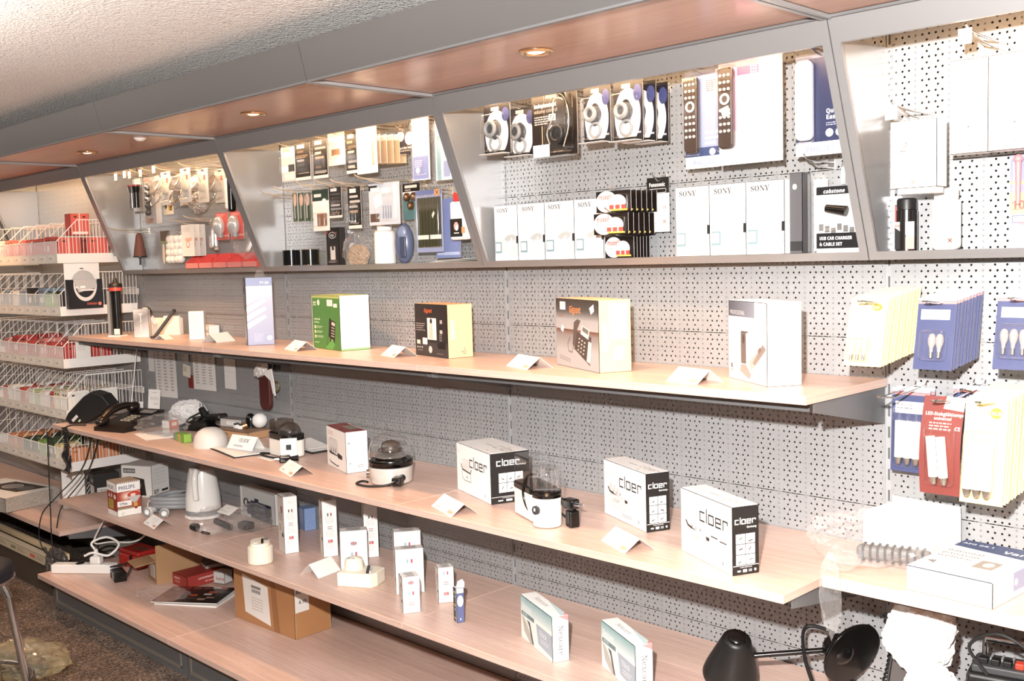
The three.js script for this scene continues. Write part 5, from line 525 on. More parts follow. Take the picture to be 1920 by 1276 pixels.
function playerBox(x, z, y, w, label, h = .168, num = '240') {
  const m = cartonMesh(w, h, .055, { base: '#f4f3f1', pz: (c, W, H) => { B(c, -2, -2, W + 4, H + 4, '#f6f5f3'); T(c, 'SONY', W * .1, H * .13, H * .105, '#2c2725', { font: 'serif', sx: 1 }); T(c, num, W * .42, H * .3, H * .09, '#c9c6c2', { bold: false }); B(c, -2, H * .6, W + 4, H * .42, '#c9d0d2'); B(c, W * .02, H * .66, W * .27, H * .2, '#7f9aa2'); RR(c, W * .03, H * .68, W * .22, H * .15, 2, '#cfdde0', '#7b8f95', 2); PG(c, [[0, H * .9], [W * .5, H * .84], [W, H * .92], [W, H], [0, H]], '#f1f1ef'); EL(c, W * .66, H * .6, W * .24, H * .07, '#b3b4b2', null, 1, -.2); T(c, 'cd', W * .36, H * .75, H * .2, '#fbfbfa', { sx: 1.15 }); B(c, W * .93, H * .56, W * .07, H * .13, '#2a2a2a'); PG(c, [[W * .55, H * .8], [W * .8, H * .76], [W * .95, H * .9], [W * .6, H * .9]], '#dcd6cc'); } }, .35);
  const o = thing('cd_player_carton', label, 'box', [x, y, z], 0, 'white compact disc player cartons'); part('box', m.geo, m.mat, o); const st = bx(.016, .018, .0008, w * .2, h * .19, .028); part('price_sticker', st, M.white, o); return o;
}
[[-1.161, .1, 'leftmost white player carton by the divider', '9'], [-1.052, .102, 'second white player carton from the left divider', '240'], [-.942, .112, 'third white player carton from the left divider', '240'], [-.83, .104, 'white player carton partly behind the candy-striped packs', '240']].forEach(([x, w, l, n]) => playerBox(x, .056, 1.5305, w, l, .168, n));
[[-.482, 'white player carton left of its group of three'], [-.376, 'white player carton in the middle of its group of three'], [-.27, 'white player carton beside the dark slim box']].forEach(([x, l]) => playerBox(x, .056, 1.5305, .104, l, .178));
// packs of film / batteries hanging in three tiers
for (const [t, [y, x, n]] of [[1.653, -.687, 6], [1.594, -.697, 6], [1.532, -.722, 6]].entries()) for (let k = 0; k < n; k++) blister('battery_pack', 'black, red and white battery pack, ' + ['front', 'second', 'third', 'fourth', 'fifth', 'rearmost'][k] + ' of the ' + ['upper', 'middle', 'lower'][t] + ' hanging row', 'battery pack', x + k * .001, y, (t === 2 ? .085 : .15) - k * (t === 2 ? .0125 : .021), t === 2 ? .1 : .118, .056, (c, W, H) => { B(c, -2, -2, W + 4, H + 4, '#17110f'); EL(c, W * .3, H * .5, W * .3, H * .5, '#efeceb'); T(c, 'maxell', W * .08, H * .4, H * .34, '#cf5a52', { sx: .7 }); EL(c, W * .62, H * .55, W * .24, H * .36, '#f2efe6'); for (let i = 0; i < 3; i++) B(c, W * (.38 + .17 * i), H * .66, W * .13, H * .2, '#d0554c'); B(c, W * .4, H * .86, W * .5, H * .08, '#e8cf5a'); EL(c, W * .14, H * .78, W * .06, H * .12, '#f4f2f0'); }, { group: 'battery packs hanging in three rows', back: '#1b1716', shell: k ? null : [.01, .026, .09, .04, .01] });
blister('cassette_card', 'small black headed cassette card hanging alone on the pegboard', 'cassette card', -.63, 1.598, .03, .074, .146, (c, W, H) => { B(c, -2, -2, W + 4, H + 4, '#f1f0ee'); B(c, -2, -2, W + 4, H * .3, '#151312'); T(c, 'Panasonic', W * .1, H * .17, H * .1, '#f0eeea', { sx: .75 }); RR(c, W * .12, H * .21, W * .74, H * .07, 6, null, '#e9e7e3', 2); for (const y of [.42, .68]) { RR(c, W * .1, H * y, W * .76, H * .2, 3, '#fafaf9', '#c9c6c3', 2); LN(c, [[W * .12, H * (y + .15)], [W * .6, H * (y + .17)], [W * .84, H * (y + .13)]], '#b08a84', 2); B(c, W * .72, H * (y + .1), W * .12, H * .06, '#e08a84'); } }, { shell: [0, .05, .062, .085, .012] });
function remotePack(x, y0, z, w, h, body, head, label, extra) { return blister('remote_pack', label, 'remote control', x, y0, z, w, h, head, { extra: (o) => { const rw = .042, rh = h * .78, g = part('remote', ext(rrect(rw, rh, .014), .016, .004).translate(-w / 2 + rw / 2 + .006, h * .54, .002), body.m, o), cx = -w / 2 + rw / 2 + .006; for (let j = 0; j < 9; j++) for (let i = 0; i < 3; i++) { if (j === 3 || j === 4) continue; part('button', new THREE.CylinderGeometry(.0036, .0036, .003, 10).rotateX(PI / 2).translate(cx + (i - 1) * .0115, h * .54 + rh * (.4 - j * .085), .0188), body.b, g); } part('ring_button', new THREE.TorusGeometry(.011, .0028, 8, 24).translate(cx, h * .54 + rh * .11, .0185), body.r, g); part('clear_shell', rbx(rw + .008, rh + .01, .024, .008, cx, h * .54, .013), M.clear, o); if (extra) extra(o); } }); }
const dkR = { m: std(0x3b2f29, .35), b: std(0xd9d0c4, .4), r: std(0xe6ded2, .3) };
remotePack(-.438, 1.751, .1, .1, .243, dkR, (c, W, H) => { B(c, -2, -2, W + 4, H + 4, '#8e97b4'); B(c, W * .62, H * .1, W * .36, H * .18, '#a9a5a8'); lines(c, W * .64, H * .12, W * .3, 6, H * .02, '#5a5660', 2); T(c, 'Ideal Ph', W * .58, H * .66, H * .045, '#e8eaf2'); T(c, 'replacement', W * .58, H * .71, H * .04, '#e8eaf2'); T(c, 'remote', W * .58, H * .76, H * .04, '#e8eaf2'); B(c, -2, H * .79, W + 4, H * .1, '#39456a'); EL(c, W * .8, H * .84, W * .09, H * .035, '#e4e6ee'); B(c, -2, H * .88, W + 4, H * .14, '#eef0f4'); T(c, 'PHILIPS', W * .22, H * .97, H * .075, '#8792b0'); }, 'blue carded slim brown remote control left of the pink card');
remotePack(-.274, 1.748, .14, .172, .248, dkR, (c, W, H) => { B(c, -2, -2, W + 4, H + 4, '#f3f1f0'); B(c, -2, H * .02, W * .62, H * .66, '#dca6c6'); B(c, W * .3, H * .08, W * .34, H * .08, '#a84e70'); for (let j = 0; j < 3; j++) for (let i = 0; i < 3; i++) EL(c, W * (.52 + .04 * i), H * (.09 + .028 * j), 4, 4, '#f4eef2'); T(c, '4 in 1', W * .32, H * .21, H * .05, '#f2e6ee'); lines(c, W * .32, H * .24, W * .3, 18, H * .022, '#efd9e6', 5); for (let i = 0; i < 4; i++) for (let j = 0; j < 2; j++) EL(c, W * (.74 + .12 * j), H * (.2 + .18 * i), 3, 3, '#b9b6b4'); T(c, 'PHILIPS', W * .08, H * .95, H * .085, '#9aa4bc'); }, 'pink carded dark remote control with a white price sticker', (o) => part('price_sticker', bx(.022, .022, .001, 0, 0, 0).rotateZ(.3).translate(-.055, .125, .021), M.white, o));
remotePack(-.098, 1.753, .12, .135, .23, { m: std(0xcfd0d6, .4), b: std(0x9fa6bd, .4), r: std(0xe2e3e8, .4) }, (c, W, H) => { B(c, -2, -2, W + 4, H + 4, '#2c3250'); B(c, -2, -2, W + 4, H * .06, '#6a6f7e'); T(c, 'Quick', W * .56, H * .6, H * .06, '#e6e8f0'); T(c, 'Easy Set', W * .56, H * .66, H * .06, '#e6e8f0'); lines(c, W * .56, H * .69, W * .35, 2, H * .02, '#aeb3c8', 3); EL(c, W * .62, H * .79, W * .07, H * .04, '#c9cde0'); EL(c, W * .8, H * .79, W * .07, H * .04, '#c9cde0'); B(c, -2, H * .87, W + 4, H * .16, '#eff0f3'); T(c, 'PHILIPS', W * .18, H * .97, H * .085, '#8792b0'); }, 'navy carded pale grey remote control beside the right frame post');
for (const [dx, dz, l] of [[0, .085, 'black and clear car charger card in front'], [-.02, .05, 'black and clear car charger card behind the front one']]) blister('charger_card', l + ' on the display ledge', 'charger', -.075 + dx, 1.5305, dz, .116, .152, (c, W, H) => { B(c, -2, -2, W + 4, H + 4, '#c9c9c9'); B(c, -2, -2, W + 4, H * .13, '#1b1b1d'); T(c, 'cabstone', W * .14, H * .1, H * .08, '#efefef', { style: 'italic' }); RR(c, W * .04, H * .16, W * .92, H * .5, 8, '#e2e2e1'); for (let i = 0; i < 7; i++) B(c, W * (.05 + .13 * i), H * (.56 + .03 * (i % 3)), W * .1, H * .1, '#6b6b6b'); B(c, -2, H * .7, W + 4, H * .23, '#1b1b1d'); T(c, 'USB CAR CHARGER', W * .06, H * .8, H * .07, '#f2f2f2', { sx: .85 }); T(c, '& CABLE SET', W * .06, H * .89, H * .07, '#f2f2f2', { sx: .9 }); for (let i = 0; i < 5; i++) B(c, W * (.05 + .2 * i), H * .95, W * .1, H * .04, '#a9a9a9'); }, { group: 'car charger cards', extra: (o) => { part('car_plug', new THREE.CylinderGeometry(.009, .012, .05, 16).rotateZ(1.4).translate(-.002, .098, .014), M.blackGloss, o); part('clear_shell', rbx(.1, .075, .026, .01, 0, .088, .014), M.clear, o); } });
{ const m = cartonMesh(.034, .192, .04, { base: '#4c4b4d', pz: (c, w, h) => { B(c, -2, -2, w + 4, h + 4, '#565557'); EL(c, w * .4, h * .17, w * .18, h * .035, '#e9e9e9'); B(c, 0, h * .85, w, h * .12, '#2a2a2b'); } }); solo('slim_dark_box', 'slim dark grey upright box beside the white player cartons', 'box', m.geo, m.mat, [-.198, 1.5305, .045]); }
{ const o = thing('clear_case', 'empty clear plastic case standing beside the slim dark box', 'case', [-.152, 1.5305, .04]); part('case_wall', rbx(.045, .188, .03, .003, 0, .094, 0), M.film, o); part('insert', bx(.036, .17, .002, 0, .09, -.01), M.white, o); }
hook(-.14, 1.745, .13, 'bare wire hook below the pink carded remote', M.hook, false); { const o = thing('hang_tag', 'small white tag on the bare hook above the charger cards', 'tag', [-.1, 1.70, .02]); part('tag', bx(.01, .04, .0012, 0, .01, 0), M.white, o); part('loop', new THREE.TorusGeometry(.005, .0008, 5, 14).translate(0, .034, 0), M.hook, o); }
for (const [x, y, l] of [[-1.065, 1.985, 'left headphone packs'], [-.874, 2.0, 'volume control pack'], [-.72, 1.988, 'single headphone pack'], [-.614, 1.988, 'overexposed headphone packs'], [-.438, 1.996, 'blue carded remote'], [-.098, 1.985, 'navy carded remote'], [-.69, 1.712, 'upper battery packs'], [-.7, 1.652, 'middle battery packs'], [-.722, 1.591, 'lower battery packs'], [-.63, 1.745, 'cassette card']]) hook(x, y, l.includes('battery') || l.includes('cassette') ? (l.includes('lower') ? .1 : .165) * (l.includes('cassette') ? .3 : 1) + .005 : .22, 'wire hook carrying the ' + l, M.hook);

// bay with shaver and toothbrush goods
const dark = (seed, head = '#e9e6e2') => (c, W, H) => { const r = rng(seed); B(c, -2, -2, W + 4, H + 4, '#1d1a19'); RR(c, W * .14, H * .04, W * .5, H * .1, 2, head); for (let i = 0; i < 6; i++) B(c, W * (.08 + .1 * r()), H * (.2 + .12 * i), W * (.4 + .45 * r()), H * .06, ['#4b4a4c', '#8b8c90', '#6b5a4c', '#b9b6b2', '#2f2f33', '#a58a72'][Math.floor(r() * 6)]); B(c, -2, H * .92, W + 4, H * .1, '#dedad5'); };
const pale = (a, b) => (c, W, H) => { B(c, -2, -2, W + 4, H + 4, a); B(c, -2, H * .55, W + 4, H * .5, b); RR(c, W * .3, H * .05, W * .4, H * .05, 3, '#555'); lines(c, W * .15, H * .2, W * .6, 4, H * .06, '#c6c2bc', 3); EL(c, W * .4, H * .72, W * .2, H * .1, '#8f97ad'); };
const cardsB = [
  ['shaver_foil_card', 'grey and white shaver foil card nearest the divider', -2.219, 1.842, .15, .088, .125, (c, W, H) => { B(c, -2, -2, W + 4, H + 4, '#b9bbbf'); B(c, 0, H * .55, W * .5, H * .18, '#f0efed'); B(c, W * .5, H * .52, W * .45, H * .2, '#222'); B(c, W * .2, H * .76, W * .7, H * .2, '#cfd0d2'); RR(c, W * .15, H * .02, W * .5, H * .12, 2, '#8f8c88'); }, [0, .06, .07, .06, .018]],
  ['shaver_head_card', 'dark shaver head card second from the divider', -2.125, 1.841, .15, .095, .131, dark(3), [.01, .05, .07, .06, .022]],
  ['shaver_head_card', 'dark shaver head card third from the divider', -2.015, 1.839, .15, .087, .137, dark(5), [0, .05, .07, .07, .022]],
  ['trimmer_card', 'cream white card with a brown trimmer part', -1.958, 1.881, .12, .1, .113, (c, W, H) => { B(c, -2, -2, W + 4, H + 4, '#f2ebe0'); B(c, W * .2, H * .5, W * .5, H * .2, '#a07a58'); B(c, W * .3, H * .68, W * .35, H * .12, '#d9d4cc'); }, [0, .05, .06, .05, .02]],
  ['shaver_head_card', 'dark narrow card beside the blank white card', -1.865, 1.846, .12, .073, .139, dark(7, '#f0e4d4'), [0, .05, .055, .07, .02]],
  ['blank_card', 'large blank overexposed white card in the shaver display', -1.745, 1.835, .15, .112, .158, (c, W, H) => { B(c, -2, -2, W + 4, H + 4, '#f6f3ee'); lines(c, W * .2, H * .15, W * .5, 2, H * .05, '#efeae2', 3); }, null],
  ['cleaner_card', 'black card reading keep a clear head', -1.604, 1.892, .1, .088, .071, (c, W, H) => { B(c, -2, -2, W + 4, H + 4, '#38333a'); EL(c, W * .25, H * .2, W * .22, H * .25, '#c9c4c6'); EL(c, W * .75, H * .35, W * .25, H * .3, '#d8d2d0'); T(c, 'keep a clear head', W * .05, H * .8, H * .16, '#f0e6da', { sx: .75 }); lines(c, W * .05, H * .86, W * .8, 1, H * .1, '#c9b9a8', 3); }, null],
  ['toothbrush_pack', 'blue and white toothbrush pack beside the right post', -1.49, 1.795, .13, .085, .2, (c, W, H) => { B(c, -2, -2, W + 4, H + 4, '#e3e9f1'); B(c, W * .02, H * .62, W * .9, H * .36, '#8b95c4'); lines(c, W * .12, H * .68, W * .5, 4, H * .03, '#d5daec', 3); EL(c, W * .3, H * .84, W * .12, H * .05, '#dfe3f0'); EL(c, W * .6, H * .4, W * .2, H * .06, null, '#b9c0cc', 3); }, [0, .1, .06, .17, .02]],
  ['toothbrush_pack', 'pale green and blue toothbrush pack tucked behind the blue one', -1.405, 1.79, .11, .075, .2, (c, W, H) => { B(c, -2, -2, W + 4, H + 4, '#d9e6ea'); B(c, W * .1, H * .3, W * .25, H * .7, '#93b3ba'); B(c, W * .5, H * .15, W * .3, H * .5, '#b7c6da'); B(c, W * .5, H * .7, W * .4, H * .25, '#9aa6c8'); }, [0, .1, .05, .16, .02]],
  ['hygiene_card', 'green and white card with a triangular print', -2.067, 1.655, .12, .1, .148, (c, W, H) => { B(c, -2, -2, W + 4, H + 4, '#e4e2dc'); B(c, -2, -2, W + 4, H * .28, '#26382f'); RR(c, W * .1, H * .1, W * .45, H * .08, 2, '#e6e3d8'); PG(c, [[0, H * .28], [W, H * .28], [W, H * .62], [0, H * .34]], '#f4f2e6'); B(c, W * .25, H * .58, W * .6, H * .3, '#8a6650'); for (let i = 0; i < 40; i++) B(c, W * (.27 + .06 * (i % 9)), H * (.6 + .055 * Math.floor(i / 9)), 2, 2, '#6a4b38'); EL(c, W * .72, H * .3, W * .14, H * .08, '#f3f3f0'); }, [.01, .04, .07, .05, .02]],
  ['shaver_head_card', 'dark narrow shaver card in the lower row, left one', -1.977, 1.698, .12, .075, .108, dark(9), [0, .04, .06, .06, .02]],
  ['shaver_head_card', 'dark narrow shaver card in the lower row, right one', -1.865, 1.656, .12, .074, .143, dark(11), [0, .05, .06, .07, .022]],
  ['oral_care_card', 'wide pale blue oral care card above the white bottle', -1.7, 1.662, .12, .165, .14, (c, W, H) => { B(c, -2, -2, W + 4, H + 4, '#c5ccd6'); B(c, 0, H * .05, W * .28, H * .12, '#2a2624'); RR(c, W * .06, H * .1, W * .3, H * .1, 2, '#f4f3f1'); RR(c, W * .4, H * .12, W * .3, H * .12, 2, '#f0f0ee'); PG(c, [[W * .15, H * .35], [W * .4, H * .22], [W * .45, H * .5], [W * .2, H * .62]], '#eef0f2'); for (let i = 0; i < 4; i++) B(c, W * (.45 + .08 * i), H * .55, W * .035, H * .3, '#8f9cb0'); B(c, W * .8, H * .05, W * .1, H * .8, '#dfe4ec'); B(c, W * .03, H * .72, W * .3, H * .2, '#5a463a'); }, [.02, .06, .1, .09, .02]],
  ['shaver_blade_card', 'teal card with three round bronze shaver heads', -1.628, 1.677, .06, .09, .12, (c, W, H) => { B(c, -2, -2, W + 4, H + 4, '#5a7d7f'); B(c, -2, -2, W + 4, H * .38, '#e2e4e4'); B(c, -2, -2, W + 4, H * .24, '#1c1917'); RR(c, W * .12, H * .05, W * .7, H * .08, 2, '#d9d2c8'); T(c, 'PHILIPS', W * .12, H * .21, H * .07, '#d9d2c8'); }, null],
  ['incense_pack', 'clear pack of dark green sticks with two white bands', -1.495, 1.565, .1, .13, .2, (c, W, H) => { B(c, -2, -2, W + 4, H + 4, '#8f97b8'); B(c, -2, -2, W + 4, H * .08, '#6a74a0'); RR(c, W * .72, H * .0, W * .2, H * .1, 2, '#e8a06c'); LN(c, [[W * .76, H * .015], [W * .88, H * .085]], '#3a2a20', 4); LN(c, [[W * .88, H * .015], [W * .76, H * .085]], '#3a2a20', 4); B(c, W * .05, H * .12, W * .9, H * .8, '#2a2a1c'); for (let i = 0; i < 22; i++) B(c, W * (.06 + .04 * i), H * .12, 2, H * .8, i % 3 ? '#5a5a3c' : '#8f8a66'); B(c, W * .05, H * .72, W * .42, H * .07, '#ece9e0'); B(c, W * .52, H * .72, W * .42, H * .07, '#ece9e0'); PG(c, [[W * .6, H * .4], [W * .68, H * .34], [W * .72, H * .38], [W * .63, H * .46]], '#e8e4d4'); }, [0, .1, .12, .17, .014]],
  ['blue_sleeve_card', 'blue backing card behind the pack of dark sticks', -1.44, 1.545, .07, .12, .19, (c, W, H) => { B(c, -2, -2, W + 4, H + 4, '#7c88b2'); B(c, W * .05, H * .9, W * .9, H * .05, '#b9c2dc'); }, null],
];
for (const [n, l, x, y, z, w, h, d, s] of cardsB) blister(n, l, 'card pack', x, y, z, w, h, d, { shell: s, group: 'carded goods in the shaver display', extra: n === 'shaver_blade_card' ? (o) => { for (const [a, b] of [[-.018, .075], [.018, .075], [0, .046]]) { const q = part('shaver_head', new THREE.CylinderGeometry(.014, .015, .008, 24).rotateX(PI / 2).translate(a, b, .006), std(0x8a6a52, .25, .8), o); part('head_cap', new THREE.SphereGeometry(.007, 12, 8).translate(a, b, .01), std(0xb59a80, .2, .8), q); } } : null });
for (let k = 0; k < 6; k++) blister('emery_card', 'tan ribbed strip card fanned beside the blank white card, number ' + ['one', 'two', 'three', 'four', 'five', 'six'][k] + ' from the front', 'card pack', -1.7 + k * .012, 1.862, .16 - k * .014, .05, .095, (c, W, H) => { B(c, -2, -2, W + 4, H + 4, '#c3a98a'); for (let i = 0; i < 14; i++) B(c, W * i / 14, H * .2, 1.5, H * .7, '#a58a6a'); B(c, 0, 0, W, H * .2, '#e9e0d0'); }, { turn: -.5 + k * .12, group: 'fanned strip cards' });
for (let k = 0; k < 4; k++) blister('brush_card', ['first', 'second', 'third', 'fourth'][k] + ' pink and green brush card hanging low by the divider', 'brush', -2.215 + k * .022, 1.695, .13 - k * .012, .045, .105, (c, W, H) => { B(c, -2, -2, W + 4, H + 4, '#5c6b58'); EL(c, W * .5, H * .25, W * .3, H * .22, '#e6bfae'); B(c, W * .35, H * .45, W * .1, H * .45, '#d9d2c8'); B(c, W * .55, H * .45, W * .2, H * .5, '#2d3a30'); }, { turn: .12 * (k - 1.5), group: 'brush cards', shell: [0, .05, .03, .08, .01] });
const Yl = 1.5305;
for (const [i, [x, a, b, l]] of [[-2.385, 0x1c1c1e, 0x2e2f31, 'glossy black tin at the left of the shaver display ledge'], [-2.255, 0x2a2a28, 0xd9c45a, 'black and yellow printed tin beside the glossy black tin']].entries()) { const o = thing('tin', l, 'tin', [x, Yl, .045], 0); part('can_body', cyl(.033, .033, .06, 0, .002, 0, 32), phys({ color: a, roughness: .18, metalness: .5 }), o); part('rim', [new THREE.TorusGeometry(.033, .0016, 6, 32).rotateX(PI / 2).translate(0, .062, 0), new THREE.TorusGeometry(.033, .0016, 6, 32).rotateX(PI / 2).translate(0, .0026, 0)], M.chrome, o); part('label_band', new THREE.CylinderGeometry(.0334, .0334, .045, 32, 1, true, 2.2, 2.2).translate(0, .031, 0), std(b, .4), o); }
{ const m = cartonMesh(.078, .137, .03, { base: '#2a2625', pz: (c, w, h) => { B(c, -2, -2, w + 4, h + 4, '#262221'); PG(c, [[0, 0], [w * .3, 0], [0, h * .2]], '#b8463e'); EL(c, w * .5, h * .2, w * .28, h * .08, null, '#dcd8d4', 4); T(c, 'vogt', w * .3, h * .23, h * .09, '#e4e0dc'); B(c, w * .3, h * .5, w * .4, h * .36, '#cfcac5'); B(c, w * .42, h * .48, w * .18, h * .12, '#3a3533'); lines(c, w * .15, h * .89, w * .7, 2, h * .03, '#b9b4af', 2); T(c, 'mini', w * .66, h * .16, h * .06, '#c96a5e'); } }); solo('torch_box', 'tall dark box with an oval white logo on the shaver display ledge', 'box', m.geo, m.mat, [-2.075, Yl, .055]); }
blister('memory_card_pack', 'small grey card leaning beside the tall dark box', 'card pack', -2.018, 1.585, .03, .05, .078, (c, W, H) => { B(c, -2, -2, W + 4, H + 4, '#77767a'); RR(c, W * .15, H * .08, W * .7, H * .16, 3, '#c9cbd2'); B(c, W * .15, H * .42, W * .25, H * .12, '#c9564c'); PG(c, [[W * .3, H * .9], [W * .45, H * .7], [W * .9, H * .68], [W * .75, H * .9]], '#e2e0dd'); });
solo('parts_bag', 'clear bag of brown and white parts on the shaver display ledge', 'bag', crumple(.07, .058, .03, .3, 2, 71, 12, -.05), M.film, [-1.945, Yl + .051, .05], 0);
solo('bag_filling', 'brown and white parts inside the clear bag on the ledge', 'parts', crumple(.05, .035, .016, .35, 3, 72, 8, -.03), std(0xa08d78, .5), [-1.955, Yl + .031, .045], 0);
{ const o = thing('white_bottle', 'plain white plastic bottle with a stepped cap on the shaver display ledge', 'bottle', [-1.793, Yl, .05]); part('bottle_body', lathe([[0, 0], [.036, 0], [.037, .004], [.037, .105], [.033, .115], [0, .118]], 32), std(0xf4f2ef, .4), o); part('bottle_cap', lathe([[.026, .116], [.026, .138], [.023, .141], [0, .141]], 28), M.white, o); }
{ const o = thing('massager', 'blue-grey oval handheld device standing on the shaver display ledge', 'device', [-1.687, Yl, .05], .5), b = phys({ color: 0x59627c, roughness: .3 }); part('shell', new THREE.SphereGeometry(1, 32, 24).scale(.034, .068, .024).translate(0, .0685, 0), b, o); part('grip_panel', rbx(.022, .07, .01, .004, .004, .055, .022), std(0x3a4158, .35), o); part('thumb_rest', new THREE.SphereGeometry(1, 20, 14).scale(.018, .022, .008).translate(0, .105, .018), std(0x7d869e, .35), o); }
{ const o = thing('cleaner_bottle', 'white bottle with a red cap band and black label beside the right post', 'bottle', [-1.345, 1.6, .1], 0); part('bottle_body', rbx(.07, .12, .03, .008, 0, .06, 0), M.white, o); part('red_band', rbx(.04, .028, .026, .004, 0, .134, 0), M.red, o); part('nozzle', lathe([[.012, .147], [.008, .16], [.003, .185], [0, .186]], 16), M.white, o); const l = cardGeo(.056, .056, .0006, (c, w, h) => { B(c, -2, -2, w + 4, h + 4, '#161312'); EL(c, w * .5, h * .42, w * .2, h * .24, '#e6a09a'); EL(c, w * .55, h * .5, w * .12, h * .16, '#f3efec'); B(c, w * .3, h * .76, w * .42, h * .06, '#e9e5e1'); }); part('label', l.geo.translate(-.004, .01, .0155), paper(l.sheet), o); part('hazard_label', bx(.016, .02, .0006, .028, .03, .0156), std(0xd99a6c, .6), o); const s = bx(.02, .05, .1, 0, -.03, -.05); part('shelf_clip', s, M.clear, o); }
{ const o = thing('leaflets', 'thin paper leaflets lying flat at the right of the shaver display ledge', 'leaflets', [-1.42, Yl, .045]); for (let i = 0; i < 3; i++) part('leaflet', bx(.2 - i * .03, .001, .07, 0, .001 + i * .0035, 0).rotateZ(.02 * i).rotateY(.06 * i), i ? M.paper : std(0xcdbfa8, .7), o); }
for (const [x, y, len] of [[-2.219, 1.972, .2], [-2.125, 1.978, .2], [-2.015, 1.982, .2], [-1.958, 1.998, .2], [-1.865, 1.99, .2], [-1.745, 1.998, .2], [-1.604, 1.97, .14], [-1.49, 2.0, .18], [-2.33, 1.8, .2], [-2.215, 1.81, .22], [-2.067, 1.815, .22], [-1.977, 1.815, .2], [-1.865, 1.81, .22], [-1.7, 1.812, .24], [-1.628, 1.802, .075], [-1.495, 1.77, .12]]) hook(x, y, len, hookWords('shaver', x, y), M.hookTan);

// bay with torches and red bins
blister('torch_card', 'card with two small black and chrome torches by the left divider', 'torch', -3.54, 1.8, .1, .1, .15, (c, W, H) => { B(c, -2, -2, W + 4, H + 4, '#8f8a86'); B(c, W * .2, 0, W * .6, H * .3, '#cfd3d2'); }, { extra: (o) => { for (const dx of [-.022, .022]) part('torch', [cyl(.014, .019, .03, dx, .085, .02, 18), cyl(.012, .012, .07, dx, .016, .02, 18)], dx < 0 ? std(0x7a7674, .25, .8) : M.blackGloss, o); part('torch_rings', [cyl(.02, .02, .008, -.022, .112, .02), cyl(.02, .02, .008, .022, .112, .02)], std(0x6a2d26, .3), o); } });
blister('tool_card', 'tall grey card with a chrome bicycle tool', 'tool', -3.36, 1.735, .12, .155, .21, (c, W, H) => { B(c, -2, -2, W + 4, H + 4, '#9a9b9e'); B(c, W * .68, 0, W * .32, H, '#c3c4c6'); B(c, W * .05, H * .02, W * .3, H * .1, '#b9857f'); B(c, W * .1, H * .88, W * .4, H * .08, '#7a5a4c'); }, { extra: (o) => { part('tool_shaft', rod(V(-.02, .05, .012), V(-.02, .16, .012), .009, 10), M.black, o); for (const y of [.05, .08, .11, .14, .165]) part('tool_knuckle', new THREE.SphereGeometry(.013, 14, 10).translate(-.02, y, .014), y > .1 ? M.chrome : M.dgrey, o); part('clear_shell', rbx(.1, .18, .03, .01, -.02, .1, .016), M.clear, o); } });
blister('tool_card', 'yellow and black carded knife pack', 'tool', -3.255, 1.772, .1, .09, .165, (c, W, H) => { B(c, -2, -2, W + 4, H + 4, '#e4dcc8'); B(c, W * .1, H * .05, W * .8, H * .3, '#d5d9da'); B(c, W * .5, H * .5, W * .4, H * .4, '#c9a83a'); for (let i = 0; i < 6; i++) EL(c, W * .75, H * (.52 + .07 * i), W * .08, H * .03, '#1e1b18'); EL(c, W * .25, H * .65, W * .14, H * .2, '#2c2a28'); }, { shell: [0, .05, .07, .08, .02] });
function bulbPack(x, y, z, label) { return blister('headlamp_bulb_pack', label, 'bulb pack', x, y, z, .085, .14, (c, W, H) => { B(c, -2, -2, W + 4, H + 4, '#d9d4cc'); B(c, W * .55, H * .2, W * .2, H * .14, '#b8584c'); RR(c, W * .35, H * .04, W * .3, H * .05, 4, '#5a5652'); lines(c, W * .1, H * .82, W * .7, 2, H * .04, '#a9a49c', 2); }, { group: 'reflector bulb packs', extra: (o) => { const b = part('reflector', lathe([[.012, 0], [.018, .012], [.036, .05], [.038, .056], [0, .05]], 28).rotateX(PI / 2 - .5).translate(0, .055, .0), std(0xe0dbd0, .18, .6), o); part('reflector_rim', new THREE.TorusGeometry(.037, .003, 8, 32).rotateX(-.5).translate(0, .055 - .026 + .05 * .0, .048), M.chrome, b); part('clear_shell', rbx(.08, .1, .05, .02, 0, .06, .026), M.clear, o); } }); }
[[-3.09, .19, 'reflector bulb pack, front of the left pair'], [-3.075, .115, 'reflector bulb pack, rear of the left pair'], [-2.9, .2, 'reflector bulb pack, front of the group of three'], [-2.885, .13, 'reflector bulb pack, middle of the group of three'], [-2.87, .06, 'reflector bulb pack, rear of the group of three']].forEach(([x, z, l]) => bulbPack(x, 1.803, z, l));
solo('silver_bag', 'small silver foil bag hanging below the bulb packs', 'bag', crumple(.06, .035, .02, .35, 3, 81, 12), std(0xd8d6d2, .22, .7), [-2.985, 1.81, .1], 0);
{ const o = thing('hair_clipper', 'black and white handheld gas lighter hanging by the right post', 'lighter', [-2.725, 1.755, .1], -.2); part('white_body', rbx(.035, .13, .03, .012, -.016, .075, 0), M.white, o); part('black_body', rbx(.03, .15, .03, .012, .02, .075, .002), M.blackGloss, o); part('nozzle', lathe([[.014, .15], [.012, .168], [.005, .176], [0, .177]], 16), M.dgrey, o); }
for (const [x, l] of [[-2.765, 'left red card with a silver bulb'], [-2.65, 'right red card with a silver bulb']]) blister('red_bulb_card', l + ' above the red bins', 'bulb pack', x, 1.645, .12, .1, .11, (c, W, H) => { B(c, -2, -2, W + 4, H + 4, '#d0625a'); B(c, 0, H * .82, W, H * .06, '#e6a49c'); lines(c, W * .1, H * .06, W * .7, 2, H * .05, '#f0c9c2', 3); }, { group: 'red bulb cards', extra: (o) => { const b = part('bulb', new THREE.SphereGeometry(1, 20, 16).scale(.032, .04, .022).translate(0, .055, .016), std(0xd9d7d4, .2, .5), o); part('bulb_base', cyl(.012, .012, .02, .01, .008, .016, 14), M.grey, b); } });
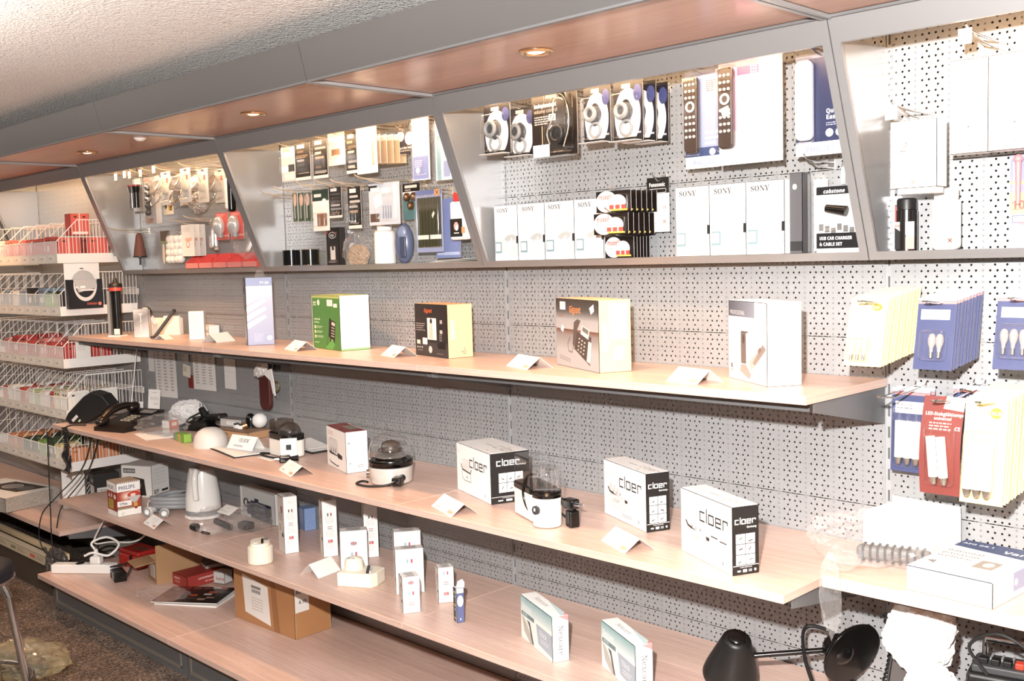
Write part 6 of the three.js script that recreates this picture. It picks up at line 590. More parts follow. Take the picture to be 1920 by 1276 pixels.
{ const o = thing('bulb_net', 'net bag of white bulbs hanging low in the torch display', 'bag', [-3.28, 1.545, .06]); const r = rng(9); for (let j = 0; j < 4; j++) for (let i = 0; i < 4; i++) part('bulb', new THREE.SphereGeometry(.018, 14, 10).translate(-.055 + i * .036 + .008 * r(), .03 + j * .03, .008 * r()), std(0xe9e6e0, .35), o); part('bag_film', crumple(.07, .07, .03, .2, 2, 91, 8).translate(0, .088, 0), M.film, o); }
for (const [k, dz] of [0, .025, .05].entries()) blister('fuse_card', ['front', 'middle', 'rear'][k] + ' white card with a red ring print in a row of three', 'card pack', -3.075 + k * .002, 1.585, .11 - dz, .11, .135, (c, W, H) => { B(c, -2, -2, W + 4, H + 4, '#efece7'); EL(c, W * .5, H * .62, W * .12, H * .1, null, '#c0503f', 6); B(c, W * .3, H * .42, W * .5, H * .1, '#e0b8a4'); lines(c, W * .15, H * .1, W * .6, 3, H * .05, '#d2cec8', 3); }, { group: 'fuse cards' });
blister('cable_card', 'green and black cable card hanging askew in the torch display', 'card pack', -2.86, 1.605, .1, .085, .12, (c, W, H) => { B(c, -2, -2, W + 4, H + 4, '#5f6f52'); B(c, W * .3, H * .55, W * .6, H * .3, '#2b211f'); B(c, W * .4, H * .6, W * .12, H * .2, '#d9d6d0'); B(c, W * .3, H * .9, W * .6, H * .08, '#e4e1dc'); EL(c, W * .4, H * .25, W * .25, H * .15, '#9fb07a'); }, { turn: -.3, shell: [0, .05, .07, .08, .02] });
{ const redBin = std(0xd8504a, .4), shape = [[0, 0], [.086, 0], [.086, .026], [.04, .06], [0, .062]]; for (let i = 0; i < 5; i++) { const o = thing('storage_bin', ['leftmost', 'second', 'middle', 'fourth', 'rightmost'][i] + ' red plastic storage bin in the row on the display ledge', 'bin', [-3.095 + i * .118, Yl, .002], 0, 'red storage bins'), w = .113; for (const q of [-1, 1]) part('side', ext(shape, .0025).rotateY(-PI / 2).translate(q * (w / 2 - .002) + .0012, 0, 0), redBin, o); part('floor', bx(w, .002, .086, 0, .0012, .043), redBin, o); part('back', bx(w, .062, .002, 0, .031, .001), redBin, o); part('front_lip', bx(w, .024, .002, 0, .012, .085), std(0xe08a82, .4), o); part('divider_web', bx(w - .006, .02, .002, 0, .03, .03), redBin, o); } }
solo('clear_bag', 'clear bag with a white disc lying on the red bins', 'bag', crumple(.075, .045, .03, .35, 2.2, 95, 12), M.film, [-2.64, Yl + .09, .075], .2);
solo('white_disc', 'white perforated disc inside the clear bag on the bins', 'disc', new THREE.CylinderGeometry(.034, .034, .012, 28).rotateX(1.2).rotateY(-.4), M.white, [-2.635, Yl + .095, .075], 0);
{ const o = thing('feather_duster', 'brown tassel brush hanging by the left divider', 'brush', [-3.66, 1.555, .05]); part('bristles', lathe([[.03, .04], [.026, .07], [.014, .14], [.006, .15], [0, .15]], 16), std(0x6a4238, .7), o); part('handle', cyl(.005, .005, .045, 0, 0, 0, 10), M.black, o); part('collar', cyl(.032, .032, .006, 0, .036, 0, 16), M.black, o); }
for (const [x, l] of [[-3.42, 'left spoon'], [-3.38, 'right spoon']]) { const o = thing('paint_brush', 'wooden ' + l + '-shaped brush hanging below the tool cards', 'brush', [x, 1.555, .05], 0, 'wooden brushes'); part('handle', new THREE.SphereGeometry(1, 14, 12).scale(.009, .05, .006).translate(0, .05, 0), std(0xd8c4a8, .5), o); part('ferrule', bx(.03, .014, .008, 0, .098, 0), std(0x8f9a6a, .4), o); part('bristles', bx(.032, .045, .01, 0, .128, 0), std(0x6b5a4c, .8), o); }
for (const [x, y, len] of [[-3.54, 1.965, .2], [-3.45, 1.97, .2], [-3.36, 1.96, .22], [-3.255, 1.96, .22], [-3.17, 1.97, .2], [-3.085, 1.95, .24], [-2.885, 1.95, .24], [-2.725, 1.95, .2], [-3.65, 1.72, .2], [-3.075, 1.735, .2], [-2.86, 1.735, .24]]) hook(x, y, len, hookWords('torch', x, y), M.hookTan, y > 1.9 && x < -3.1);
// right-hand bay
for (const [x, w, l, t] of [[.227, .078, 'white boxed radio switch hanging at the left', 'Funk-Abluft'], [.317, .1, 'white boxed radio switch cut by the picture edge', 'steuerung']]) { const m = cartonMesh(w, .19, .045, { base: '#f5f4f1', pz: (c, W, H) => { B(c, -2, -2, W + 4, H + 4, '#f7f6f3'); B(c, W * .05, H * .16, W * .85, 3, '#b9a890'); T(c, t, W * .2, H * .24, H * .045, '#cfa08a'); EL(c, W * .5, H * .72, 4, 3, '#555'); EL(c, W * .5, H * .92, 4, 3, '#777'); } }); const o = thing('switch_carton', l, 'box', [x, 1.727, .1], 0, 'radio switch cartons'); part('box', m.geo, m.mat, o); part('hang_strip', bx(w * .5, .02, .001, 0, .2, -.02), M.film, o); }
{ const m = cartonMesh(.1, .142, .05, { base: '#f4f2ef', pz: (c, W, H) => { B(c, -2, -2, W + 4, H + 4, '#f6f5f2'); T(c, '2', W * .2, H * .46, H * .2, '#77706c', { bold: false, style: 'italic' }); RR(c, W * .36, H * .7, W * .17, H * .06, 2, '#a9a6a2'); PG(c, [[W * .42, H * .9], [W * .56, H * .9], [W * .49, H * .97]], '#8d8985'); LN(c, [[W * .5, H * .78], [W * .47, H * .84], [W * .51, H * .84], [W * .48, H * .88]], '#6b6764', 2); } }); const o = thing('timer_carton', 'white carton with a handwritten 2 hanging by the divider', 'box', [.122, 1.663, .12]); part('box', m.geo, m.mat, o); part('lid_flap', bx(.098, .0008, .048, 0, .1425, 0), M.white, o); part('lower_card', bx(.08, .012, .04, .005, -.006, 0), M.white, o); }
for (const [x, y, l] of [[.1, 1.83, 'wire hook with a white price flag carrying the carton marked 2'], [.25, 1.96, 'wire hook with a white price flag carrying the radio switch cartons']]) hook(x, y, .2, l, M.hook, true);
{ const o = thing('spray_can', 'black and red spray can on the right display ledge', 'spray can', [.066, Yl, .05]); part('can_body', cyl(.0225, .0225, .09, 0, 0, 0, 32), std(0x1a1716, .25), o); const l = cardGeo(.0001 + .044, .06, .0005, (c, w, h) => { B(c, -2, -2, w + 4, h + 4, '#f2efec'); PG(c, [[0, h], [0, h * .2], [w * .6, h * .5], [w * .4, h]], '#1a1716'); B(c, w * .4, h * .55, w * .6, h * .45, '#e59a92'); B(c, 0, h * .1, w * .5, h * .1, '#e08078'); }); part('label', l.geo.translate(.004, .004, .0212), paper(l.sheet), o); part('spray_cap', lathe([[.021, .091], [.021, .112], [.018, .116], [0, .116]], 28), M.black, o); part('straw', rod(V(-.02, .004, .012), V(-.02, .1, .012), .0016), M.red, o); }
{ const o = thing('detergent_bottle', 'white plastic detergent bottle with a hazard label on the right display ledge', 'bottle', [.153, Yl, .05]); part('bottle_body', rbx(.058, .11, .034, .012, 0, .055, 0, 4), M.white, o); part('bottle_cap', rbx(.046, .026, .028, .006, 0, .12, 0), M.white, o); const l = cardGeo(.052, .06, .0005, (c, w, h) => { B(c, -2, -2, w + 4, h + 4, '#f5f4f2'); PG(c, [[0, h * .62], [w * .5, h * .55], [w * .5, h], [0, h]], '#e0a09a'); RR(c, w * .68, h * .66, w * .22, h * .2, 2, '#ecd6c2'); LN(c, [[w * .71, h * .69], [w * .87, h * .83]], '#6b3a2a', 4); LN(c, [[w * .87, h * .69], [w * .71, h * .83]], '#6b3a2a', 4); LN(c, [[0, h * .08], [w * .4, h * .08]], '#8a90a4', 3); }); part('label', l.geo.translate(0, .006, .0172), paper(l.sheet), o); }
{ const o = thing('glue_pack', 'blue and orange tall pack with a pink nozzle at the picture edge', 'package', [.31, Yl, .05]), g = cardGeo(.05, .19, .0015, (c, w, h) => { B(c, -2, -2, w + 4, h + 4, '#8f95c4'); B(c, 0, h * .28, w, h * .03, '#d9a87a'); B(c, 0, h * .4, w, h * .24, '#e0a98c'); T(c, '10', w * .05, h * .58, h * .13, '#c8645c'); lines(c, w * .05, h * .75, w * .5, 5, h * .035, '#dfe2f0', 3); EL(c, w * .6, h * .72, w * .3, h * .03, '#d98a8a'); RR(c, w * .1, h * .65, w * .6, h * .07, 2, '#c9cbd6', '#5a5a66', 2); }); part('card', g.geo, paper(g.sheet, .4), o); part('glue_tube', [cyl(.004, .006, .09, -.006, .09, .012, 12), new THREE.SphereGeometry(.009, 14, 10).translate(-.006, .182, .012)], std(0xe08a8a, .4), o); part('clear_shell', rbx(.036, .1, .02, .006, -.004, .13, .011), M.clear, o); }
// ---------- wire basket rack at the left ----------
const BX0 = -4.98, BX1 = -3.78, BZ = .39, basketY = [1.572, 1.328, 1.085, .845, .6], tier = ['top', 'second', 'third', 'fourth', 'lowest'];
const stuff = (o) => { o.userData.kind = 'stuff'; return o; };
const divs = [.17, .11, .12, .085, .1];
for (const [k, y] of basketY.entries()) {
  const o = thing('wire_basket', tier[k] + ' white wire basket of the rack at the left', 'basket', [BX1, y, 0], 0, 'white wire baskets'), w = BX1 - BX0, r = .0016;
  const strip = cardGeo(w, .044, .0015, (c, W, H) => { B(c, -2, -2, W + 4, H + 4, '#e6ded2'); const q = rng(k + 3); for (let i = 0; i < 11; i++) { const x = W * (.04 + .088 * i); RR(c, x, H * .2, W * .06, H * .55, 2, '#efe9df'); T(c, ['0.99', '1.45', '2.95', '4.50', '3.20'][Math.floor(q() * 5)], x + 4, H * .62, H * .34, '#8d857c'); } }, '#dcd6cc', '#e6e2da', 1100);
  part('front_rail', strip.geo.translate(-w / 2, 0, BZ), paper(strip.sheet, .5), o);
  part('side_rail', bx(.0015, .044, BZ - .02, 0, .022, BZ / 2 + .01), M.wire, o); part('side_rail', bx(.0015, .044, BZ - .02, -w, .022, BZ / 2 + .01), M.wire, o);
  const fw = []; for (let x = 0; x < w; x += .0125) fw.push(rod(V(-x, .044, BZ), V(-x, .1, BZ), r * .8, 5)); part('front_wires', fw, M.wire, o).userData.kind = 'stuff';
  part('front_top_wire', rod(V(0, .1, BZ), V(-w, .1, BZ), r * 1.4, 6), M.wire, o);
  const side = (x, n, nm) => { const g = [...poly([V(x, .1, BZ), V(x, .2, BZ - .1), V(x, .2, .02)], r * 1.4, 6), rod(V(x, .12, .02), V(x, .12, BZ - .02), r, 5)]; for (let i = 0; i <= n; i++) { const z = .02 + (BZ - .03) * i / n, top = z < BZ - .1 ? .2 : .1 + (BZ - z); g.push(rod(V(x, .03, z), V(x, top, z), r * .9, 5)); } return stuff(part(nm, g, M.wire, o)); };
  side(0, 22, 'side_wires'); side(-w, 8, 'side_wires');
  for (let x = divs[k]; x < w - .03; x += divs[k]) { const g = [...poly([V(-x, .06, BZ - .012), V(-x, .1, BZ - .012), V(-x, .195, BZ - .11), V(-x, .195, .03)], r * 1.25, 6)]; for (let i = 0; i < 6; i++) g.push(rod(V(-x, .02, .04 + i * .045), V(-x, .195, .04 + i * .045), r * .8, 5)); stuff(part('divider_wires', g, M.wire, o)); }
  const fl = []; for (let i = 0; i < 9; i++) fl.push(rod(V(0, .012, .03 + i * .044), V(-w, .012, .03 + i * .044), r, 5)); for (let x = 0; x <= w; x += .1) fl.push(rod(V(-x, .01, .02), V(-x, .01, BZ), r, 5)); stuff(part('floor_wires', fl, M.wire, o));
  part('rear_rail', bx(w, .03, .004, -w / 2, .1, .012), M.wire, o);
}
{ const pal = [[['red', '#cf5a4e'], ['pale pink', '#eccfc6'], ['salmon', '#dd8072']], [['blue-grey', '#7f8f9f'], ['orange', '#d99a5e'], ['green', '#86b048'], ['black', '#2c2826'], ['white', '#e9e4dc']], [['red', '#b8403a'], ['black', '#231f1e'], ['grey', '#8f8a86'], ['salmon', '#d8857a']], [['white', '#e6e3dc'], ['pale green', '#c3cf9a'], ['red', '#c0503f'], ['cream', '#ddd2b8']], [['green', '#7da04a'], ['cream', '#ddcf9e'], ['dark green', '#3d4d33'], ['orange', '#d0875a'], ['white', '#e6e0d4']]];
  const shared = new Map(); // one printed carton per colour and size
  const countWord = ['first', 'second', 'third', 'fourth', 'fifth', 'sixth', 'seventh', 'eighth', 'ninth', 'tenth', 'eleventh', 'twelfth', 'thirteenth', 'fourteenth'];
  basketY.forEach((y, k) => { const r = rng(k * 17 + 5); let n = 0;
    for (let cell = 0; n < 13 && BX1 - cell * divs[k] > BX0 + .4; cell++) { const room = divs[k] - .01, per = k === 0 ? 2 : 1; for (let j = 0; j < per; j++) { const [cw, hex] = pal[k][k === 0 && n < 3 ? 0 : Math.floor(r() * pal[k].length)], v = Math.floor(r() * 3), w = Math.min([.062, .07, .076][v], room / per - .004), h = (k === 0 ? [.1, .11, .105] : [.1, .115, .09])[v], x = BX1 - cell * divs[k] - .006 - j * room / per - (room / per - w) / 2, key = hex + v + k;
      if (!shared.has(key)) shared.set(key, cartonMesh(w, h, .1, { base: hex, pz: (c, W, H) => { B(c, -2, -2, W + 4, H + 4, hex); B(c, W * .08, H * .82, W * .84, H * .14, '#e6e2dc'); lines(c, W * .16, H * .86, W * .6, 1, H * .06, '#55504c', 3); B(c, W * .2, H * .12, W * .2, H * .07, '#2b2726'); B(c, W * .6, H * .12, W * .2, H * .07, '#2b2726'); if (v === 1) EL(c, W * .5, H * .5, W * .25, H * .14, '#f0e6da'); }, px: (c, W, H) => { B(c, -2, -2, W + 4, H + 4, hex); B(c, W * .08, H * .8, W * .5, H * .14, '#e6e2dc'); B(c, W * .46, 0, W * .04, H, '#f0e4da'); B(c, W * .2, H * .14, W * .16, H * .06, '#2b2726'); } }, .5, .001, 900));
      const m = shared.get(key); for (const [row, dz] of [['front', .325], ['rear', .19]]) { solo('small_carton_pack', countWord[n] + ' ' + cw + ' packet from the right, ' + row + ' row of the ' + tier[k] + ' wire basket', 'packet', m.geo, m.mat, [x - w / 2, y + .0142, dz + (r() - .5) * .02], (r() - .5) * .02, 'packets in the ' + tier[k] + ' wire basket'); if (k === 4 && row === 'rear') break; }
      n++; } } });
}
{ const m = cartonMesh(.062, .1, .09, { base: '#cf5a4e', px: (c, W, H) => { B(c, -2, -2, W + 4, H + 4, '#cf5a4e'); B(c, W * .46, 0, W * .05, H, '#e8d9d0'); B(c, W * .2, H * .1, W * .14, H * .08, '#2b2726'); B(c, W * .66, H * .1, W * .14, H * .08, '#2b2726'); B(c, W * .1, H * .84, W * .8, H * .12, '#e6e2dc'); } }); solo('small_carton_pack', 'red packet stacked on top of the others in the top wire basket', 'packet', m.geo, m.mat, [-3.825, 1.572 + .0152 + .1135, .27], 0, 'packets in the top wire basket'); }
// black hanging pack on the rack's side
{ const o = thing('bulb_display_pack', 'black hanging pack with a round silver lamp picture on the rack side', 'package', [-3.772, 1.36, .285], PI / 2), g = cardGeo(.165, .21, .002, (c, W, H) => { B(c, -2, -2, W + 4, H + 4, '#ecebe8'); PG(c, [[W * .42, H * .13], [W * .5, H * .1], [W * .58, H * .13]], '#3a3836'); });
  part('backing_card', g.geo, paper(g.sheet, .5), o); const p = cardGeo(.16, .135, .03, (c, W, H) => { B(c, -2, -2, W + 4, H + 4, '#14141a'); EL(c, W * .5, H * .2, W * .34, H * .55, '#d9d8d6'); EL(c, W * .5, H * .12, W * .3, H * .5, '#17171c'); PG(c, [[W * .15, 0], [W * .85, 0], [W * .8, H * .3], [W * .3, H * .45]], '#b9b8b8'); B(c, W * .2, H * .22, W * .3, H * .08, '#f1f0ee'); B(c, W * .35, H * .34, W * .45, H * .06, '#dcdad8'); T(c, '3,7 W', W * .2, H * .28, H * .07, '#3a3836'); T(c, 'OSRAM', W * .52, H * .88, H * .1, '#d9604a'); EL(c, W * .9, H * .85, W * .05, H * .06, '#e0806a'); }, '#101014', '#16161a'); part('sleeve', p.geo.translate(0, 0, .016), paper(p.sheet, .35), o); part('lamp_disc', new THREE.CylinderGeometry(.052, .052, .012, 36).rotateX(PI / 2).translate(0, .125, .012), std(0xd0cfcc, .25, .5), o); }
{ const g = cardGeo(.07, .08, .0008, (c, W, H) => { B(c, -2, -2, W + 4, H + 4, '#ece9e2'); lines(c, W * .15, H * .3, W * .6, 3, H * .1, '#d2cdc4', 3); }); solo('price_slip', 'white paper slip hanging on the side of the third wire basket', 'paper', g.geo, paper(g.sheet, .8), [-3.771, 1.128, .3], PI / 2); }
// shelves and goods below the rack
shelf(-5, .337, .47, 'low beech shelf board below the wire basket rack', .022); shelf(-6.25, .337, .47, 'low beech shelf board at the far left end', .022);
{ const o = thing('hob_carton', 'flat white topped carton with a speckled grey edge at the far left', 'box', [-4.62, .337, .4], .2), m = cartonMesh(.5, .075, .3, { base: '#b3aca2', py: (c, w, h) => { B(c, -2, -2, w + 4, h + 4, '#eceae6'); PG(c, [[w * .3, h * .1], [w * .9, h * .1], [w * .82, h * .62], [w * .2, h * .62]], '#3c3836'); EL(c, w * .5, h * .36, w * .12, h * .16, '#8d8a88', '#d9d6d2', 3); EL(c, w * .72, h * .34, w * .1, h * .14, '#6b6866'); }, pz: (c, w, h) => { const r = rng(6); B(c, -2, -2, w + 4, h + 4, '#a79f95'); for (let i = 0; i < 2600; i++) B(c, w * r(), h * r(), 2, 2, ['#c3bcb2', '#7d756c', '#8f877d'][i % 3]); }, px: (c, w, h) => { const r = rng(7); B(c, -2, -2, w + 4, h + 4, '#b1a99e'); for (let i = 0; i < 1600; i++) B(c, w * r(), h * r(), 2, 2, ['#cdc6bb', '#857d73', '#958d83'][i % 3]); } }, .6, .0015, 900); part('box', m.geo, m.mat, o); }
carton('upright_white_carton', 'tall plain white carton standing on the low shelf', 'box', [-4.19, .276], 30, .05, .11, .2, .337, { base: '#e9e6e1', px: (c, w, h) => { B(c, -2, -2, w + 4, h + 4, '#efece8'); LN(c, [[0, h * .33], [w, h * .34]], '#d5d1cb', 2); LN(c, [[0, h * .66], [w, h * .66]], '#d5d1cb', 2); } });
carton('kitchen_carton', 'black and white appliance carton with a dark header below the baskets', 'box', [-3.98, .2], 10, .1, .12, .19, .337, { base: '#e2dfdb', lid: '#4a443f', pz: (c, w, h) => { B(c, -2, -2, w + 4, h + 4, '#e4e1dd'); B(c, -2, -2, w + 4, h * .3, '#1c1918'); B(c, 0, 0, w * .18, h, '#3a2d26'); T(c, 'YKP', w * .4, h * .22, h * .12, '#e4e1dd'); B(c, w * .55, h * .5, w * .3, h * .4, '#4a4643'); } , px: (c, w, h) => { B(c, -2, -2, w + 4, h + 4, '#1d1a19'); B(c, w * .1, h * .35, w * .8, h * .6, '#d9d6d2'); lines(c, w * .15, h * .4, w * .5, 6, h * .06, '#77736f', 3); } });
{ const o = thing('dish_rack', 'white wire dish rack on the low shelf', 'rack', [-4.26, .337, .07], .05), g = []; for (let i = 0; i < 12; i++) g.push(...poly([V(-.14 + i * .025, .01, .08), V(-.14 + i * .025, .09, .03), V(-.14 + i * .025, .12, -.06)], .0022, 5)); stuff(part('rack_wires', g, M.wire, o)); part('frame', [rod(V(-.15, .01, .08), V(.15, .01, .08), .003), rod(V(-.15, .12, -.06), V(.15, .12, -.06), .003)], M.wire, o); part('plate', lathe([[0, 0], [.06, .002], [.09, .014], [.09, .017], [.058, .006], [0, .004]], 32).rotateX(1.2).translate(.02, .1, 0), std(0x2b2a2a, .3), o); }
solo('grey_sheet', 'pale grey board leaning under the lowest wire basket', 'board', bx(.3, .003, .2).rotateX(-.7).rotateZ(.1), std(0xb9b4ac, .6), [-4.66, .49, .17], .2);
{ const o = thing('fluorescent_tube_carton', 'long printed carton of fluorescent tubes lying under the low shelf', 'box', [-4.95, 0, .45], 0); const m = cartonMesh(2.1, .042, .042, { base: '#cdbfa6', pz: (c, w, h) => { B(c, -2, -2, w + 4, h + 4, '#cfc0a4'); for (let i = 0; i < 8; i++) { B(c, w * (.05 + .12 * i), h * .3, w * .03, h * .4, i % 2 ? '#d9695a' : '#8f866f'); lines(c, w * (.09 + .12 * i), h * .3, w * .05, 2, h * .25, '#8f866f', i + 2); } } }, .6, .001, 900); const b = part('box', m.geo, m.mat, o); b.position.y = .14; part('end_cap', cyl(.016, .016, .004, 0, 0, 0, 20).rotateZ(-PI / 2).translate(1.051, .161, 0), M.steelDark, o); part('carrier_batten', bx(2.2, .14, .03, -.02, .07, -.06), std(0x5a4a3a, .8), o); part('carrier_strip', bx(2.2, .03, .012, .02, .19, -.045), std(0xdcc4a0, .6), o); const f = bx(2.1, .139, .02, 0, .0695, 0); part('support_board', f, std(0x4a3d31, .8), o); }
// loose cables in the corner
for (const [i, pts] of [[[-3.74, S2 - .03, .5], [-3.75, .6, .5], [-3.76, .42, .5], [-3.765, .3, .5], [-3.74, .2, .5], [-3.68, .18, .47]], [[-3.7, S2 - .03, .3], [-3.72, .62, .36], [-3.74, .5, .48], [-3.82, .42, .515], [-3.86, .3, .52], [-3.8, .24, .515], [-3.7, .19, .45]], [[-3.66, S2 - .03, .28], [-3.71, .6, .34], [-3.735, .45, .46], [-3.74, .36, .485]]].entries()) solo('loose_cable', 'thin black cable hanging in the corner by the baskets, ' + ['outermost', 'looping', 'shortest'][i] + ' one', 'cable', tube(pts, .0028, 60, 6), M.rubber, [0, 0, 0], 0, 'loose black cables');
solo('white_cable', 'white cable running down from the third shelf corner', 'cable', tube([[-3.55, S3 - .03, .3], [-3.62, .36, .33], [-3.68, .27, .34], [-3.6, .28, .3], [-3.45, .3, .24], [-3.35, .38, .2]], .0042, 60, 8), M.white);
{ const o = thing('mesh_bag', 'dark translucent plastic bag hanging beside the base shelf corner', 'bag', [-3.83, .08, .46]); part('bag_film', crumple(.045, .075, .04, .3, 2.2, 97, 12).translate(0, .08, 0), phys({ color: 0x6a625c, roughness: .3, transmission: .5, thickness: 0, side: THREE.DoubleSide }), o); part('label', bx(.035, .03, .001, -.02, .16, .04), std(0x6b655f, .4), o); }
solo('thin_stand', 'thin white rod leaning between the wire baskets and papers', 'rod', rod(V(-3.7, S2 + .02, .12), V(-3.63, S1 - .03, .1), .003), M.white);
// ---------- bulb cards on the right-hand hooks ----------
const ordn = ['front', 'second', 'third', 'fourth', 'fifth', 'sixth', 'seventh', 'eighth', 'ninth', 'tenth', 'eleventh', 'twelfth', 'thirteenth', 'fourteenth', 'fifteenth'];
const yellowFace = (big) => (c, W, H) => { B(c, -2, -2, W + 4, H + 4, '#e3d49a'); const r = rng(3); for (let i = 0; i < 300; i++) B(c, W * r(), H * r(), 3, 2, '#efd98a'); B(c, W * .3, H * .1, W * .3, H * .1, '#f4edca'); for (let i = 0; i < 6; i++) B(c, W * (.36 + .04 * i), H * .1, 2, H * .07, '#8f8764'); EL(c, W * .72, H * .14, W * .13, H * .05, '#c98a3c'); T(c, 'ELB', W * .62, H * .16, H * .05, '#f4edca'); if (big) lines(c, W * .2, H * .32, W * .6, 3, H * .03, '#e4d49a', 4); };
const blueFace = (tall) => (c, W, H) => { B(c, -2, -2, W + 4, H + 4, '#454c70'); B(c, -2, -2, W + 4, H * .05, '#e6e2e2'); B(c, -2, H * .05, W + 4, H * .03, '#d98a86'); B(c, W * .1, H * .16, W * .75, H * .14, '#eceaea'); lines(c, W * .14, H * .19, W * .5, 2, H * .04, '#8d8a94', 3); for (let i = 0; i < 8; i++) B(c, W * (.68 + .02 * i), H * .18, 1.5, H * .09, '#77757d'); const r = rng(4); for (let i = 0; i < 120; i++) B(c, W * r(), H * (.32 + .66 * r()), 3, 1, '#565f86'); };
const bulbSmall = (o, x, y) => { const b = part('bulb', [lathe([[.0035, 0], [.004, .008], [.0075, .018], [.0085, .028], [.006, .037], [0, .04]], 14, x, y, .012)], phys({ color: 0xf4f2ee, roughness: .08, transmission: .8, thickness: 0 }), o); part('bulb_base', cyl(.0035, .004, .012, x, y - .011, .012, 12), std(0xa9a49c, .3, .8), b); };
const tubeLamp = (o, x, y, h) => { const b = part('tube_lamp', [cyl(.0095, .0095, h, x, y, .014, 16)], std(0xf5f3f0, .35), o); part('tube_cap', lathe([[.0035, -.016], [.006, -.012], [.0085, 0], [.0085, .002]], 14, x, y, .014), std(0xa59f96, .3, .8), b); part('tube_tip', lathe([[.009, 0], [.0085, .005], [.004, .016], [.003, .024]], 12, x, y + h, .014), M.clear, b); };
function stack(name, words, n, x, y0, w, h, z0, z1, tilt, face, fit, back) {
  const g = cardGeo(w, h, .0008, face, back, back);
  for (let k = 0; k < n; k++) { const o = thing(name, ordn[k] + ' ' + words, 'bulb card', [x + .001 * (k % 3), y0 + .0012 * k, z0 + (z1 - z0) * k / Math.max(1, n - 1)], 0, words); o.rotation.x = tilt; part('card', g.geo, paper(g.sheet, .45), o); if (k === 0) { fit(o); } else part('blister_ridge', bx(w * .5, .02, .004, 0, h * .18, .0026), M.clear, o); }
}
stack('bulb_card', 'yellow bulb card of the upper left stack', 15, .042, 1.287, .086, .15, .215, .06, -.26, yellowFace(false), (o) => { for (let i = 0; i < 3; i++) { bulbSmall(o, -.022 + i * .014, .022); } part('clear_shell', rbx(.05, .05, .02, .006, -.008, .035, .011), M.clear, o); }, '#efe3b0');
stack('bulb_card', 'blue bulb card of the upper middle stack', 13, .18, 1.284, .08, .15, .185, .045, -.2, blueFace(false), (o) => { for (let i = 0; i < 2; i++) bulbSmall(o, .0 + i * .016, .035); part('clear_shell', rbx(.055, .065, .024, .01, .002, .05, .013), M.clear, o); }, '#e2e4ee');
stack('bulb_card', 'blue bulb card of the upper right stack', 6, .347, 1.293, .092, .148, .185, .1, -.2, blueFace(false), (o) => { for (let i = 0; i < 3; i++) bulbSmall(o, -.024 + i * .018, .04); part('clear_shell', rbx(.06, .07, .024, .01, -.006, .055, .013), M.clear, o); }, '#e2e4ee');
stack('tube_card', 'blue tube lamp card of the lower left hook', 2, .078, 1.036, .087, .188, .062, .04, -.05, blueFace(true), (o) => { for (let i = 0; i < 3; i++) tubeLamp(o, -.019 + i * .0195, .034, .082); part('clear_shell', rbx(.066, .135, .026, .01, 0, .08, .014), M.clear, o); }, '#9aa0c4');
stack('tube_card', 'blue tube lamp card of the lower middle hook', 2, .208, 1.075, .08, .16, .05, .03, -.05, blueFace(true), (o) => { for (let i = 0; i < 2; i++) tubeLamp(o, .01 + i * .02, .03, .07); }, '#9aa0c4');
stack('tube_card', 'yellow tube lamp card of the lower right stack', 12, .292, 1.024, .084, .212, .215, .07, -.16, yellowFace(true), (o) => { for (let i = 0; i < 3; i++) tubeLamp(o, -.024 + i * .019, .028, .088); part('clear_shell', rbx(.066, .13, .024, .01, -.004, .08, .013), M.clear, o); }, '#efe3b0');
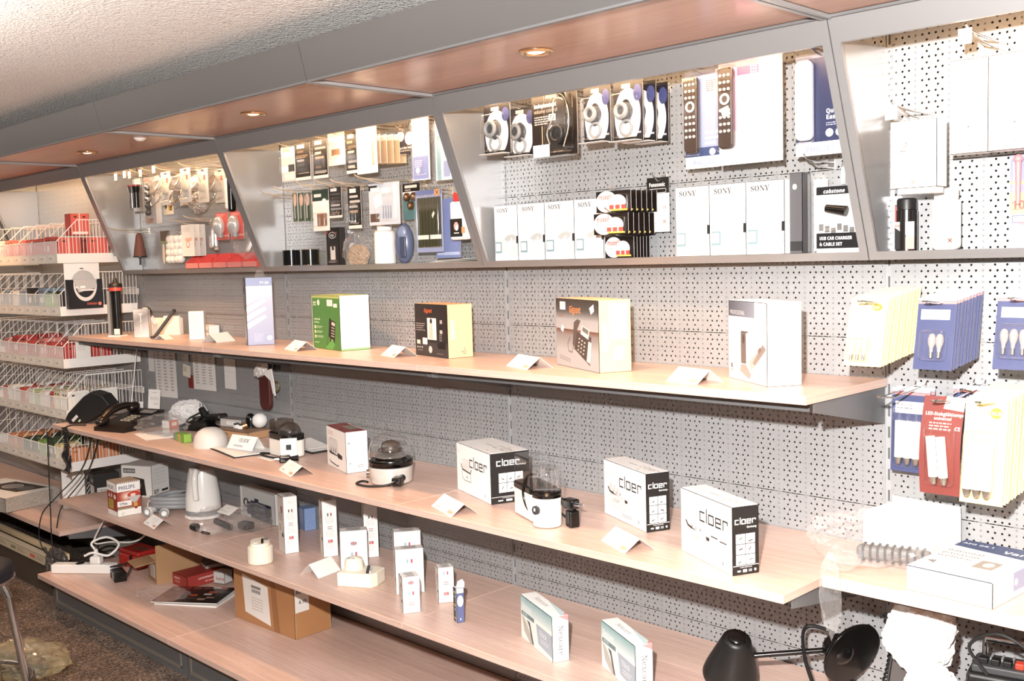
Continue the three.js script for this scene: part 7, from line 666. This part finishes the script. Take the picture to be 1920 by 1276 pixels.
// curved red card
{ const o = thing('red_tube_card', 'curved dark red card with two white tube lamps on the lower hooks', 'bulb card', [.187, 1.018, .145]), w = .086, h = .205, { sheet, rects: [r] } = printed([[w * PPM, h * PPM, (c, W, H) => { B(c, -2, -2, W + 4, H + 4, '#7e3f3a'); PG(c, [[W * .55, 0], [W, 0], [W, H * .14], [W * .5, H * .12]], '#e4d9d4'); T(c, 'LED-Stabglühlampe', W * .08, H * .19, H * .045, '#ecd9d4', { sx: .95 }); T(c, 'universal', W * .3, H * .235, H * .04, '#ecd9d4'); lines(c, W * .2, H * .26, W * .55, 3, H * .03, '#d9b8b2', 4); T(c, 'CE', W * .82, H * .33, H * .05, '#ecd9d4'); }]]), g = new THREE.PlaneGeometry(w, h, 4, 18), p = g.attributes.position, uv = g.attributes.uv;
  for (let i = 0; i < p.count; i++) { const t = p.getY(i) / h + .5; p.setZ(i, .016 * Math.sin(t * PI) - .02 * (t - .5) * 1.2 - .0); p.setY(i, p.getY(i) + h / 2); uv.setXY(i, r[0] + (r[2] - r[0]) * uv.getX(i), r[1] + (r[3] - r[1]) * uv.getY(i)); } g.computeVertexNormals(); part('card', g, paper(sheet, .4), o); const b2 = g.clone().translate(0, 0, -.0012); part('card_back', b2, std(0x8a4640, .6, 0, { side: THREE.DoubleSide }), o);
  for (let i = 0; i < 2; i++) { const t = part('tube_lamp', cyl(.0095, .0095, .085, 0, 0, 0, 16).rotateX(-.05).rotateZ(.1).translate(-.008 + i * .021, .04, .028), std(0xf5f3f0, .35), o); part('tube_cap', lathe([[.0035, -.016], [.006, -.012], [.0085, 0]], 14).rotateZ(.1).translate(-.008 + i * .021, .04, .028), std(0xa59f96, .3, .8), t); } part('clear_shell', rbx(.062, .125, .024, .01, .004, .085, .028), M.clear, o); }
for (const [x, y, len, l] of [[.05, 1.422, .24, 'upper yellow bulb cards'], [.18, 1.422, .22, 'upper blue bulb cards'], [.347, 1.43, .22, 'upper right blue cards'], [.078, 1.217, .21, 'lower blue tube card, sticking far out'], [.19, 1.216, .2, 'curved red card'], [.208, 1.23, .1, 'lower middle blue card'], [.295, 1.226, .24, 'lower yellow tube cards']]) { const o = thing('double_hook', 'double chrome wire hook carrying the ' + l, 'hook', [x, y, 0], 0, 'chrome hooks on the right'); for (const q of [-1, 1]) part('prong', poly([V(q * .012, .02, -.004), V(q * .012, .008, .004), V(q * .012, 0, len * .8), V(q * .004, .006, len)], .0022, 6), M.chrome, o); part('cross_wire', rod(V(-.012, .004, .004), V(.012, .004, .004), .0022), M.chrome, o); part('front_bar', rod(V(-.004, .006, len), V(.004, .006, len), .0022), M.chrome, o); }
renderer.render(scene, camera);
